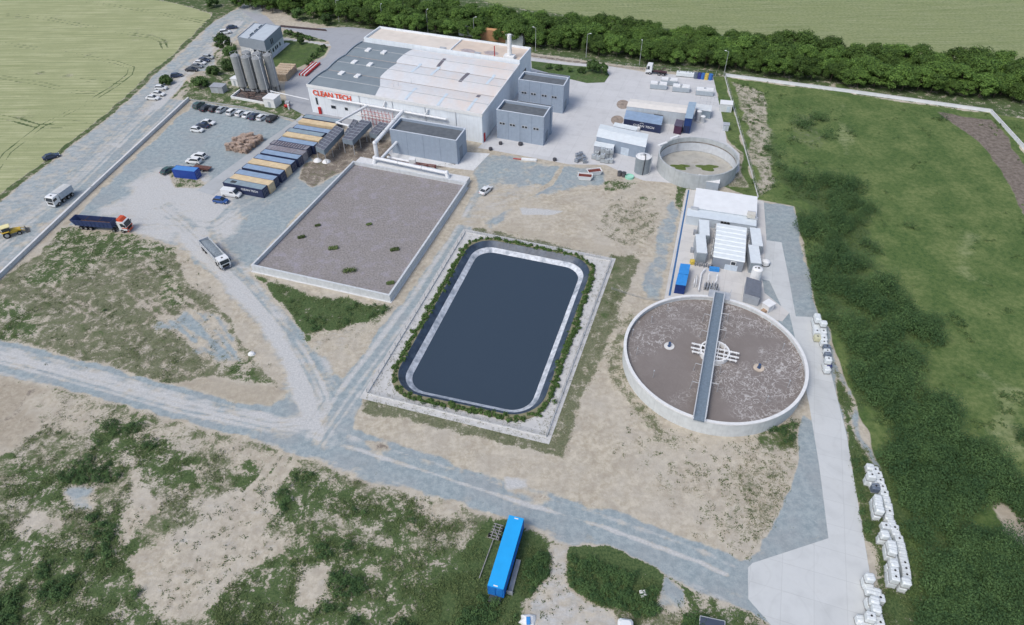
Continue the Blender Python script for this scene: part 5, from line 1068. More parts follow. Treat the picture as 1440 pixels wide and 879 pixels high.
place_tanks([(380, 508, 'd'), (382, 560), (388, 600, 'd'), (396, 660, 's'), (395, 725, 'b'), (382, 780)], 'covered tanks at the end of that row', 'the short single row below that', 1120, 430, 8.79, math.radians(-8), 1.1)
for k, (x, y) in enumerate([(835, 223), (841, 225), (847, 220), (847, 228), (853, 222), (853, 229), (859, 222), (859, 229), (839, 219)]):
    q = G(x, y); ibc('lower caged plastic tank, %s from the left in the block before the annex' % ORD[k], q, -.3, 'caged tanks by the annex', False, 0, None, 1.15)
    if k in (2, 4, 6, 3): ibc('upper caged plastic tank above the %s one of the annex block' % ORD[k], q, -.25, 'caged tanks by the annex', False, 1.35, None, 1.15)
for k, (x, y) in enumerate(((812, 221), (817, 219), (815, 226), (821, 224), (822, 229), (811, 228))): ibc('dull caged tank in the loose group left of the annex, ' + ('back left', 'back right', 'middle left', 'middle right', 'front right', 'front left')[k], G(x, y), rd.uniform(0, 1), 'loose caged tanks on the yard', False, 0, pm('murky_plastic', (.20, .24, .30), .5, .3, 2), 1.0)
for k, x in enumerate((954, 959, 964, 969, 973)): ibc('white wrapped tank by the far fence, %s from the hook lorry' % ORD[k], G(x, 107+(x-954)*.08), -.3, 'white tanks by the far fence', True, 0, None, 1.6)
for x, c, nm in ((978, darkw, 'dark'), (983, bluew, 'navy'), (987.5, pm('drum_blue', (.05, .16, .45), .4, .1), 'blue'), (993, pm('drum_yellow', (.60, .45, .10), .4, .1), 'yellow'), (998.5, pm('drum_blue', (.05, .16, .45), .4, .1), 'blue')):
    a = thing('drum', ('%s drum in the coloured line by the far fence' % nm) + (', just left of the yellow one' if x == 987.5 else ', at the right end' if x == 998.5 else ''), 'drum', G(x, 110+(x-978)*.1), group='coloured drums by the far fence'); MB().cyl(0, 0, 0, 1.9, .75, 16).build('barrel', c, a, True); MB().ring(.7, .78, .6, .68, 16).build('hoop', c, a); MB().ring(.7, .78, 1.2, 1.28, 16).build('hoop', c, a)
for (px, py, ang, s) in ((835.5, 245, 12, 'upper right'), (822.5, 252, -10, 'lower left')):
    f = fr_at(px, py, ang); a = thing('waste_skip', 'white skip with rusty red load on the gravel, %s of two' % s, 'skip', f.O); V = []
    def tr(z, e): return [(-2.0-e, -1-e*.4, z), (2.0+e, -1-e*.4, z), (2.0+e, 1+e*.4, z), (-2.0-e, 1+e*.4, z)]
    MB(f).loft([tr(.1, -.5), tr(1.3, 0), tr(1.3, -.18), tr(.95, -.2)]).build('body', whitem, a); MB(f).prism([(-1.75, -.82), (1.75, -.82), (1.75, .82), (-1.75, .82)], .9, 1.12).build('load', pm('rusty_load', (.16, .045, .035), .9, .4, 3), a)
    m = MB(f); m.box(-2.1, 2.1, -1.07, -.98, 1.25, 1.34); m.box(-2.1, 2.1, .98, 1.07, 1.25, 1.34); m.build('rim', whitem, a)
q = G(885, 250); a = thing('round_tub', 'pale green round tub at the foot of the steel storage tank', 'tub', q); MB().ring(1.05, 1.2, 0, .6, 24).build('rim', pm('mint', (.30, .62, .48), .5, .05), a, True); MB().cyl(0, 0, .02, .4, 1.06, 24).build('water', pm('mint_water', (.36, .66, .52), .3, .08), a)
for px in (871, 877): q = G(px, 247+.2*(px-871)); a = thing('black_drum', 'dark lidded drum by the green tub, %s of two' % ('left' if px == 871 else 'right'), 'drum', q); MB().cyl(0, 0, 0, 1.2, .6, 14).build('barrel', pm('charcoal', (.10, .10, .11)), a, True); MB().cyl(0, 0, 1.2, 1.27, .63, 14).build('lid', darkm, a, True)
q = G(733, 224); f = fr_at(733, 226, -9); a = thing('lying_beam', 'white box beam lying on the ground between the yard and the gravel', 'beam', f.O); MB(f).rbox(0, 4.4, 0, .8, 0, .6, .06).build('beam', whitem, a); MB(f).tube([(-2.4, .5, .25), (0, .4, .25)], .14, 6).build('red_rod', red, a)
for (px, py, s) in ((726, 126.5, 'red generator at the right wall of the factory between the grey buildings'),): q = G(px, py); a = thing('generator', s, 'generator', q); MB().rbox(-.8, .8, -.6, .6, .1, 1.3, .1).build('casing', pm('dull_red', (.35, .08, .05), .5), a); MB().cyl(.3, 0, 1.3, 1.7, .1, 8).build('exhaust', darkm, a)
for i, (x, y) in enumerate(((916, 206), (924, 207))): q = G(x, y); 
for (px, py, s) in ((897.5, 184, 'round white drum by the small cabin'), (704, 203, 'dark manhole block by the nearer grey building'), (732, 204, 'dark grate box right under the grey wall'), (780, 226, 'small dark bin on the yard edge'), (690, 211, 'dark bin by the pale apron')):
    q = G(px, py); m = MB(); m.cyl(0, 0, 0, .75 if 'drum' not in s else 1.1, .55 if 'grate' not in s else .7, 10); m.cyl(0, 0, .75 if 'drum' not in s else 1.1, .85 if 'drum' not in s else 1.2, .45, 10, .2); o = m.build('yard_bin', whitem if 'white' in s else pm('bin_dark', (.07, .07, .08), .7), None, loc=q); tag(o, s, 'bin')
for k, (px, py) in enumerate(((932, 202), (949, 192.5))): g_ = G(px, py, 4.7); g_ = proj((g_.x, g_.y, 0)); f = fr_at(g_[0], g_[1], 35); o = MB(f).box(-1.6, 1.6, -.35, .35, 4.45, 4.75).build('walkway_panel', whitem, None, loc=f.O); o.parent = None; tag(o, 'white panel on the rim of the empty tank, %s one' % ('left' if k == 0 else 'right'), 'panel')

# ------------------------------------------------------------------ membrane plant
a, f, w, d = simple_block('large white plant building with stepped roof below the empty tank', (975, 291.5), (1064, 305), (1065, 276.6), 3.0, pgw, pm('plant_white_roof', (.74, .76, .77), .5, .04, .6, dirt=.2, dirtcol=(.6, .6, .58)), 'plant_hall', 'building', lip=.05)
MB(f).box(-1.2, w, -3.4, -.03, -.05, 2.5).build('front_bay', pm('bay_white', (.50, .56, .61), .5, .05, 1), a); MB(f).box(-1.3, w+.1, -3.5, -.03, 2.5, 2.62).build('bay_roof', pm('bay_roof', (.60, .66, .70), .5, .05, .8), a)
for u, v, z in ((-.6, -.6, 2.7), (w-2.2, .8, 3.02), (w-1.6, -.9, 2.7)): MB(f).box(u, u+1.9, v, v+.7, z-.05, z+.5).build('roof_unit', galv, a)
MB(f).box(w-2.3, w-.4, -1.0, .6, 3.0, 3.9).build('roof_box', pm('beige_box', (.58, .56, .50), .5), a); MB(f).box(w*.46, w*.60, -3.9, -3.5, 1.3, 2.3).build('chiller', darkm, a); 
for k in range(3): MB(f).cyl(w*.48+k*.75, -3.7, 2.3, 2.5, .28, 10).build('fan', blackm, a)
simple_block('small grey and white box building between the plant hall and the empty tank', (981.5, 252.5), (1011.5, 257.5), (1012.5, 250.2), 2.8, pm('box_grey', (.36, .41, .46), .5, .06), whitem, 'pump_house', 'building', doors=((.2, .32, 1.9, darkm),))
cw_ = pm('tank_container_top', (.66, .71, .74), .5, .05, 1, corr=('X', 1.5, .03, 0)); cwd = pm('tank_container_side', (.34, .38, .42), .5, .06, 1)
def cont2(FL, FR, BR, h, lab_, grp): 
    f, w, d = frame(FL, FR, BR, h); f.V = Vector((-f.U.y, f.U.x, 0)); a = thing('process_container', lab_, 'container', f.O, group=grp); MB(f).box(0, w, 0, d, 0, h-.1).build('side_walls', cwd, a); MB(f).box(-.02, w+.02, -.02, d+.02, h-.1, h).build('roof_panel', cw_, a)
    for k in range(4): MB(f).box(w, w+.3, d*(k+.3)/4, d*(k+.5)/4, .5, h-.6).build('pipe_port', galv, a)
    MB(f).box(.1, w-.1, -.05, 0, .2, h-.3).build('door', pm('proc_door', (.26, .30, .33), .5), a); return a, f, w, d
grp = 'white process containers round the ribbed hall'
cont2((980, 354.7), (994.6, 356), (998, 331), 3.2, 'white process container near half of the left pair, beside the yellow bin', grp); cont2((983.8, 329.5), (998, 331), (1001, 310.5), 3.2, 'white process container far half of the left pair, by the plant hall', grp)
cont2((1056, 369), (1071, 370.5), (1072.5, 346), 3.0, 'white process container near half of the right pair, behind the white cylinder', grp); cont2((1058, 344.5), (1073, 346), (1075, 322), 3.0, 'white process container far half of the right pair', grp)
a, f, w, d = simple_block('grey hall with white ribbed roof between the process containers', (1003.5, 361), (1046.7, 368.5), (1049.5, 320), 3.0, pm('ribbed_grey', (.25, .28, .32), .5, .06), wroof, 'ribbed_hall', 'building', doors=((.42, .84, 1.5, ld),), lip=.12, ribs=8)
winf(a, f, w*.60, w*.74, 1.7, 2.5, frm=whitem)
q = G(1058, 398); q = G(1060, 397); a = thing('white_cylinder', 'upright white cylindrical tank with two dark hatches', 'tank', q); MB().cyl(0, 0, 0, 3.9, 1.15, 28).build('shell', whitem, a, True); MB().cyl(0, 0, 3.9, 4.1, 1.15, 28, .9).build('lid', whitem, a, True); 
for x, y, r in ((-.5, .1, .18), (.15, -.05, .26)): MB().cyl(x, y, 4.05, 4.16, r, 10).build('hatch', blackm, a)
q = G(1076, 372); a = thing('small_vessel', 'small white domed vessel on the concrete right of the process containers', 'vessel', q); MB().cyl(0, 0, .15, 1.0, .9, 18).build('shell', whitem, a, True); MB().cyl(0, 0, 1.0, 1.4, .9, 18, .25).build('dome', whitem, a, True); MB().ring(.85, 1.05, 0, .15, 18).build('base', darkm, a)
# blue boxes
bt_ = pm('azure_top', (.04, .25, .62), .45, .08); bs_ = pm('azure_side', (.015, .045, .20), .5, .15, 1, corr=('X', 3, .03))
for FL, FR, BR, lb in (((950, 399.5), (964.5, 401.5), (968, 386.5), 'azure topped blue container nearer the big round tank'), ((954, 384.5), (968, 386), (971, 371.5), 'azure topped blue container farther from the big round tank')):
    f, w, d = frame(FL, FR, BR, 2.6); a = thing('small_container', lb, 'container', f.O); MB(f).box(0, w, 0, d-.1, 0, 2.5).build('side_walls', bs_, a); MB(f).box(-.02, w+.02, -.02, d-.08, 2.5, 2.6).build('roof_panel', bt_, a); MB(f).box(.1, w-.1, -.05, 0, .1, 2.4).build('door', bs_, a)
q = G(973, 371); o = MB().rbox(-.5, .5, -.5, .5, 0, 1.1, .1).build('yellow_bin', pm('bin_yellow', (.60, .45, .08), .5), None, loc=q); tag(o, 'yellow bin at the corner of the left process container', 'bin')
a, f, w, d = simple_block('grey louvred container at the corner between the round tank and the path', (1048, 411.5), (1069, 418), (1071, 396), 2.7, pm('louvre_side', (.34, .37, .41), .5, .08), pm('louvre_top', (.17, .19, .23), .6, .1, 2, corr=('Y', 2.2, .06)), 'louvred_container', 'container')
f = fr_at(997, 381.5, -12); o = MB(f).box(0, 2.2, 0, .8, .05, .9).build('blue_bench_box', bt_, None, loc=f.O); tag(o, 'low blue box on the slab in front of the ribbed hall', 'box')
a = thing('pipe_manifold', 'tangle of white and grey process pipes beside the blue containers', 'pipes', G(972, 405)); fm_ = Frame(None, Vector((math.cos(A18), math.sin(A18), 0)), Vector((-math.sin(A18), math.cos(A18), 0)))
m = MB(fm_); rd = random.Random(4)
for k in range(9): u = rd.uniform(-.6, 5.5); v = rd.uniform(0, 3); m.tube([(u, v, .1), (u, v, 1.2), (u, v+rd.uniform(.8, 3), 1.2), (u, v+3.2, .1)], .09, 6)
m.tube([(1.6, -1.2, .8), (1.6, 4.8, .8), (2.2, 6.8, .8)], .17, 8); m.build('pipes', whitem, a)
m = MB(fm_)
for k in range(6): m.box(2.6+k*.55, 2.9+k*.55, 0, 1.4, .1, 1.1)
m.build('pump_blocks', pm('pump_grey', (.26, .28, .31), .5, .2), a); m = MB(fm_)
for k in range(5): m.tube([(3+k*.6, .2, 1.1), (3+k*.6, 1.2, 1.5)], .1, 6)
m.build('motors', darkm, a)
for px, py, n_, s in ((996, 377, 8, 'row of small grey valves by the low blue box'), (1001, 318, 0, '')):
    if not s: continue
    f = fr_at(px, py, -16); m = MB(f)
    for k in range(n_): m.cyl(-3+k*.5, .3*(k % 2), 0, .9, .14, 8); m.cyl(-3+k*.5, .3*(k % 2), .9, 1.0, .24, 8)
    m.tube([(-3.2, .1, .5), (1.2, .1, .5)], .06, 6); o = m.build('valve_row', pm('valve_grey', (.22, .23, .25), .5), None, loc=f.O); tag(o, s, 'valves')
for j, (x0, y0, x1, y1) in enumerate(((1001, 366, 1009, 318), (1052, 366, 1056, 322))):
    p, q = G(x0, y0), G(x1, y1); a = thing('pipe_run', 'pipework in the gap %s of the ribbed hall' % ('left' if j == 0 else 'right'), 'pipes', p); d = q-p; L = d.length; d /= L; m = MB(Frame(None, d, Vector((-d.y, d.x, 0)))); m2 = MB(m.fr)
    for v in (-.25, .1, .4): m.tube([(0, v, 1.1+v), (L, v, 1.1+v)], .08, 6)
    for k in range(12): u = L*k/12+.4; m2.box(u, u+.25, -.5, .5, .1, .8+.9*((k*7) % 3)/2); m2.tube([(u+.4, -.9, 1.5), (u+.4, .9, 1.5)], .07, 6)
    m.build('pipes', whitem, a); m2.build('fittings', pm('pump_grey', (.26, .28, .31), .5, .2), a)
for k, (px, py) in enumerate(((978, 330), (974, 355))): f = fr_at(px, py, -16); m = MB(f); m.tube([(0, 0, .3), (2.4, 0, .3), (2.4, 0, 2)], .09, 6); m.tube([(0, .6, .3), (2, .6, .3)], .09, 6); m.box(-.6, .2, -.3, .9, 0, .9); o = m.build('pump_set', pm('pump_grey', (.26, .28, .31), .5, .2), None, loc=f.O); tag(o, 'grey pump set on the slab left of the process containers, %s one' % ('farther' if k == 0 else 'nearer'), 'pump')
a, f = shed('small white shed with steps just right of the round tank rim', 1079, 441, 1.9, 1.7, 1.8, 35, whitem, door=False); MB(f).box(-.9, 0, .2, 1.2, 0, .7).build('steps', pm('rusty_steps', (.36, .25, .17), .7, .2), a)
a, f = shed('tiny grey kiosk at the edge of the far yard beside the grass strip', 1016, 184, 1.6, 1.6, 1.9, -15, pgw, galv)

# ------------------------------------------------------------------ vehicles
tyre = pm('tyre', (.018, .018, .02), .85, .2); rim = pm('wheel_rim', (.40, .41, .42), .35, metal=.6); lampw = pm('headlight_glass', (.75, .78, .8), .15, .02); lampr = pm('tail_light', (.40, .02, .02), .3, .05); undr = pm('underbody', (.03, .03, .032), .8, .2)
def wheel(par, x, y, r, w, side):
    o = MB().add(*_disc(r, w)).build('wheel', tyre, par, True, loc=(x, y, r)); m = MB(); s = 1 if side > 0 else -1
    V = [(math.cos(2*math.pi*i/12)*r*.58, s*(w/2+.012), math.sin(2*math.pi*i/12)*r*.58) for i in range(12)]; m.add(V, [tuple(range(12)) if s < 0 else tuple(range(11, -1, -1))]); m.build('rim', rim, o)
def _disc(r, w, n=16):
    V = [(math.cos(2*math.pi*i/n)*q, y, math.sin(2*math.pi*i/n)*q) for y, q in ((-w/2, r*.9), (-w/2+.03, r), (w/2-.03, r), (w/2, r*.9)) for i in range(n)]
    Fs = [tuple(range(n)), tuple(range(4*n-1, 3*n-1, -1))]+[(k*n+i, (k+1)*n+i, (k+1)*n+(i+1) % n, k*n+(i+1) % n) for k in range(3) for i in range(n)]; return V, Fs
def sec(x, zb, zt, hw_, th=.06): return [(x, -hw_+th, zb), (x, hw_-th, zb), (x, hw_, zb+.22), (x, hw_, zt-.14), (x, hw_-.08, zt), (x, -hw_+.08, zt), (x, -hw_, zt-.14), (x, -hw_, zb+.22)]
SH = {'sedan': dict(L=4.5, W=1.8, body=[(-2.22, .42, .82, .74), (-2.1, .3, .93, .84), (-1.4, .22, .98, .9), (.6, .2, .95, .9), (1.5, .22, .88, .88), (2.1, .28, .74, .80), (2.25, .38, .62, .66)], cab=(-1.75, -1.05, .35, 1.15, 1.44)),
      'hatch': dict(L=4.1, W=1.76, body=[(-2.02, .4, .88, .74), (-1.92, .28, 1.0, .84), (-1.2, .2, 1.0, .88), (.5, .2, .97, .88), (1.4, .22, .88, .86), (1.9, .28, .74, .78), (2.03, .38, .6, .64)], cab=(-1.9, -1.45, .25, 1.05, 1.5)),
      'suv': dict(L=4.6, W=1.86, body=[(-2.28, .48, 1.0, .80), (-2.2, .34, 1.12, .88), (-1.2, .28, 1.13, .93), (.5, .28, 1.1, .93), (1.5, .3, 1.02, .9), (2.15, .36, .9, .84), (2.3, .46, .74, .72)], cab=(-2.15, -1.75, .3, 1.05, 1.72)),
      'van': dict(L=5.3, W=1.98, body=[(-2.6, .45, 1.2, .90), (-2.55, .32, 1.28, .97), (-1.2, .28, 1.3, .99), (1.0, .28, 1.25, .99), (1.9, .3, 1.12, .96), (2.5, .36, .95, .88), (2.65, .46, .78, .78)], cab=(-2.56, -2.5, 1.0, 1.9, 2.15))}
def paint_mat(nm, col): return pm('car_paint_'+nm, col, .28, .03, spec=.55)
PC = {'white': (.72, .74, .75), 'black': (.022, .024, .03), 'navy': (.03, .045, .09), 'grey': (.20, .22, .24), 'silver': (.42, .45, .47), 'blue': (.03, .09, .28), 'green': (.05, .10, .09)}
CARS = {}
def car(kind, colr, px, py, ang, label, group=None, cat=None):
    q = G(px, py, .0); loc = (q.x, q.y, 0.0); rz = math.radians(ang); k = (kind, colr)
    if q.x: pass
    if k in CARS: return dup(CARS[k], loc, rz, label, group)
    s = SH[kind]; mt = paint_mat(colr, PC[colr]); a = thing('parked_van' if kind == 'van' else 'parked_car', label, cat or ('van' if kind == 'van' else 'car'), loc, rz, group)
    MB().loft([sec(*b) for b in s['body']]).build('body', mt, a, True)
    x0, x1, x2, x3, zt = s['cab']; hb = s['W']/2-.07; ht = hb-.17 if kind != 'van' else hb-.08; zb = [b[2] for b in s['body']][2]-.05
    cb = MB(); V = [[(x0, -hb, zb), (x0, hb, zb), (x0+.02, hb-.04, zb+.02), (x0+.02, -hb+.04, zb+.02)]]
    m = MB(); P = [(x0, -hb, zb), (x3, -hb, zb), (x3, hb, zb), (x0, hb, zb), (x1, -ht, zt-.04), (x2, -ht, zt-.04), (x2, ht, zt-.04), (x1, ht, zt-.04)]; Fs = [(0, 3, 2, 1), (4, 5, 6, 7), (0, 1, 5, 4), (1, 2, 6, 5), (2, 3, 7, 6), (3, 0, 4, 7)]
    if kind == 'van':
        m.add(P, Fs); m.build('cargo_box', mt, a)
        g = MB(); sx = (x3-x2); P2 = [(x2+.12, -ht-.0, zt-.16), (x3-.04, -hb-.0, zb+.08), (x3-.04, hb, zb+.08), (x2+.12, ht, zt-.16)]; P3 = [(p[0]+.05, p[1]*.94, p[2]+.05) for p in P2]; g.add(P3+P2, [(0, 1, 2, 3), (7, 6, 5, 4), (0, 4, 5, 1), (1, 5, 6, 2), (2, 6, 7, 3), (3, 7, 4, 0)]); g.build('windscreen', glass, a)
        for s_ in (-1, 1): MB().box(x2-.9, x2+.1, min(s_*(hb-.02), s_*(hb+.02)), max(s_*(hb-.02), s_*(hb+.02)), zb+.2, zt-.35).build('side_window', glass, a)
    else:
        m.add(P, Fs); m.build('windows', glass, a)
        for i, (b, t) in enumerate(((0, 4), (1, 5), (2, 6), (3, 7))): m = MB(); m.tube([P[b], P[t]], .045, 5); m.build('pillar', mt, a)
    MB().rbox(x1-.04, x2+.04, -ht-.02, ht+.02, zt-.06, zt+.01, .02).build('roof', mt, a)
    L2 = s['body'][-1][0]; R_ = .33 if kind in ('sedan', 'hatch') else .37; wy = s['W']/2-.10
    for x in (L2-.82, -L2+.78):
        for y in (-wy, wy): wheel(a, x, y, R_, .22, y)
    for y in (-.62, .62): MB().box(L2-.2, L2-.02, y-.16, y+.16, .62, .74).build('headlight', lampw, a); MB().box(s['body'][0][0]-.02, s['body'][0][0]+.12, y-.14, y+.14, .7, .85).build('tail_light', lampr, a)
    CARS[k] = a; return a
g1_ = 'cars in the long row at the top of the parking yard'; V_ = 72
row = [('suv', 'green', 'dark green car at the left end of the long parked row'), ('sedan', 'black', 'black car second from the left in the long parked row'), ('hatch', 'black', 'black hatchback third from the left in the long parked row'), ('sedan', 'silver', 'silver car fourth in the long parked row, before the gap'),
       ('suv', 'white', 'white car first after the gap in the long parked row'), ('hatch', 'white', 'white hatchback second after the gap in the long parked row'), ('sedan', 'white', 'white saloon third after the gap, left of a dark car'), ('sedan', 'navy', 'dark blue car between two white ones in the long parked row'), ('hatch', 'white', 'white hatchback left of the black people carrier'), ('suv', 'black', 'black people carrier at the right end of the long parked row')]
for (x, y), (k, c, l_) in zip(((483, 622), (527, 640), (585, 645), (636, 650), (708, 667), (762, 675), (811, 685), (857, 696), (906, 703), (975, 712)), row): car(k, c, 180+x/4.8, 20+y/4.8+1, V_, l_, g1_)
g2_ = 'three cars parked together in the open yard'
car('sedan', 'white', 180+545/4.8, 20+742/4.8, -14, 'white car farthest of the three parked together in the open yard', g2_); car('sedan', 'navy', 180+508/4.8, 20+762/4.8, -14+180, 'dark blue car between two white ones in the open yard', g2_); car('hatch', 'white', 180+472/4.8, 20+792/4.8, -12, 'white car nearest of the three parked together in the open yard', g2_)
g3_ = 'cars parked along the dirt road'
for x, y, k, c, an, l_ in ((228, 508, 'hatch', 'white', 0, 'white car farthest of the three whites at the road edge'), (210, 548, 'sedan', 'white', -12, 'white car in the middle of the three at the road edge'), (172, 575, 'sedan', 'white', -8, 'white car nearest the wheat of the three at the road edge'), (332, 425, 'hatch', 'navy', 15, 'dark car half hidden behind the bush on the mound'),
    (545, 300, 'hatch', 'silver', -8, 'silver car at the far end of the five by the road'), (515, 320, 'sedan', 'navy', -8, 'dark car second from the far end of the five by the road'), (489, 338, 'sedan', 'white', -10, 'white car in the middle of the five by the road'), (468, 360, 'sedan', 'grey', -8, 'grey car fourth of the five by the road'), (433, 384, 'sedan', 'black', -5, 'black car nearest end of the five by the road'),
    (660, 132, 'suv', 'white', 20, 'white car by the road left of the office'), (704, 98, 'sedan', 'navy', 20, 'dark car by the road behind the white one near the office')): car(k, c, 180+x/4.8, 20+y/4.8, an, l_, g3_)
car('suv', 'white', 200+388/4.8, 120+492/4.8, 165, 'white jeep farthest of the pair behind the small blue container'); car('suv', 'white', 200+352/4.8, 120+524/4.8, 170, 'white jeep directly behind the small blue container')
car('sedan', 'green', 200+178/4.8, 120+585/4.8, 62, 'dark green car at the left end of the small blue container'); car('van', 'white', 327, 275.5, -14, 'white panel van parked in front of the lettered navy container'); car('hatch', 'blue', 311.5, 284.5, -12, 'blue hatchback beside the white panel van')
car('sedan', 'white', 683.3, 270, 58, 'white car alone on the gravel right of the filter basin'); car('sedan', 'navy', 73, 222.5, 40, 'dark car at the edge of the wheat field on the dirt road')
a = thing('flatbed_trailer', 'rusty flatbed trailer behind the small blue container', 'trailer', G(285, 239), math.radians(-14)); m = MB(); m.box(-2.6, 2.6, -1, 1, .7, .85); m.box(-2.6, 2.6, -.95, -.85, .85, 1.2); m.box(-3.8, -2.6, -.06, .06, .6, .72); m.build('bed', pm('rusty_bed', (.14, .07, .06), .8, .3, 2), a)
for x in (-.6, .6):
    for y in (-.9, .9): wheel(a, x, y, .4, .25, y)
# lorries (local x forward)
def cab(par, x, col, wd=2.4, hgt_=2.9, z0=.75, top=None, Lc=2.1):
    m = MB(); m.side([(x-Lc, z0), (x-.05, z0), (x, z0+.9), (x-.28, hgt_-.15), (x-.6, hgt_), (x-Lc, hgt_)], -wd/2, wd/2); c = m.build('cab', col, par)
    MB().add([(x+.03-.03, -wd/2+.15, z0+1.0), (x+.03-.03, wd/2-.15, z0+1.0), (x-.24, wd/2-.2, hgt_-.25), (x-.24, -wd/2+.2, hgt_-.25), (x-.2, -wd/2+.15, z0+1.0), (x-.2, wd/2-.15, z0+1.0), (x-.44, wd/2-.2, hgt_-.25), (x-.44, -wd/2+.2, hgt_-.25)], [(0, 1, 2, 3), (7, 6, 5, 4), (0, 4, 5, 1), (1, 5, 6, 2), (2, 6, 7, 3), (3, 7, 4, 0)]).build('windscreen', glass, c, loc=(.03, 0, 0))
    for s_ in (-1, 1): MB().box(x-1.35, x-.5, min(s_*wd/2, s_*(wd/2+.02)), max(s_*wd/2, s_*(wd/2+.02)), z0+1.05, hgt_-.45).build('side_window', glass, c); MB().box(x-.35, x-.15, min(s_*(wd/2+.05), s_*(wd/2+.25)), max(s_*(wd/2+.05), s_*(wd/2+.25)), z0+1.1, z0+1.7).build('mirror', blackm, c)
    MB().box(x-.1, x+.08, -wd/2+.05, wd/2-.05, .35, .8).build('bumper', top or col, c); MB().box(x-.0, x+.03, -.8, .8, z0+.15, z0+.75).build('grille', blackm, c)
    for s_ in (-1, 1): MB().box(x+.05, x+.1, s_*.85-.18, s_*.85+.18, .52, .70).build('headlight', lampw, c)
    return c
def chassis(par, x0, x1, axles, y=.95, r=.5):
    m = MB(); 
    for s_ in (-.4, .4): m.box(x0, x1, s_-.08, s_+.08, .65, .95)
    for x in axles: m.box(x-.08, x+.08, -.9, .9, r-.1, r+.1)
    m.box(x0+.3, x0+.6, -1.1, 1.1, .5, .7); m.build('chassis', undr, par)
    for x in axles:
        for s_ in (-1, 1): wheel(par, x, s_*(y+.12), r, .42, s_)
def tub(par, x0, x1, z0, z1, col, wd=2.45, t=.08, load=None, slope=0, name='tipper_body', inner=None):
    m = MB(); m.box(x0, x1, -wd/2, wd/2, z0, z0+.1); m.box(x0, x1, -wd/2, -wd/2+t, z0+.1, z1); m.box(x0, x1, wd/2-t, wd/2, z0+.1, z1); m.box(x1-t, x1, -wd/2+t, wd/2-t, z0+.1, z1+.05)
    m.side([(x0-slope, z1), (x0-slope+t, z1), (x0+t, z0+.1), (x0, z0+.1)], -wd/2+t, wd/2-t)
    if slope: m.side([(x0, z0+.1), (x0, z1), (x0-slope, z1)], -wd/2, -wd/2+t); m.side([(x0, z0+.1), (x0, z1), (x0-slope, z1)], wd/2-t, wd/2)
    b = m.build(name, col, par); m = MB()
    for k in range(int((x1-x0)/1.1)+1):
        for s_ in (-1, 1): x = x0+.1+k*1.1; m.box(x, x+.08, min(s_*wd/2, s_*(wd/2+.06)), max(s_*wd/2, s_*(wd/2+.06)), z0, z1)
    m.build('side_rib', col, b)
    if load is not None:
        m = MB(); P = []; nx, ny = 12, 6
        for i in range(nx+1):
            for j in range(ny+1): u, v = i/nx, j/ny; P.append((x0+t+(x1-x0-2*t)*u, -wd/2+t+(wd-2*t)*v, z0+.3+load[1]*math.sin(math.pi*min(1, u*1.15+.05 if u < .8 else (1.02-u)*4.9/1.0 if u > .95 else 1-.0))**.5*.6+load[1]*.4*math.sin(math.pi*v)+.1*math.sin(i*2.1+j)))
        P = [(p[0], p[1], min(p[2], z1+.3)) for p in P]; m.add(P, [(i*(ny+1)+j, (i+1)*(ny+1)+j, (i+1)*(ny+1)+j+1, i*(ny+1)+j+1) for i in range(nx) for j in range(ny)]); m.build('load', load[0], b, True)
    return b
wt_ = paint_mat('white', PC['white']); rustin = pm('rusty_inside', (.10, .065, .06), .8, .3, 2)
# articulated lorry with navy tipping trailer
pa, pb = G(107, 316, .5), G(184, 322, .5); an = math.degrees(math.atan2(pb.y-pa.y, pb.x-pa.x))
Lt = (pb-pa).length; a = thing('tipper_lorry', 'articulated lorry with empty navy tipping trailer and orange topped white cab', 'lorry', (pa.x, pa.y, 0), math.radians(an))
tb = tub(a, .9, Lt-3.9, 1.2, 2.75, pm('trailer_navy', (.035, .055, .14), .45, .1), slope=.9, name='trailer_body'); MB().box(1.1, Lt-4.1, -1.1, 1.1, 1.31, 1.34).build('rusty_floor', rustin, tb)
for k in (.35, .68): MB().box((Lt-4)*k, (Lt-4)*k+.08, -1.15, 1.15, 2.55, 2.65).build('crossbar', rustin, tb)
chassis(a, 1.2, Lt-.6, [2.2, 3.5, 4.8, Lt-3.8, Lt-1.4]); org = pm('cab_orange', (.62, .10, .04), .35, .05)
c = cab(a, Lt, wt_, 2.45, 3.2, top=org); MB().side([(Lt-1.95, 3.2), (Lt-.55, 3.2), (Lt-1.1, 3.75), (Lt-1.95, 3.85)], -1.0, 1.0).build('roof_deflector', org, c)
MB().box(Lt-1.3, Lt-.02, -1.24, 1.24, 1.35, 1.6).build('orange_band', org, c); MB().side([(Lt-.35, 1.1), (Lt+.02, 1.1), (Lt+.03, 1.6), (Lt-.3, 1.65)], -1.22, 1.22).build('front_panel', org, c)
# white tipper with grey gravel
pa, pb = G(290, 347, 0), G(320, 379, 0); an = math.degrees(math.atan2(pb.y-pa.y, pb.x-pa.x)); Lt = (pb-pa).length; a = thing('tipper_truck', 'white four axle tipper truck loaded with grey gravel driving down the gravel track', 'truck', (pa.x, pa.y, 0), math.radians(an))
tb = tub(a, .1, Lt-2.5, 1.25, 2.5, pm('tipper_white', (.50, .53, .56), .5, .08), 2.45, load=(pm('gravel_load', (.23, .27, .30), .95, .3, 4), .75)); chassis(a, .3, Lt-.5, [1.1, 2.4, Lt-3.0, Lt-1.3]); cab(a, Lt, wt_, 2.4, 2.8, top=pm('bumper_navy', (.06, .07, .11))); MB().box(Lt-1.3, Lt-.9, -.2, .2, 2.8, 2.86).build('roof_hatch', blackm, a)
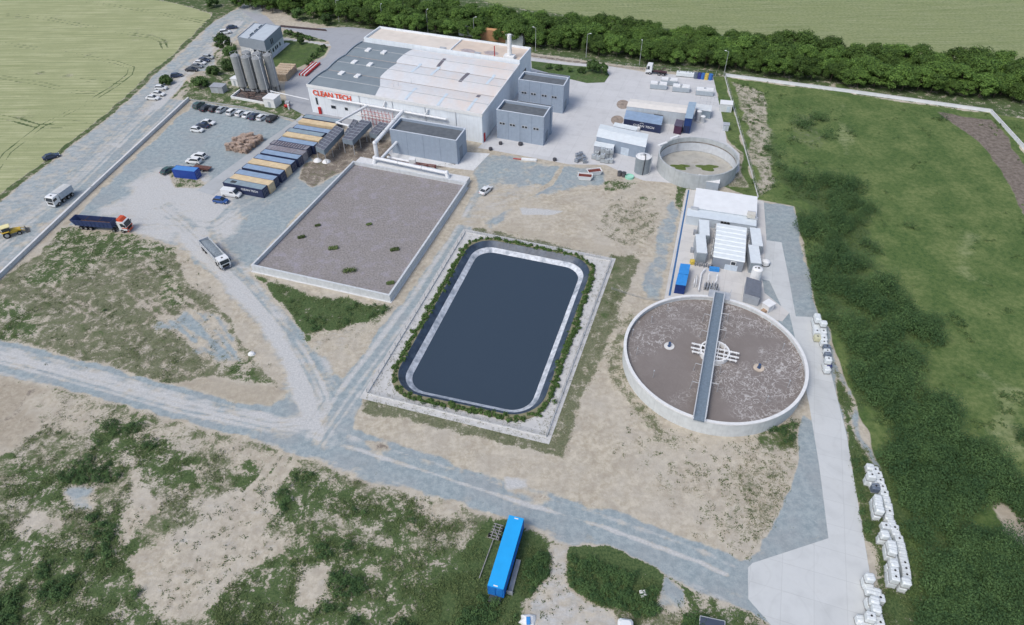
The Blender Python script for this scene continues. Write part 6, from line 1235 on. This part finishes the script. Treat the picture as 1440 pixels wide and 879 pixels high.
# white tipper on the dirt road
pa, pb = G(102, 272, 0), G(74, 292, 0); an = math.degrees(math.atan2(pb.y-pa.y, pb.x-pa.x)); Lt = (pb-pa).length; a = thing('tipper_truck', 'silver white tipper truck with covered body coming down the dirt road', 'truck', (pa.x, pa.y, 0), math.radians(an))
sv = pm('covered_body', (.42, .48, .54), .45, .06); tb = tub(a, .1, Lt-2.4, 1.2, 2.9, sv); MB().front([(-1.2, 2.9), (1.2, 2.9), (0, 3.1)], .15, Lt-2.45).build('cover', pm('sheet_cover', (.52, .53, .52), .6, .12, 2), tb)
chassis(a, .3, Lt-.5, [1.1, 2.4, Lt-3.0, Lt-1.3]); cab(a, Lt, wt_, 2.4, 2.9, top=wt_); MB().box(Lt-1.4, Lt-1.0, -.2, .2, 2.9, 2.96).build('roof_hatch', blackm, a)
# backhoe loader
pa = G(16, 331, 0); a = thing('backhoe_loader', 'yellow backhoe loader working at the left edge of the dirt road', 'loader', (pa.x, pa.y, 0), math.radians(35)); ye = pm('machine_yellow', (.62, .42, .06), .45, .1)
MB().side([(-1.2, .7), (2.4, .7), (2.5, 1.3), (1.1, 1.6), (-1.2, 1.5)], -.55, .55).build('body', ye, a); MB().box(-1.2, .5, -.75, .75, 1.5, 2.6).build('cab_glass', glass, a); MB().rbox(-1.4, .7, -.9, .9, 2.6, 2.8, .05).build('cab_roof', pm('pale_yellow', (.75, .68, .36), .5, .05), a)
for y in (-.95, .95): wheel(a, -.7, y, .8, .45, y); wheel(a, 1.9, y, .5, .35, y); MB().box(-1.5, .1, y-.25, y+.25, 1.55, 1.65).build('mudguard', ye, a)
for y in (-.6, .6): MB().tube([(.6, y, 1.4), (2.4, y, 1.1), (3.3, y, .5)], .1, 6).build('loader_arm', ye, a)
MB().side([(3.2, .1), (4.1, .1), (3.5, .3), (3.35, .9), (3.2, .9)], -1.15, 1.15).build('bucket', pm('bucket_steel', (.16, .15, .13), .6, .2), a)
MB().tube([(-1.3, 0, 1.0), (-2.4, 0, 2.7), (-3.6, 0, 1.9), (-3.8, 0, .9)], .15, 6).build('digger_arm', ye, a); MB().side([(-4.2, .2), (-3.5, .2), (-3.5, .9), (-4.1, .8)], -.35, .35).build('digger_bucket', darkm, a)
# hook-lift lorry
pa = G(938, 106); pb = G(908, 102.5); an = math.degrees(math.atan2(pb.y-pa.y, pb.x-pa.x)); Lt = (pb-pa).length; a = thing('hook_lorry', 'white cabbed hook lift lorry without its skip by the far fence', 'lorry', (pa.x, pa.y, 0), math.radians(an))
chassis(a, .2, Lt-.4, [1.3, 2.7, Lt-1.5]); cab(a, Lt, wt_, 2.45, 3.4); m = MB(); m.tube([(Lt-3.6, 0, 1.2), (2.5, 0, 1.3), (1.2, 0, 2.6), (.7, 0, 2.4)], .16, 6); m.box(.3, Lt-2.6, -.5, .5, 1.0, 1.25); m.build('hook_arm', pm('hook_dark', (.09, .05, .06), .6), a)
# vehicles behind the annex
a = container('orange topped trailer showing behind the rear roof of the factory', G(676, 56, 0)[:2], -19, 12, 2.5, 4.0, pm('orange_top', (.58, .33, .16), .6, .1), pm('orange_side', (.40, .22, .12), .6, .1), None, name='trailer', cat='trailer'); container('white trailer right of the orange topped one behind the factory', G(711, 62, 0)[:2], -19, 7, 2.5, 3.8, ctw, ctw, None, name='trailer', cat='trailer'); container('small white box body alone behind the factory roof', G(645, 50, 0)[:2], -15, 6, 2.4, 3.6, ctw, ctw, None, name='box_body', cat='trailer')
# bottom edge pieces
q = G(901, 842); f = fr_at(901, 842, 12); o = MB(f).loft([[(0, 0, .0), (1.0, .1, .0), (.95, .9, 0), (.1, 1.0, 0)], [(0, 0, .5), (.95, .05, .6), (.9, .85, .65), (.1, 1, .5)]]).build('white_bag', whitem, None, loc=q); tag(o, 'small white sack lying on the lush weeds near the gravel', 'sack')
f = fr_at(869, 893, -8); a = thing('camper_roof', 'white rounded vehicle roof cut off by the bottom edge of the picture', 'van', f.O); MB(f).rbox(-.2, 1.9, -3.2, 1.6, .5, 2.1, .3).build('body', wt_, a)
for y in (-2.4, .7):
    for x in (-.05, 1.65): MB(f).box(x, x+.2, y-.35, y+.35, 0, .7).build('wheel', tyre, a)
f = fr_at(982, 893, -13); a = thing('solar_panel', 'dark blue framed panel on a low stand at the bottom edge', 'panel', f.O); MB(f).add([MB(f).P(*p) for p in ((0, 0, .5), (3.4, 0, .5), (3.4, 2.2, 1.1), (0, 2.2, 1.1), (0, 0, .56), (3.4, 0, .56), (3.4, 2.2, 1.16), (0, 2.2, 1.16))], [(0, 3, 2, 1), (4, 5, 6, 7), (0, 1, 5, 4), (1, 2, 6, 5), (2, 3, 7, 6), (3, 0, 4, 7)]).build('panel', pm('panel_navy', (.05, .065, .10), .3, .1), a)
m = MB(f); m.tube([(0, 2.2, 1.16), (3.4, 2.2, 1.16)], .05, 5); m.tube([(0, 0, .56), (0, 2.2, 1.16)], .05, 5); m.tube([(3.4, 0, .56), (3.4, 2.2, 1.16)], .05, 5)
for u, v in ((.2, .2), (3.2, .2), (.2, 2), (3.2, 2)): m.tube([(u, v, 0), (u, v, .6)], .05, 5)
m.build('frame', galv, a)
q = G(742, 872); m = MB(); rd = random.Random(9)
m.loft([[(math.cos(t*.6)*r*(1+.25*math.sin(t*2.3)), math.sin(t*.6)*r*.8*(1+.2*math.sin(t*1.7)), z) for t in range(10)] for z, r in ((0, 1.2), (.3, 1.05), (.6, .7), (.75, .2))]); a = thing('tarpaulin_heap', 'crumpled white tarpaulin heap with a blue box at the bottom edge', 'tarpaulin', q); m.build('tarpaulin', whitem, a); MB().rbox(-.2, .35, -.9, .1, .5, .95, .05).build('blue_box', bt_, a)
q = G(354, 498); m = MB(); m.loft([[(math.cos(t*.78)*r, math.sin(t*.78)*r*.8, z) for t in range(8)] for z, r in ((0, .8), (.35, .6), (.55, .15))]); o = m.build('white_rubble', whitem, None, loc=q); tag(o, 'little heap of white rubble on the gravel left of the track', 'rubble')

# ------------------------------------------------------------------ lamp posts
def lamp(px, py, h, label, grp='tall lamp posts along the tree belt'):
    q = G(px, py); global LP
    if LP is None:
        a = thing('street_lamp', label, 'lamp post', q, 0, grp); MB().cyl(0, 0, 0, 8.5, .11, 8, .06).build('pole', galv, a); MB().tube([(0, 0, 8.4), (.9, 0, 8.7)], .05, 6).build('arm', galv, a); MB().rbox(.7, 1.4, -.16, .16, 8.6, 8.76, .04).build('lamp_head', pm('lamp_head', (.66, .68, .7), .4), a); LP = a; return
    dup(LP, q, rd.uniform(0, 3), label, grp)
LP = None
for (x, y), l_ in zip(((477, 31), (539, 38), (602, 46), (667, 57), (753, 72), (824, 81), (899, 92), (1017.5, 107)), ('leftmost lamp post before the trees, right of the office', 'lamp post behind the paved road left of the factory', 'lamp post behind the left half of the factory annex', 'lamp post behind the annex near the box body', 'lamp post just right of the factory chimney', 'lamp post behind the hedge bed', 'lamp post beside the hook lift lorry', 'rightmost lamp post at the start of the white boundary wall')): lamp(x, y, 8, l_)

# ------------------------------------------------------------------ trees and shrubs
def leaf_mat(name, c0, c1):
    m = bpy.data.materials.new(name); m.use_nodes = True; n, l = nt(m); b = n['Principled BSDF']; b.inputs['Roughness'].default_value = .7; b.inputs['Specular IOR Level'].default_value = .2
    at = n.new('ShaderNodeAttribute'); at.attribute_name = 'tint'; oi = n.new('ShaderNodeObjectInfo'); x = n.new('ShaderNodeMix'); x.data_type = 'RGBA'; x.inputs[6].default_value = (*c0, 1); x.inputs[7].default_value = (*c1, 1); l.new(at.outputs['Fac'], x.inputs[0])
    h = n.new('ShaderNodeHueSaturation'); l.new(x.outputs[2], h.inputs['Color']); r = n.new('ShaderNodeMapRange'); r.inputs[3].default_value = .62; r.inputs[4].default_value = 1.35; l.new(oi.outputs['Random'], r.inputs[0]); l.new(r.outputs[0], h.inputs['Value'])
    l.new(h.outputs[0], b.inputs['Base Color']); return m
def leaves(name, centres, radii, n, size, mat, parent=None, seed=1, up=.4, loc=None, flat=.8):
    """n leaf quads spread in a set of ellipsoid clumps"""
    r = np.random.default_rng(seed); k = r.integers(0, len(centres), n); d = r.normal(size=(n, 3)); d /= np.linalg.norm(d, axis=1)[:, None]
    rad = radii[k]*(r.random(n)**.45)[:, None]; p = centres[k]+d*rad*np.array([1, 1, flat]); nn = d+np.array([0, 0, up])+r.normal(size=(n, 3))*.45; nn /= np.linalg.norm(nn, axis=1)[:, None]
    t = np.cross(nn, r.normal(size=(n, 3))); t /= np.linalg.norm(t, axis=1)[:, None]; b = np.cross(nn, t); s = (size*(.6+.8*r.random(n)))[:, None]
    V = np.stack([p-t*s-b*s*.5, p+t*s*.2-b*s*.8, p+t*s+b*s*.4, p-t*s*.3+b*s*.8], 1).reshape(-1, 3); Fq = np.arange(4*n).reshape(-1, 4)
    tint = np.repeat(np.clip(r.random(n)*.7+.3*r.random(len(centres))[k], 0, 1), 4); o = npmesh(name, V, Fq, mat); at = o.data.attributes.new('tint', 'FLOAT', 'POINT'); at.data.foreach_set('value', tint.astype(np.float32))
    if parent: o.parent = parent
    if loc is not None: o.location = loc
    return o
leafA = leaf_mat('belt_foliage', (.032, .072, .018), (.14, .235, .048)); leafB = leaf_mat('tree_foliage', (.032, .075, .022), (.095, .155, .045)); bark = pm('bark', (.10, .08, .06), .9, .2, 3)
def make_tree(label, h, rx, nclump, nleaf, size, mat, seed, group=None, name='tree', cat='tree'):
    r = np.random.default_rng(seed); a = thing(name, label, cat, (0, 0, 0), 0, group); m = MB(); base = h*.45
    V = lambda i: None
    m.tube([(0, 0, -.3), (.1, .05, h*.3), (-.05, .1, h*.62)], .13 if h > 5 else .06, 6)
    C3 = []
    for i in range(nclump):
        t = i*2.4+r.random(); q = rx*math.sqrt((i+.5)/nclump)*.75; z = h*.80-(q/rx)**2*h*.28+r.normal()*h*.045; C3.append((q*math.cos(t), q*math.sin(t), z))
        if i % 2 == 0: m.tube([(0, .05, h*.35), (q*.5*math.cos(t), q*.5*math.sin(t), z*.75), (q*.85*math.cos(t), q*.85*math.sin(t), z)], .05, 4)
    for i in range(nclump//2): t = i*2.1+r.random()*2; C3.append((rx*.62*math.cos(t), rx*.62*math.sin(t), h*(.32+.2*r.random())))
    C3 = np.array(C3); m.build('trunk', bark, a); R3 = np.repeat((rx*(.30+.16*r.random(len(C3))))[:, None], 3, 1); leaves('crown', C3, R3, nleaf, size, mat, a, seed, .5); return a
protos = [make_tree('bushy green tree in the dense belt between the yard and the far field', 7.2+.7*i % 1.6, 3.1+.25*(i % 3), 16, 5600, .15, leafA, 20+i, 'trees in the dense belt') for i in range(6)]
rt = random.Random(11); first = set(); n_t = 0
A0, A1 = G(404, 24), G(1452, 156); dB = (A1-A0); Lb = dB.length; dB /= Lb; nB = Vector((-dB.y, dB.x, 0))
SPOT = []
ext0 = -26
k = 0
for rr in range(5):
    for u in np.arange(ext0, Lb+16, 5.65):
        # measured front line bows a little
        t = max(0, min(1, u/Lb)); px_ = 404+(1452-404)*t; fy = np.interp(px_, [404, 420, 520, 640, 747, 904, 1017, 1202, 1452], [22, 25, 42, 58, 70, 91, 102, 126, 150]); g = G(px_, fy)
        if u < 0: g = A0+dB*u
        if u > Lb: g = A1+dB*(u-Lb)
        p = g+nB*(3.4+rr*4.9+rt.uniform(-1, 1))+dB*((rr % 2)*2.8+rt.uniform(-1.2, 1.2)); SPOT.append((p, rr))
def belt_label(p, rr):
    x = proj((p.x, p.y, 4))[0]; sec_ = next(t for lim, t in ((470, 'behind the office'), (560, 'left of the factory annex'), (660, 'behind the left half of the annex'), (760, 'behind the factory chimney'), (860, 'behind the hedge bed'), (960, 'behind the hook lift lorry'), (1060, 'behind the coloured drums'), (1180, 'behind the left of the white wall'), (1300, 'behind the middle of the white wall'), (9999, 'behind the right end of the white wall')) if x < lim)
    return 'bushy green belt tree %s, %s' % (('in the front row', 'in the second row', 'in the middle', 'in the fourth row', 'in the back row')[rr], sec_)
print('belt trees', len(SPOT))
SPOT = SPOT[:300]
for i, (p, rr) in enumerate(SPOT):
    sc = rt.uniform(.74, 1.2)*(1.0 if rr else .9); pr = protos[i % 6]
    if i < 6: pr['label'] = belt_label(p, rr); pr.location = p; pr.rotation_euler[2] = rt.uniform(0, 6); pr.scale = (sc, sc, sc)
    else: dup(pr, p, rt.uniform(0, 6.28), belt_label(p, rr), sc=(sc*rt.uniform(1.1, 1.35), sc*rt.uniform(1.1, 1.35), sc))
for pr in protos: pr.name = 'belt_tree'
for i, (x, y, h, r_, l_) in enumerate(((316, 72, 6.5, 3.6, 'round dark tree left of the office by the road'), (326, 84, 5.0, 3.0, 'lower dark tree between the office tree and the silos'), (235, 118, 3.0, 2.3, 'dark bush at the road end of the mound'), (283, 122, 3.2, 2.8, 'big shrub on the mound left of the grey cabin'), (302, 106, 3.2, 2.6, 'shrub between the mound and the white cabin'), (324, 97, 3.0, 3.0, 'shrub behind the small white cabin'),
    (833, 102, 4.6, 2.3, 'left one of the two round trees in the hedge bed'), (846, 105, 4.2, 2.2, 'right one of the two round trees in the hedge bed'), (424, 62, 3.0, 1.3, 'small conifer on the office lawn'), (421, 28, 5, 2.8, 'tree left of the paved road at the belt edge'), (460, 35, 4.6, 2.6, 'tree at the belt edge behind the leftmost lamp'), (330, 6, 6, 3.4, 'dark tree in the scrub at the top left'), (280, -4, 6, 3.6, 'tree in the scrub left of the dirt road'), (300, 10, 4, 3.0, 'low tree in the scrub beside the road verge'), (240, -8, 6, 3.6, 'farthest left tree of the scrub'))):
    a = make_tree(l_, h, r_, 8, 1700, .26, leafB, 60+i, name='shrub' if h < 4 else 'tree', cat='shrub' if h < 4 else 'tree'); a.location = G(x, y)
def shrub_row(pts, h, r_, label, group, seed):
    a = make_tree(label, h, r_, 5, 420, .17, leafB, seed, group, 'hedge_shrub', 'shrub'); ps = [G(*p) for p in pts]; a.location = ps[0]
    for i, p in enumerate(ps[1:]): dup(a, p, i*1.3, sc=random.Random(i).uniform(.8, 1.2))
shrub_row([(404+i*5.4, 47.5+i*1.5) for i in range(7)], 1.5, 1.3, 'clipped dark shrub in the hedge behind the office lawn', 'hedge behind the office lawn', 90)
shrub_row([(455-i*4.5, 68+i*4.8) for i in range(6)], 1.5, 1.2, 'small shrub along the factory side of the office lawn', 'shrubs along the office lawn', 91)
shrub_row([(772, 97), (786, 99), (801, 101), (817, 103)], 1.9, 1.4, 'round clipped shrub in the bed behind the grey buildings', 'round shrubs in the hedge bed', 92)
weedm = leaf_mat('weed_leaves', (.055, .095, .032), (.155, .20, .075))
for i, (x, y, r_, l_) in enumerate(((492, 381.5, 1.5, 'largest green bush growing on the basin gravel'), (555, 352, 1.0, 'round green bush near the right wall of the basin'), (469, 350, 1.1, 'pale bush left of centre on the basin gravel'), (424, 334.5, .8, 'small bush on the left side of the basin gravel'), (549, 399, .8, 'bush in the near right corner of the basin'), (519, 316.5, .6, 'tiny bush in the middle of the basin gravel'), (447, 318, .6, 'tiny sparse bush left on the basin gravel'))):
    q = G(x, y, .95); o = leaves('bush', np.array([(0, 0, .35), (r_*.6, .2, .3), (-r_*.6, -.1, .28)]), np.full((3, 3), r_*.6), 520, .12, weedm, seed=110+i, loc=q); tag(o, l_, 'bush')
# green rim of the pond: one planted ring nobody could count
Lp = loop(wc, 3.1, 6.5, .42, 14); PP = []
for p, q in zip(Lp, Lp[1:]+Lp[:1]):
    n_ = max(1, int((q-p).length/.45))
    for i in range(n_): PP.append(p.lerp(q, i/n_))
PP = np.array([tuple(p) for p in PP]); r = np.random.default_rng(5); PP[:, :2] += r.normal(size=(len(PP), 2))*.25; PP = np.concatenate([PP, PP+r.normal(size=PP.shape)*np.array([.35, .35, .1])]); keep = r.random(len(PP)) < .93; PP = PP[keep]
o = leaves('pond_rim_plants', PP, np.repeat((.28+.36*r.random(len(PP)))[:, None], 3, 1), 42000, .12, leaf_mat('rim_foliage', (.045, .10, .025), (.12, .20, .055)), seed=8, up=.6); tag(o, 'ring of low green plants growing round the rim of the lined pond', 'plants', kind='stuff')

# ------------------------------------------------------------------ ground vegetation
def sample(n, cond, seed):
    r = np.random.default_rng(seed); v = r.random(n); y = 36+(v**1.6)*240; x = (r.random(n)*2-1)*(74+.70*y); 
    iy = np.clip(np.searchsorted(ys, y)-1, 0, NY-1); ix_ = np.clip(((x/(72+.70*ys[iy])+1)/2*(NX-1)).astype(int), 0, NX-1); return x, y, iy*NX+ix_
def tufts(name, x, y, z, size, h, k, mat, seed, spread=1.0):
    n = len(x); r = np.random.default_rng(seed); N_ = n*k; p = np.stack([np.repeat(x, k), np.repeat(y, k), np.repeat(z, k)], 1); hh = np.repeat(h, k)
    o2 = r.normal(size=(N_, 2)); rad = np.repeat(spread*(.12+h*.55), k); p[:, :2] += o2*rad[:, None]; p[:, 2] += hh*np.exp(-(o2**2).sum(1)*.45)*(.55+.45*r.random(N_))+.02
    nn = np.stack([o2[:, 0]*.35, o2[:, 1]*.35, np.ones(N_)], 1)+r.normal(size=(N_, 3))*.45; nn /= np.linalg.norm(nn, axis=1)[:, None]
    t = np.cross(nn, r.normal(size=(N_, 3))); t /= np.linalg.norm(t, axis=1)[:, None]; b = np.cross(nn, t); s = (np.repeat(size, k)*(.5+.9*r.random(N_)))[:, None]
    V = np.stack([p-t*s-b*s*.3, p+t*s*.2-b*s*.5, p+t*s+b*s*.2, p-t*s*.3+b*s*.5], 1).reshape(-1, 3)
    o = npmesh(name, V, np.arange(4*N_).reshape(-1, 4), mat); tint = np.repeat(np.clip(np.repeat(r.random(n), k)*.55+r.random(N_)*.45, 0, 1), 4); at = o.data.attributes.new('tint', 'FLOAT', 'POINT'); at.data.foreach_set('value', tint.astype(np.float32)); return o
weedm = leaf_mat('weed_leaves', (.055, .095, .032), (.155, .20, .075)); drym = leaf_mat('dry_weeds', (.13, .15, .075), (.27, .27, .17)); undm = leaf_mat('undergrowth_leaves', (.040, .082, .028), (.115, .165, .055))
nz2 = fbm(GX, GY, 3.2, 77, 4)
x, y, ii = sample(220000, None, 31); wgt = CH['lush'][ii]*(CLS[ii] == 0); keep = (wgt+nz2[ii]*1.1+.35*(np.random.default_rng(9).random(len(ii))-.5) > .66) & (y < 190) & (CH['lush'][ii] > .12); x, y, ii = x[keep], y[keep], ii[keep]; print('tufts', len(x))
n_ = min(len(x), 60000); x, y, ii = x[:n_], y[:n_], ii[:n_]; rr = np.random.default_rng(2).random(n_)
o = tufts('weeds', x, y, GZ[ii], .07+.06*rr, .10+.40*rr**2, 9, weedm, 3); tag(o, 'patches of low green weeds spread over the rough ground', 'weeds', kind='stuff')
x, y, ii = sample(160000, None, 33); keep = ((CH['sparse'][ii]*(1-CH['lush'][ii])+nz2[ii]*.8) > .48) & (CLS[ii] == 0) & (y < 170) & (CH['sparse'][ii] > .12); x, y, ii = x[keep][:32000], y[keep][:32000], ii[keep][:32000]
o = tufts('dry_grass', x, y, GZ[ii], np.full(len(x), .08), np.full(len(x), .15), 6, drym, 4); tag(o, 'thin dry olive grass scattered over the sandy ground', 'grass', kind='stuff')
x, y, ii = sample(300000, None, 35); keep = (CLS[ii] == MEADOW) & (CH['lush'][ii]+nz2[ii]*.9+.5*nz[ii]+.6*(np.random.default_rng(12).random(len(ii))-.5) > .55); x, y, ii = x[keep][:30000], y[keep][:30000], ii[keep][:30000]; print('undergrowth', len(x)); rr = np.random.default_rng(6).random(len(x)); big_ = np.clip(nz2[ii]+.5, 0, 1)
o = tufts('undergrowth', x, y, GZ[ii], .10+.07*big_, .15+.5*big_*rr, 14, undm, 7, .7); tag(o, 'dense dark green undergrowth filling the strip between path and meadow', 'undergrowth', kind='stuff')

BA = np.array(BAGS)
def bushes(name, cond_cls, thr, n_b, n_l, size, rlo, rhi, mat, label, seed, ymax, key='lush', zs=.85, patch=None):
    x, y, ii = sample(120000, None, seed); r = np.random.default_rng(seed+1); w_ = CH[key][ii]+nz2[ii]*.9+nz[ii]*.8
    keep = cond_cls(CLS[ii]) & (w_ > thr) & (y < ymax); dm = np.min(np.hypot(x[:, None]-BA[:, 0], y[:, None]-BA[:, 1]), 1); keep &= dm > rhi*.55+1.5; x, y, ii, w_ = x[keep][:n_b], y[keep][:n_b], ii[keep][:n_b], w_[keep][:n_b]
    rad = rlo+(rhi-rlo)*r.random(len(x))**1.8; c = np.stack([x, y, GZ[ii]+rad*zs*.6], 1); print(name, len(x))
    ar = rad**2/ (rad**2).sum(); rep_ = np.maximum(6, (ar*n_l).astype(int)); C_ = np.repeat(c, rep_, 0); N_ = len(C_); d = r.normal(size=(N_, 3)); d[:, 2] = np.abs(d[:, 2]); d /= np.linalg.norm(d, axis=1)[:, None]
    R_ = np.repeat(rad, rep_)*(.55+.5*r.random(N_)); ang = np.arctan2(d[:, 1], d[:, 0]); R_ *= 1+.25*np.sin(3*ang+np.repeat(r.random(len(x))*6, rep_)); p = C_+d*R_[:, None]*np.array([1, 1, zs*1.5])
    nn = d+np.array([0, 0, .8])+r.normal(size=(N_, 3))*.5; nn /= np.linalg.norm(nn, axis=1)[:, None]; t = np.cross(nn, r.normal(size=(N_, 3))); t /= np.linalg.norm(t, axis=1)[:, None]; b = np.cross(nn, t); s = (size*(.5+.9*r.random(N_)))[:, None]
    V = np.stack([p-t*s-b*s*.3, p+t*s*.2-b*s*.6, p+t*s+b*s*.2, p-t*s*.3+b*s*.6], 1).reshape(-1, 3); o = npmesh(name, V, np.arange(4*N_).reshape(-1, 4), mat)
    tint = np.repeat(np.clip(np.repeat(r.random(len(x)), rep_)*.65+r.random(N_)*.35, 0, 1), 4); at = o.data.attributes.new('tint', 'FLOAT', 'POINT'); at.data.foreach_set('value', tint.astype(np.float32)); return tag(o, label, 'shrubs', kind='stuff')
shm = leaf_mat('thicket_leaves', (.020, .052, .020), (.085, .148, .048))
bushes('thicket', lambda c: c == MEADOW, .72, 1600, 340000, .12, .9, 2.6, shm, 'lumpy dark green thicket of low shrubs right of the concrete path', 41, 200)
bushes('scrub', lambda c: c == 0, .98, 2600, 90000, .10, .25, .75, shm, 'low scrubby clumps dotted through the foreground weeds', 43, 110)

x, y, ii = sample(60000, None, 51); r = np.random.default_rng(52); keep = (r.random(len(x)) < DOT[ii]*.45) & (y < 150) & (CH['blue'][ii] < .6); x, y, ii = x[keep][:3600], y[keep][:3600], ii[keep][:3600]; rr = r.random(len(x)); print('dots', len(x))
o = tufts('weed_clumps', x, y, GZ[ii], .07+.05*rr, .08+.28*rr**3, 14, weedm, 53, 1.2); tag(o, 'small separate weed clumps dotted over bare sand', 'weeds', kind='stuff')
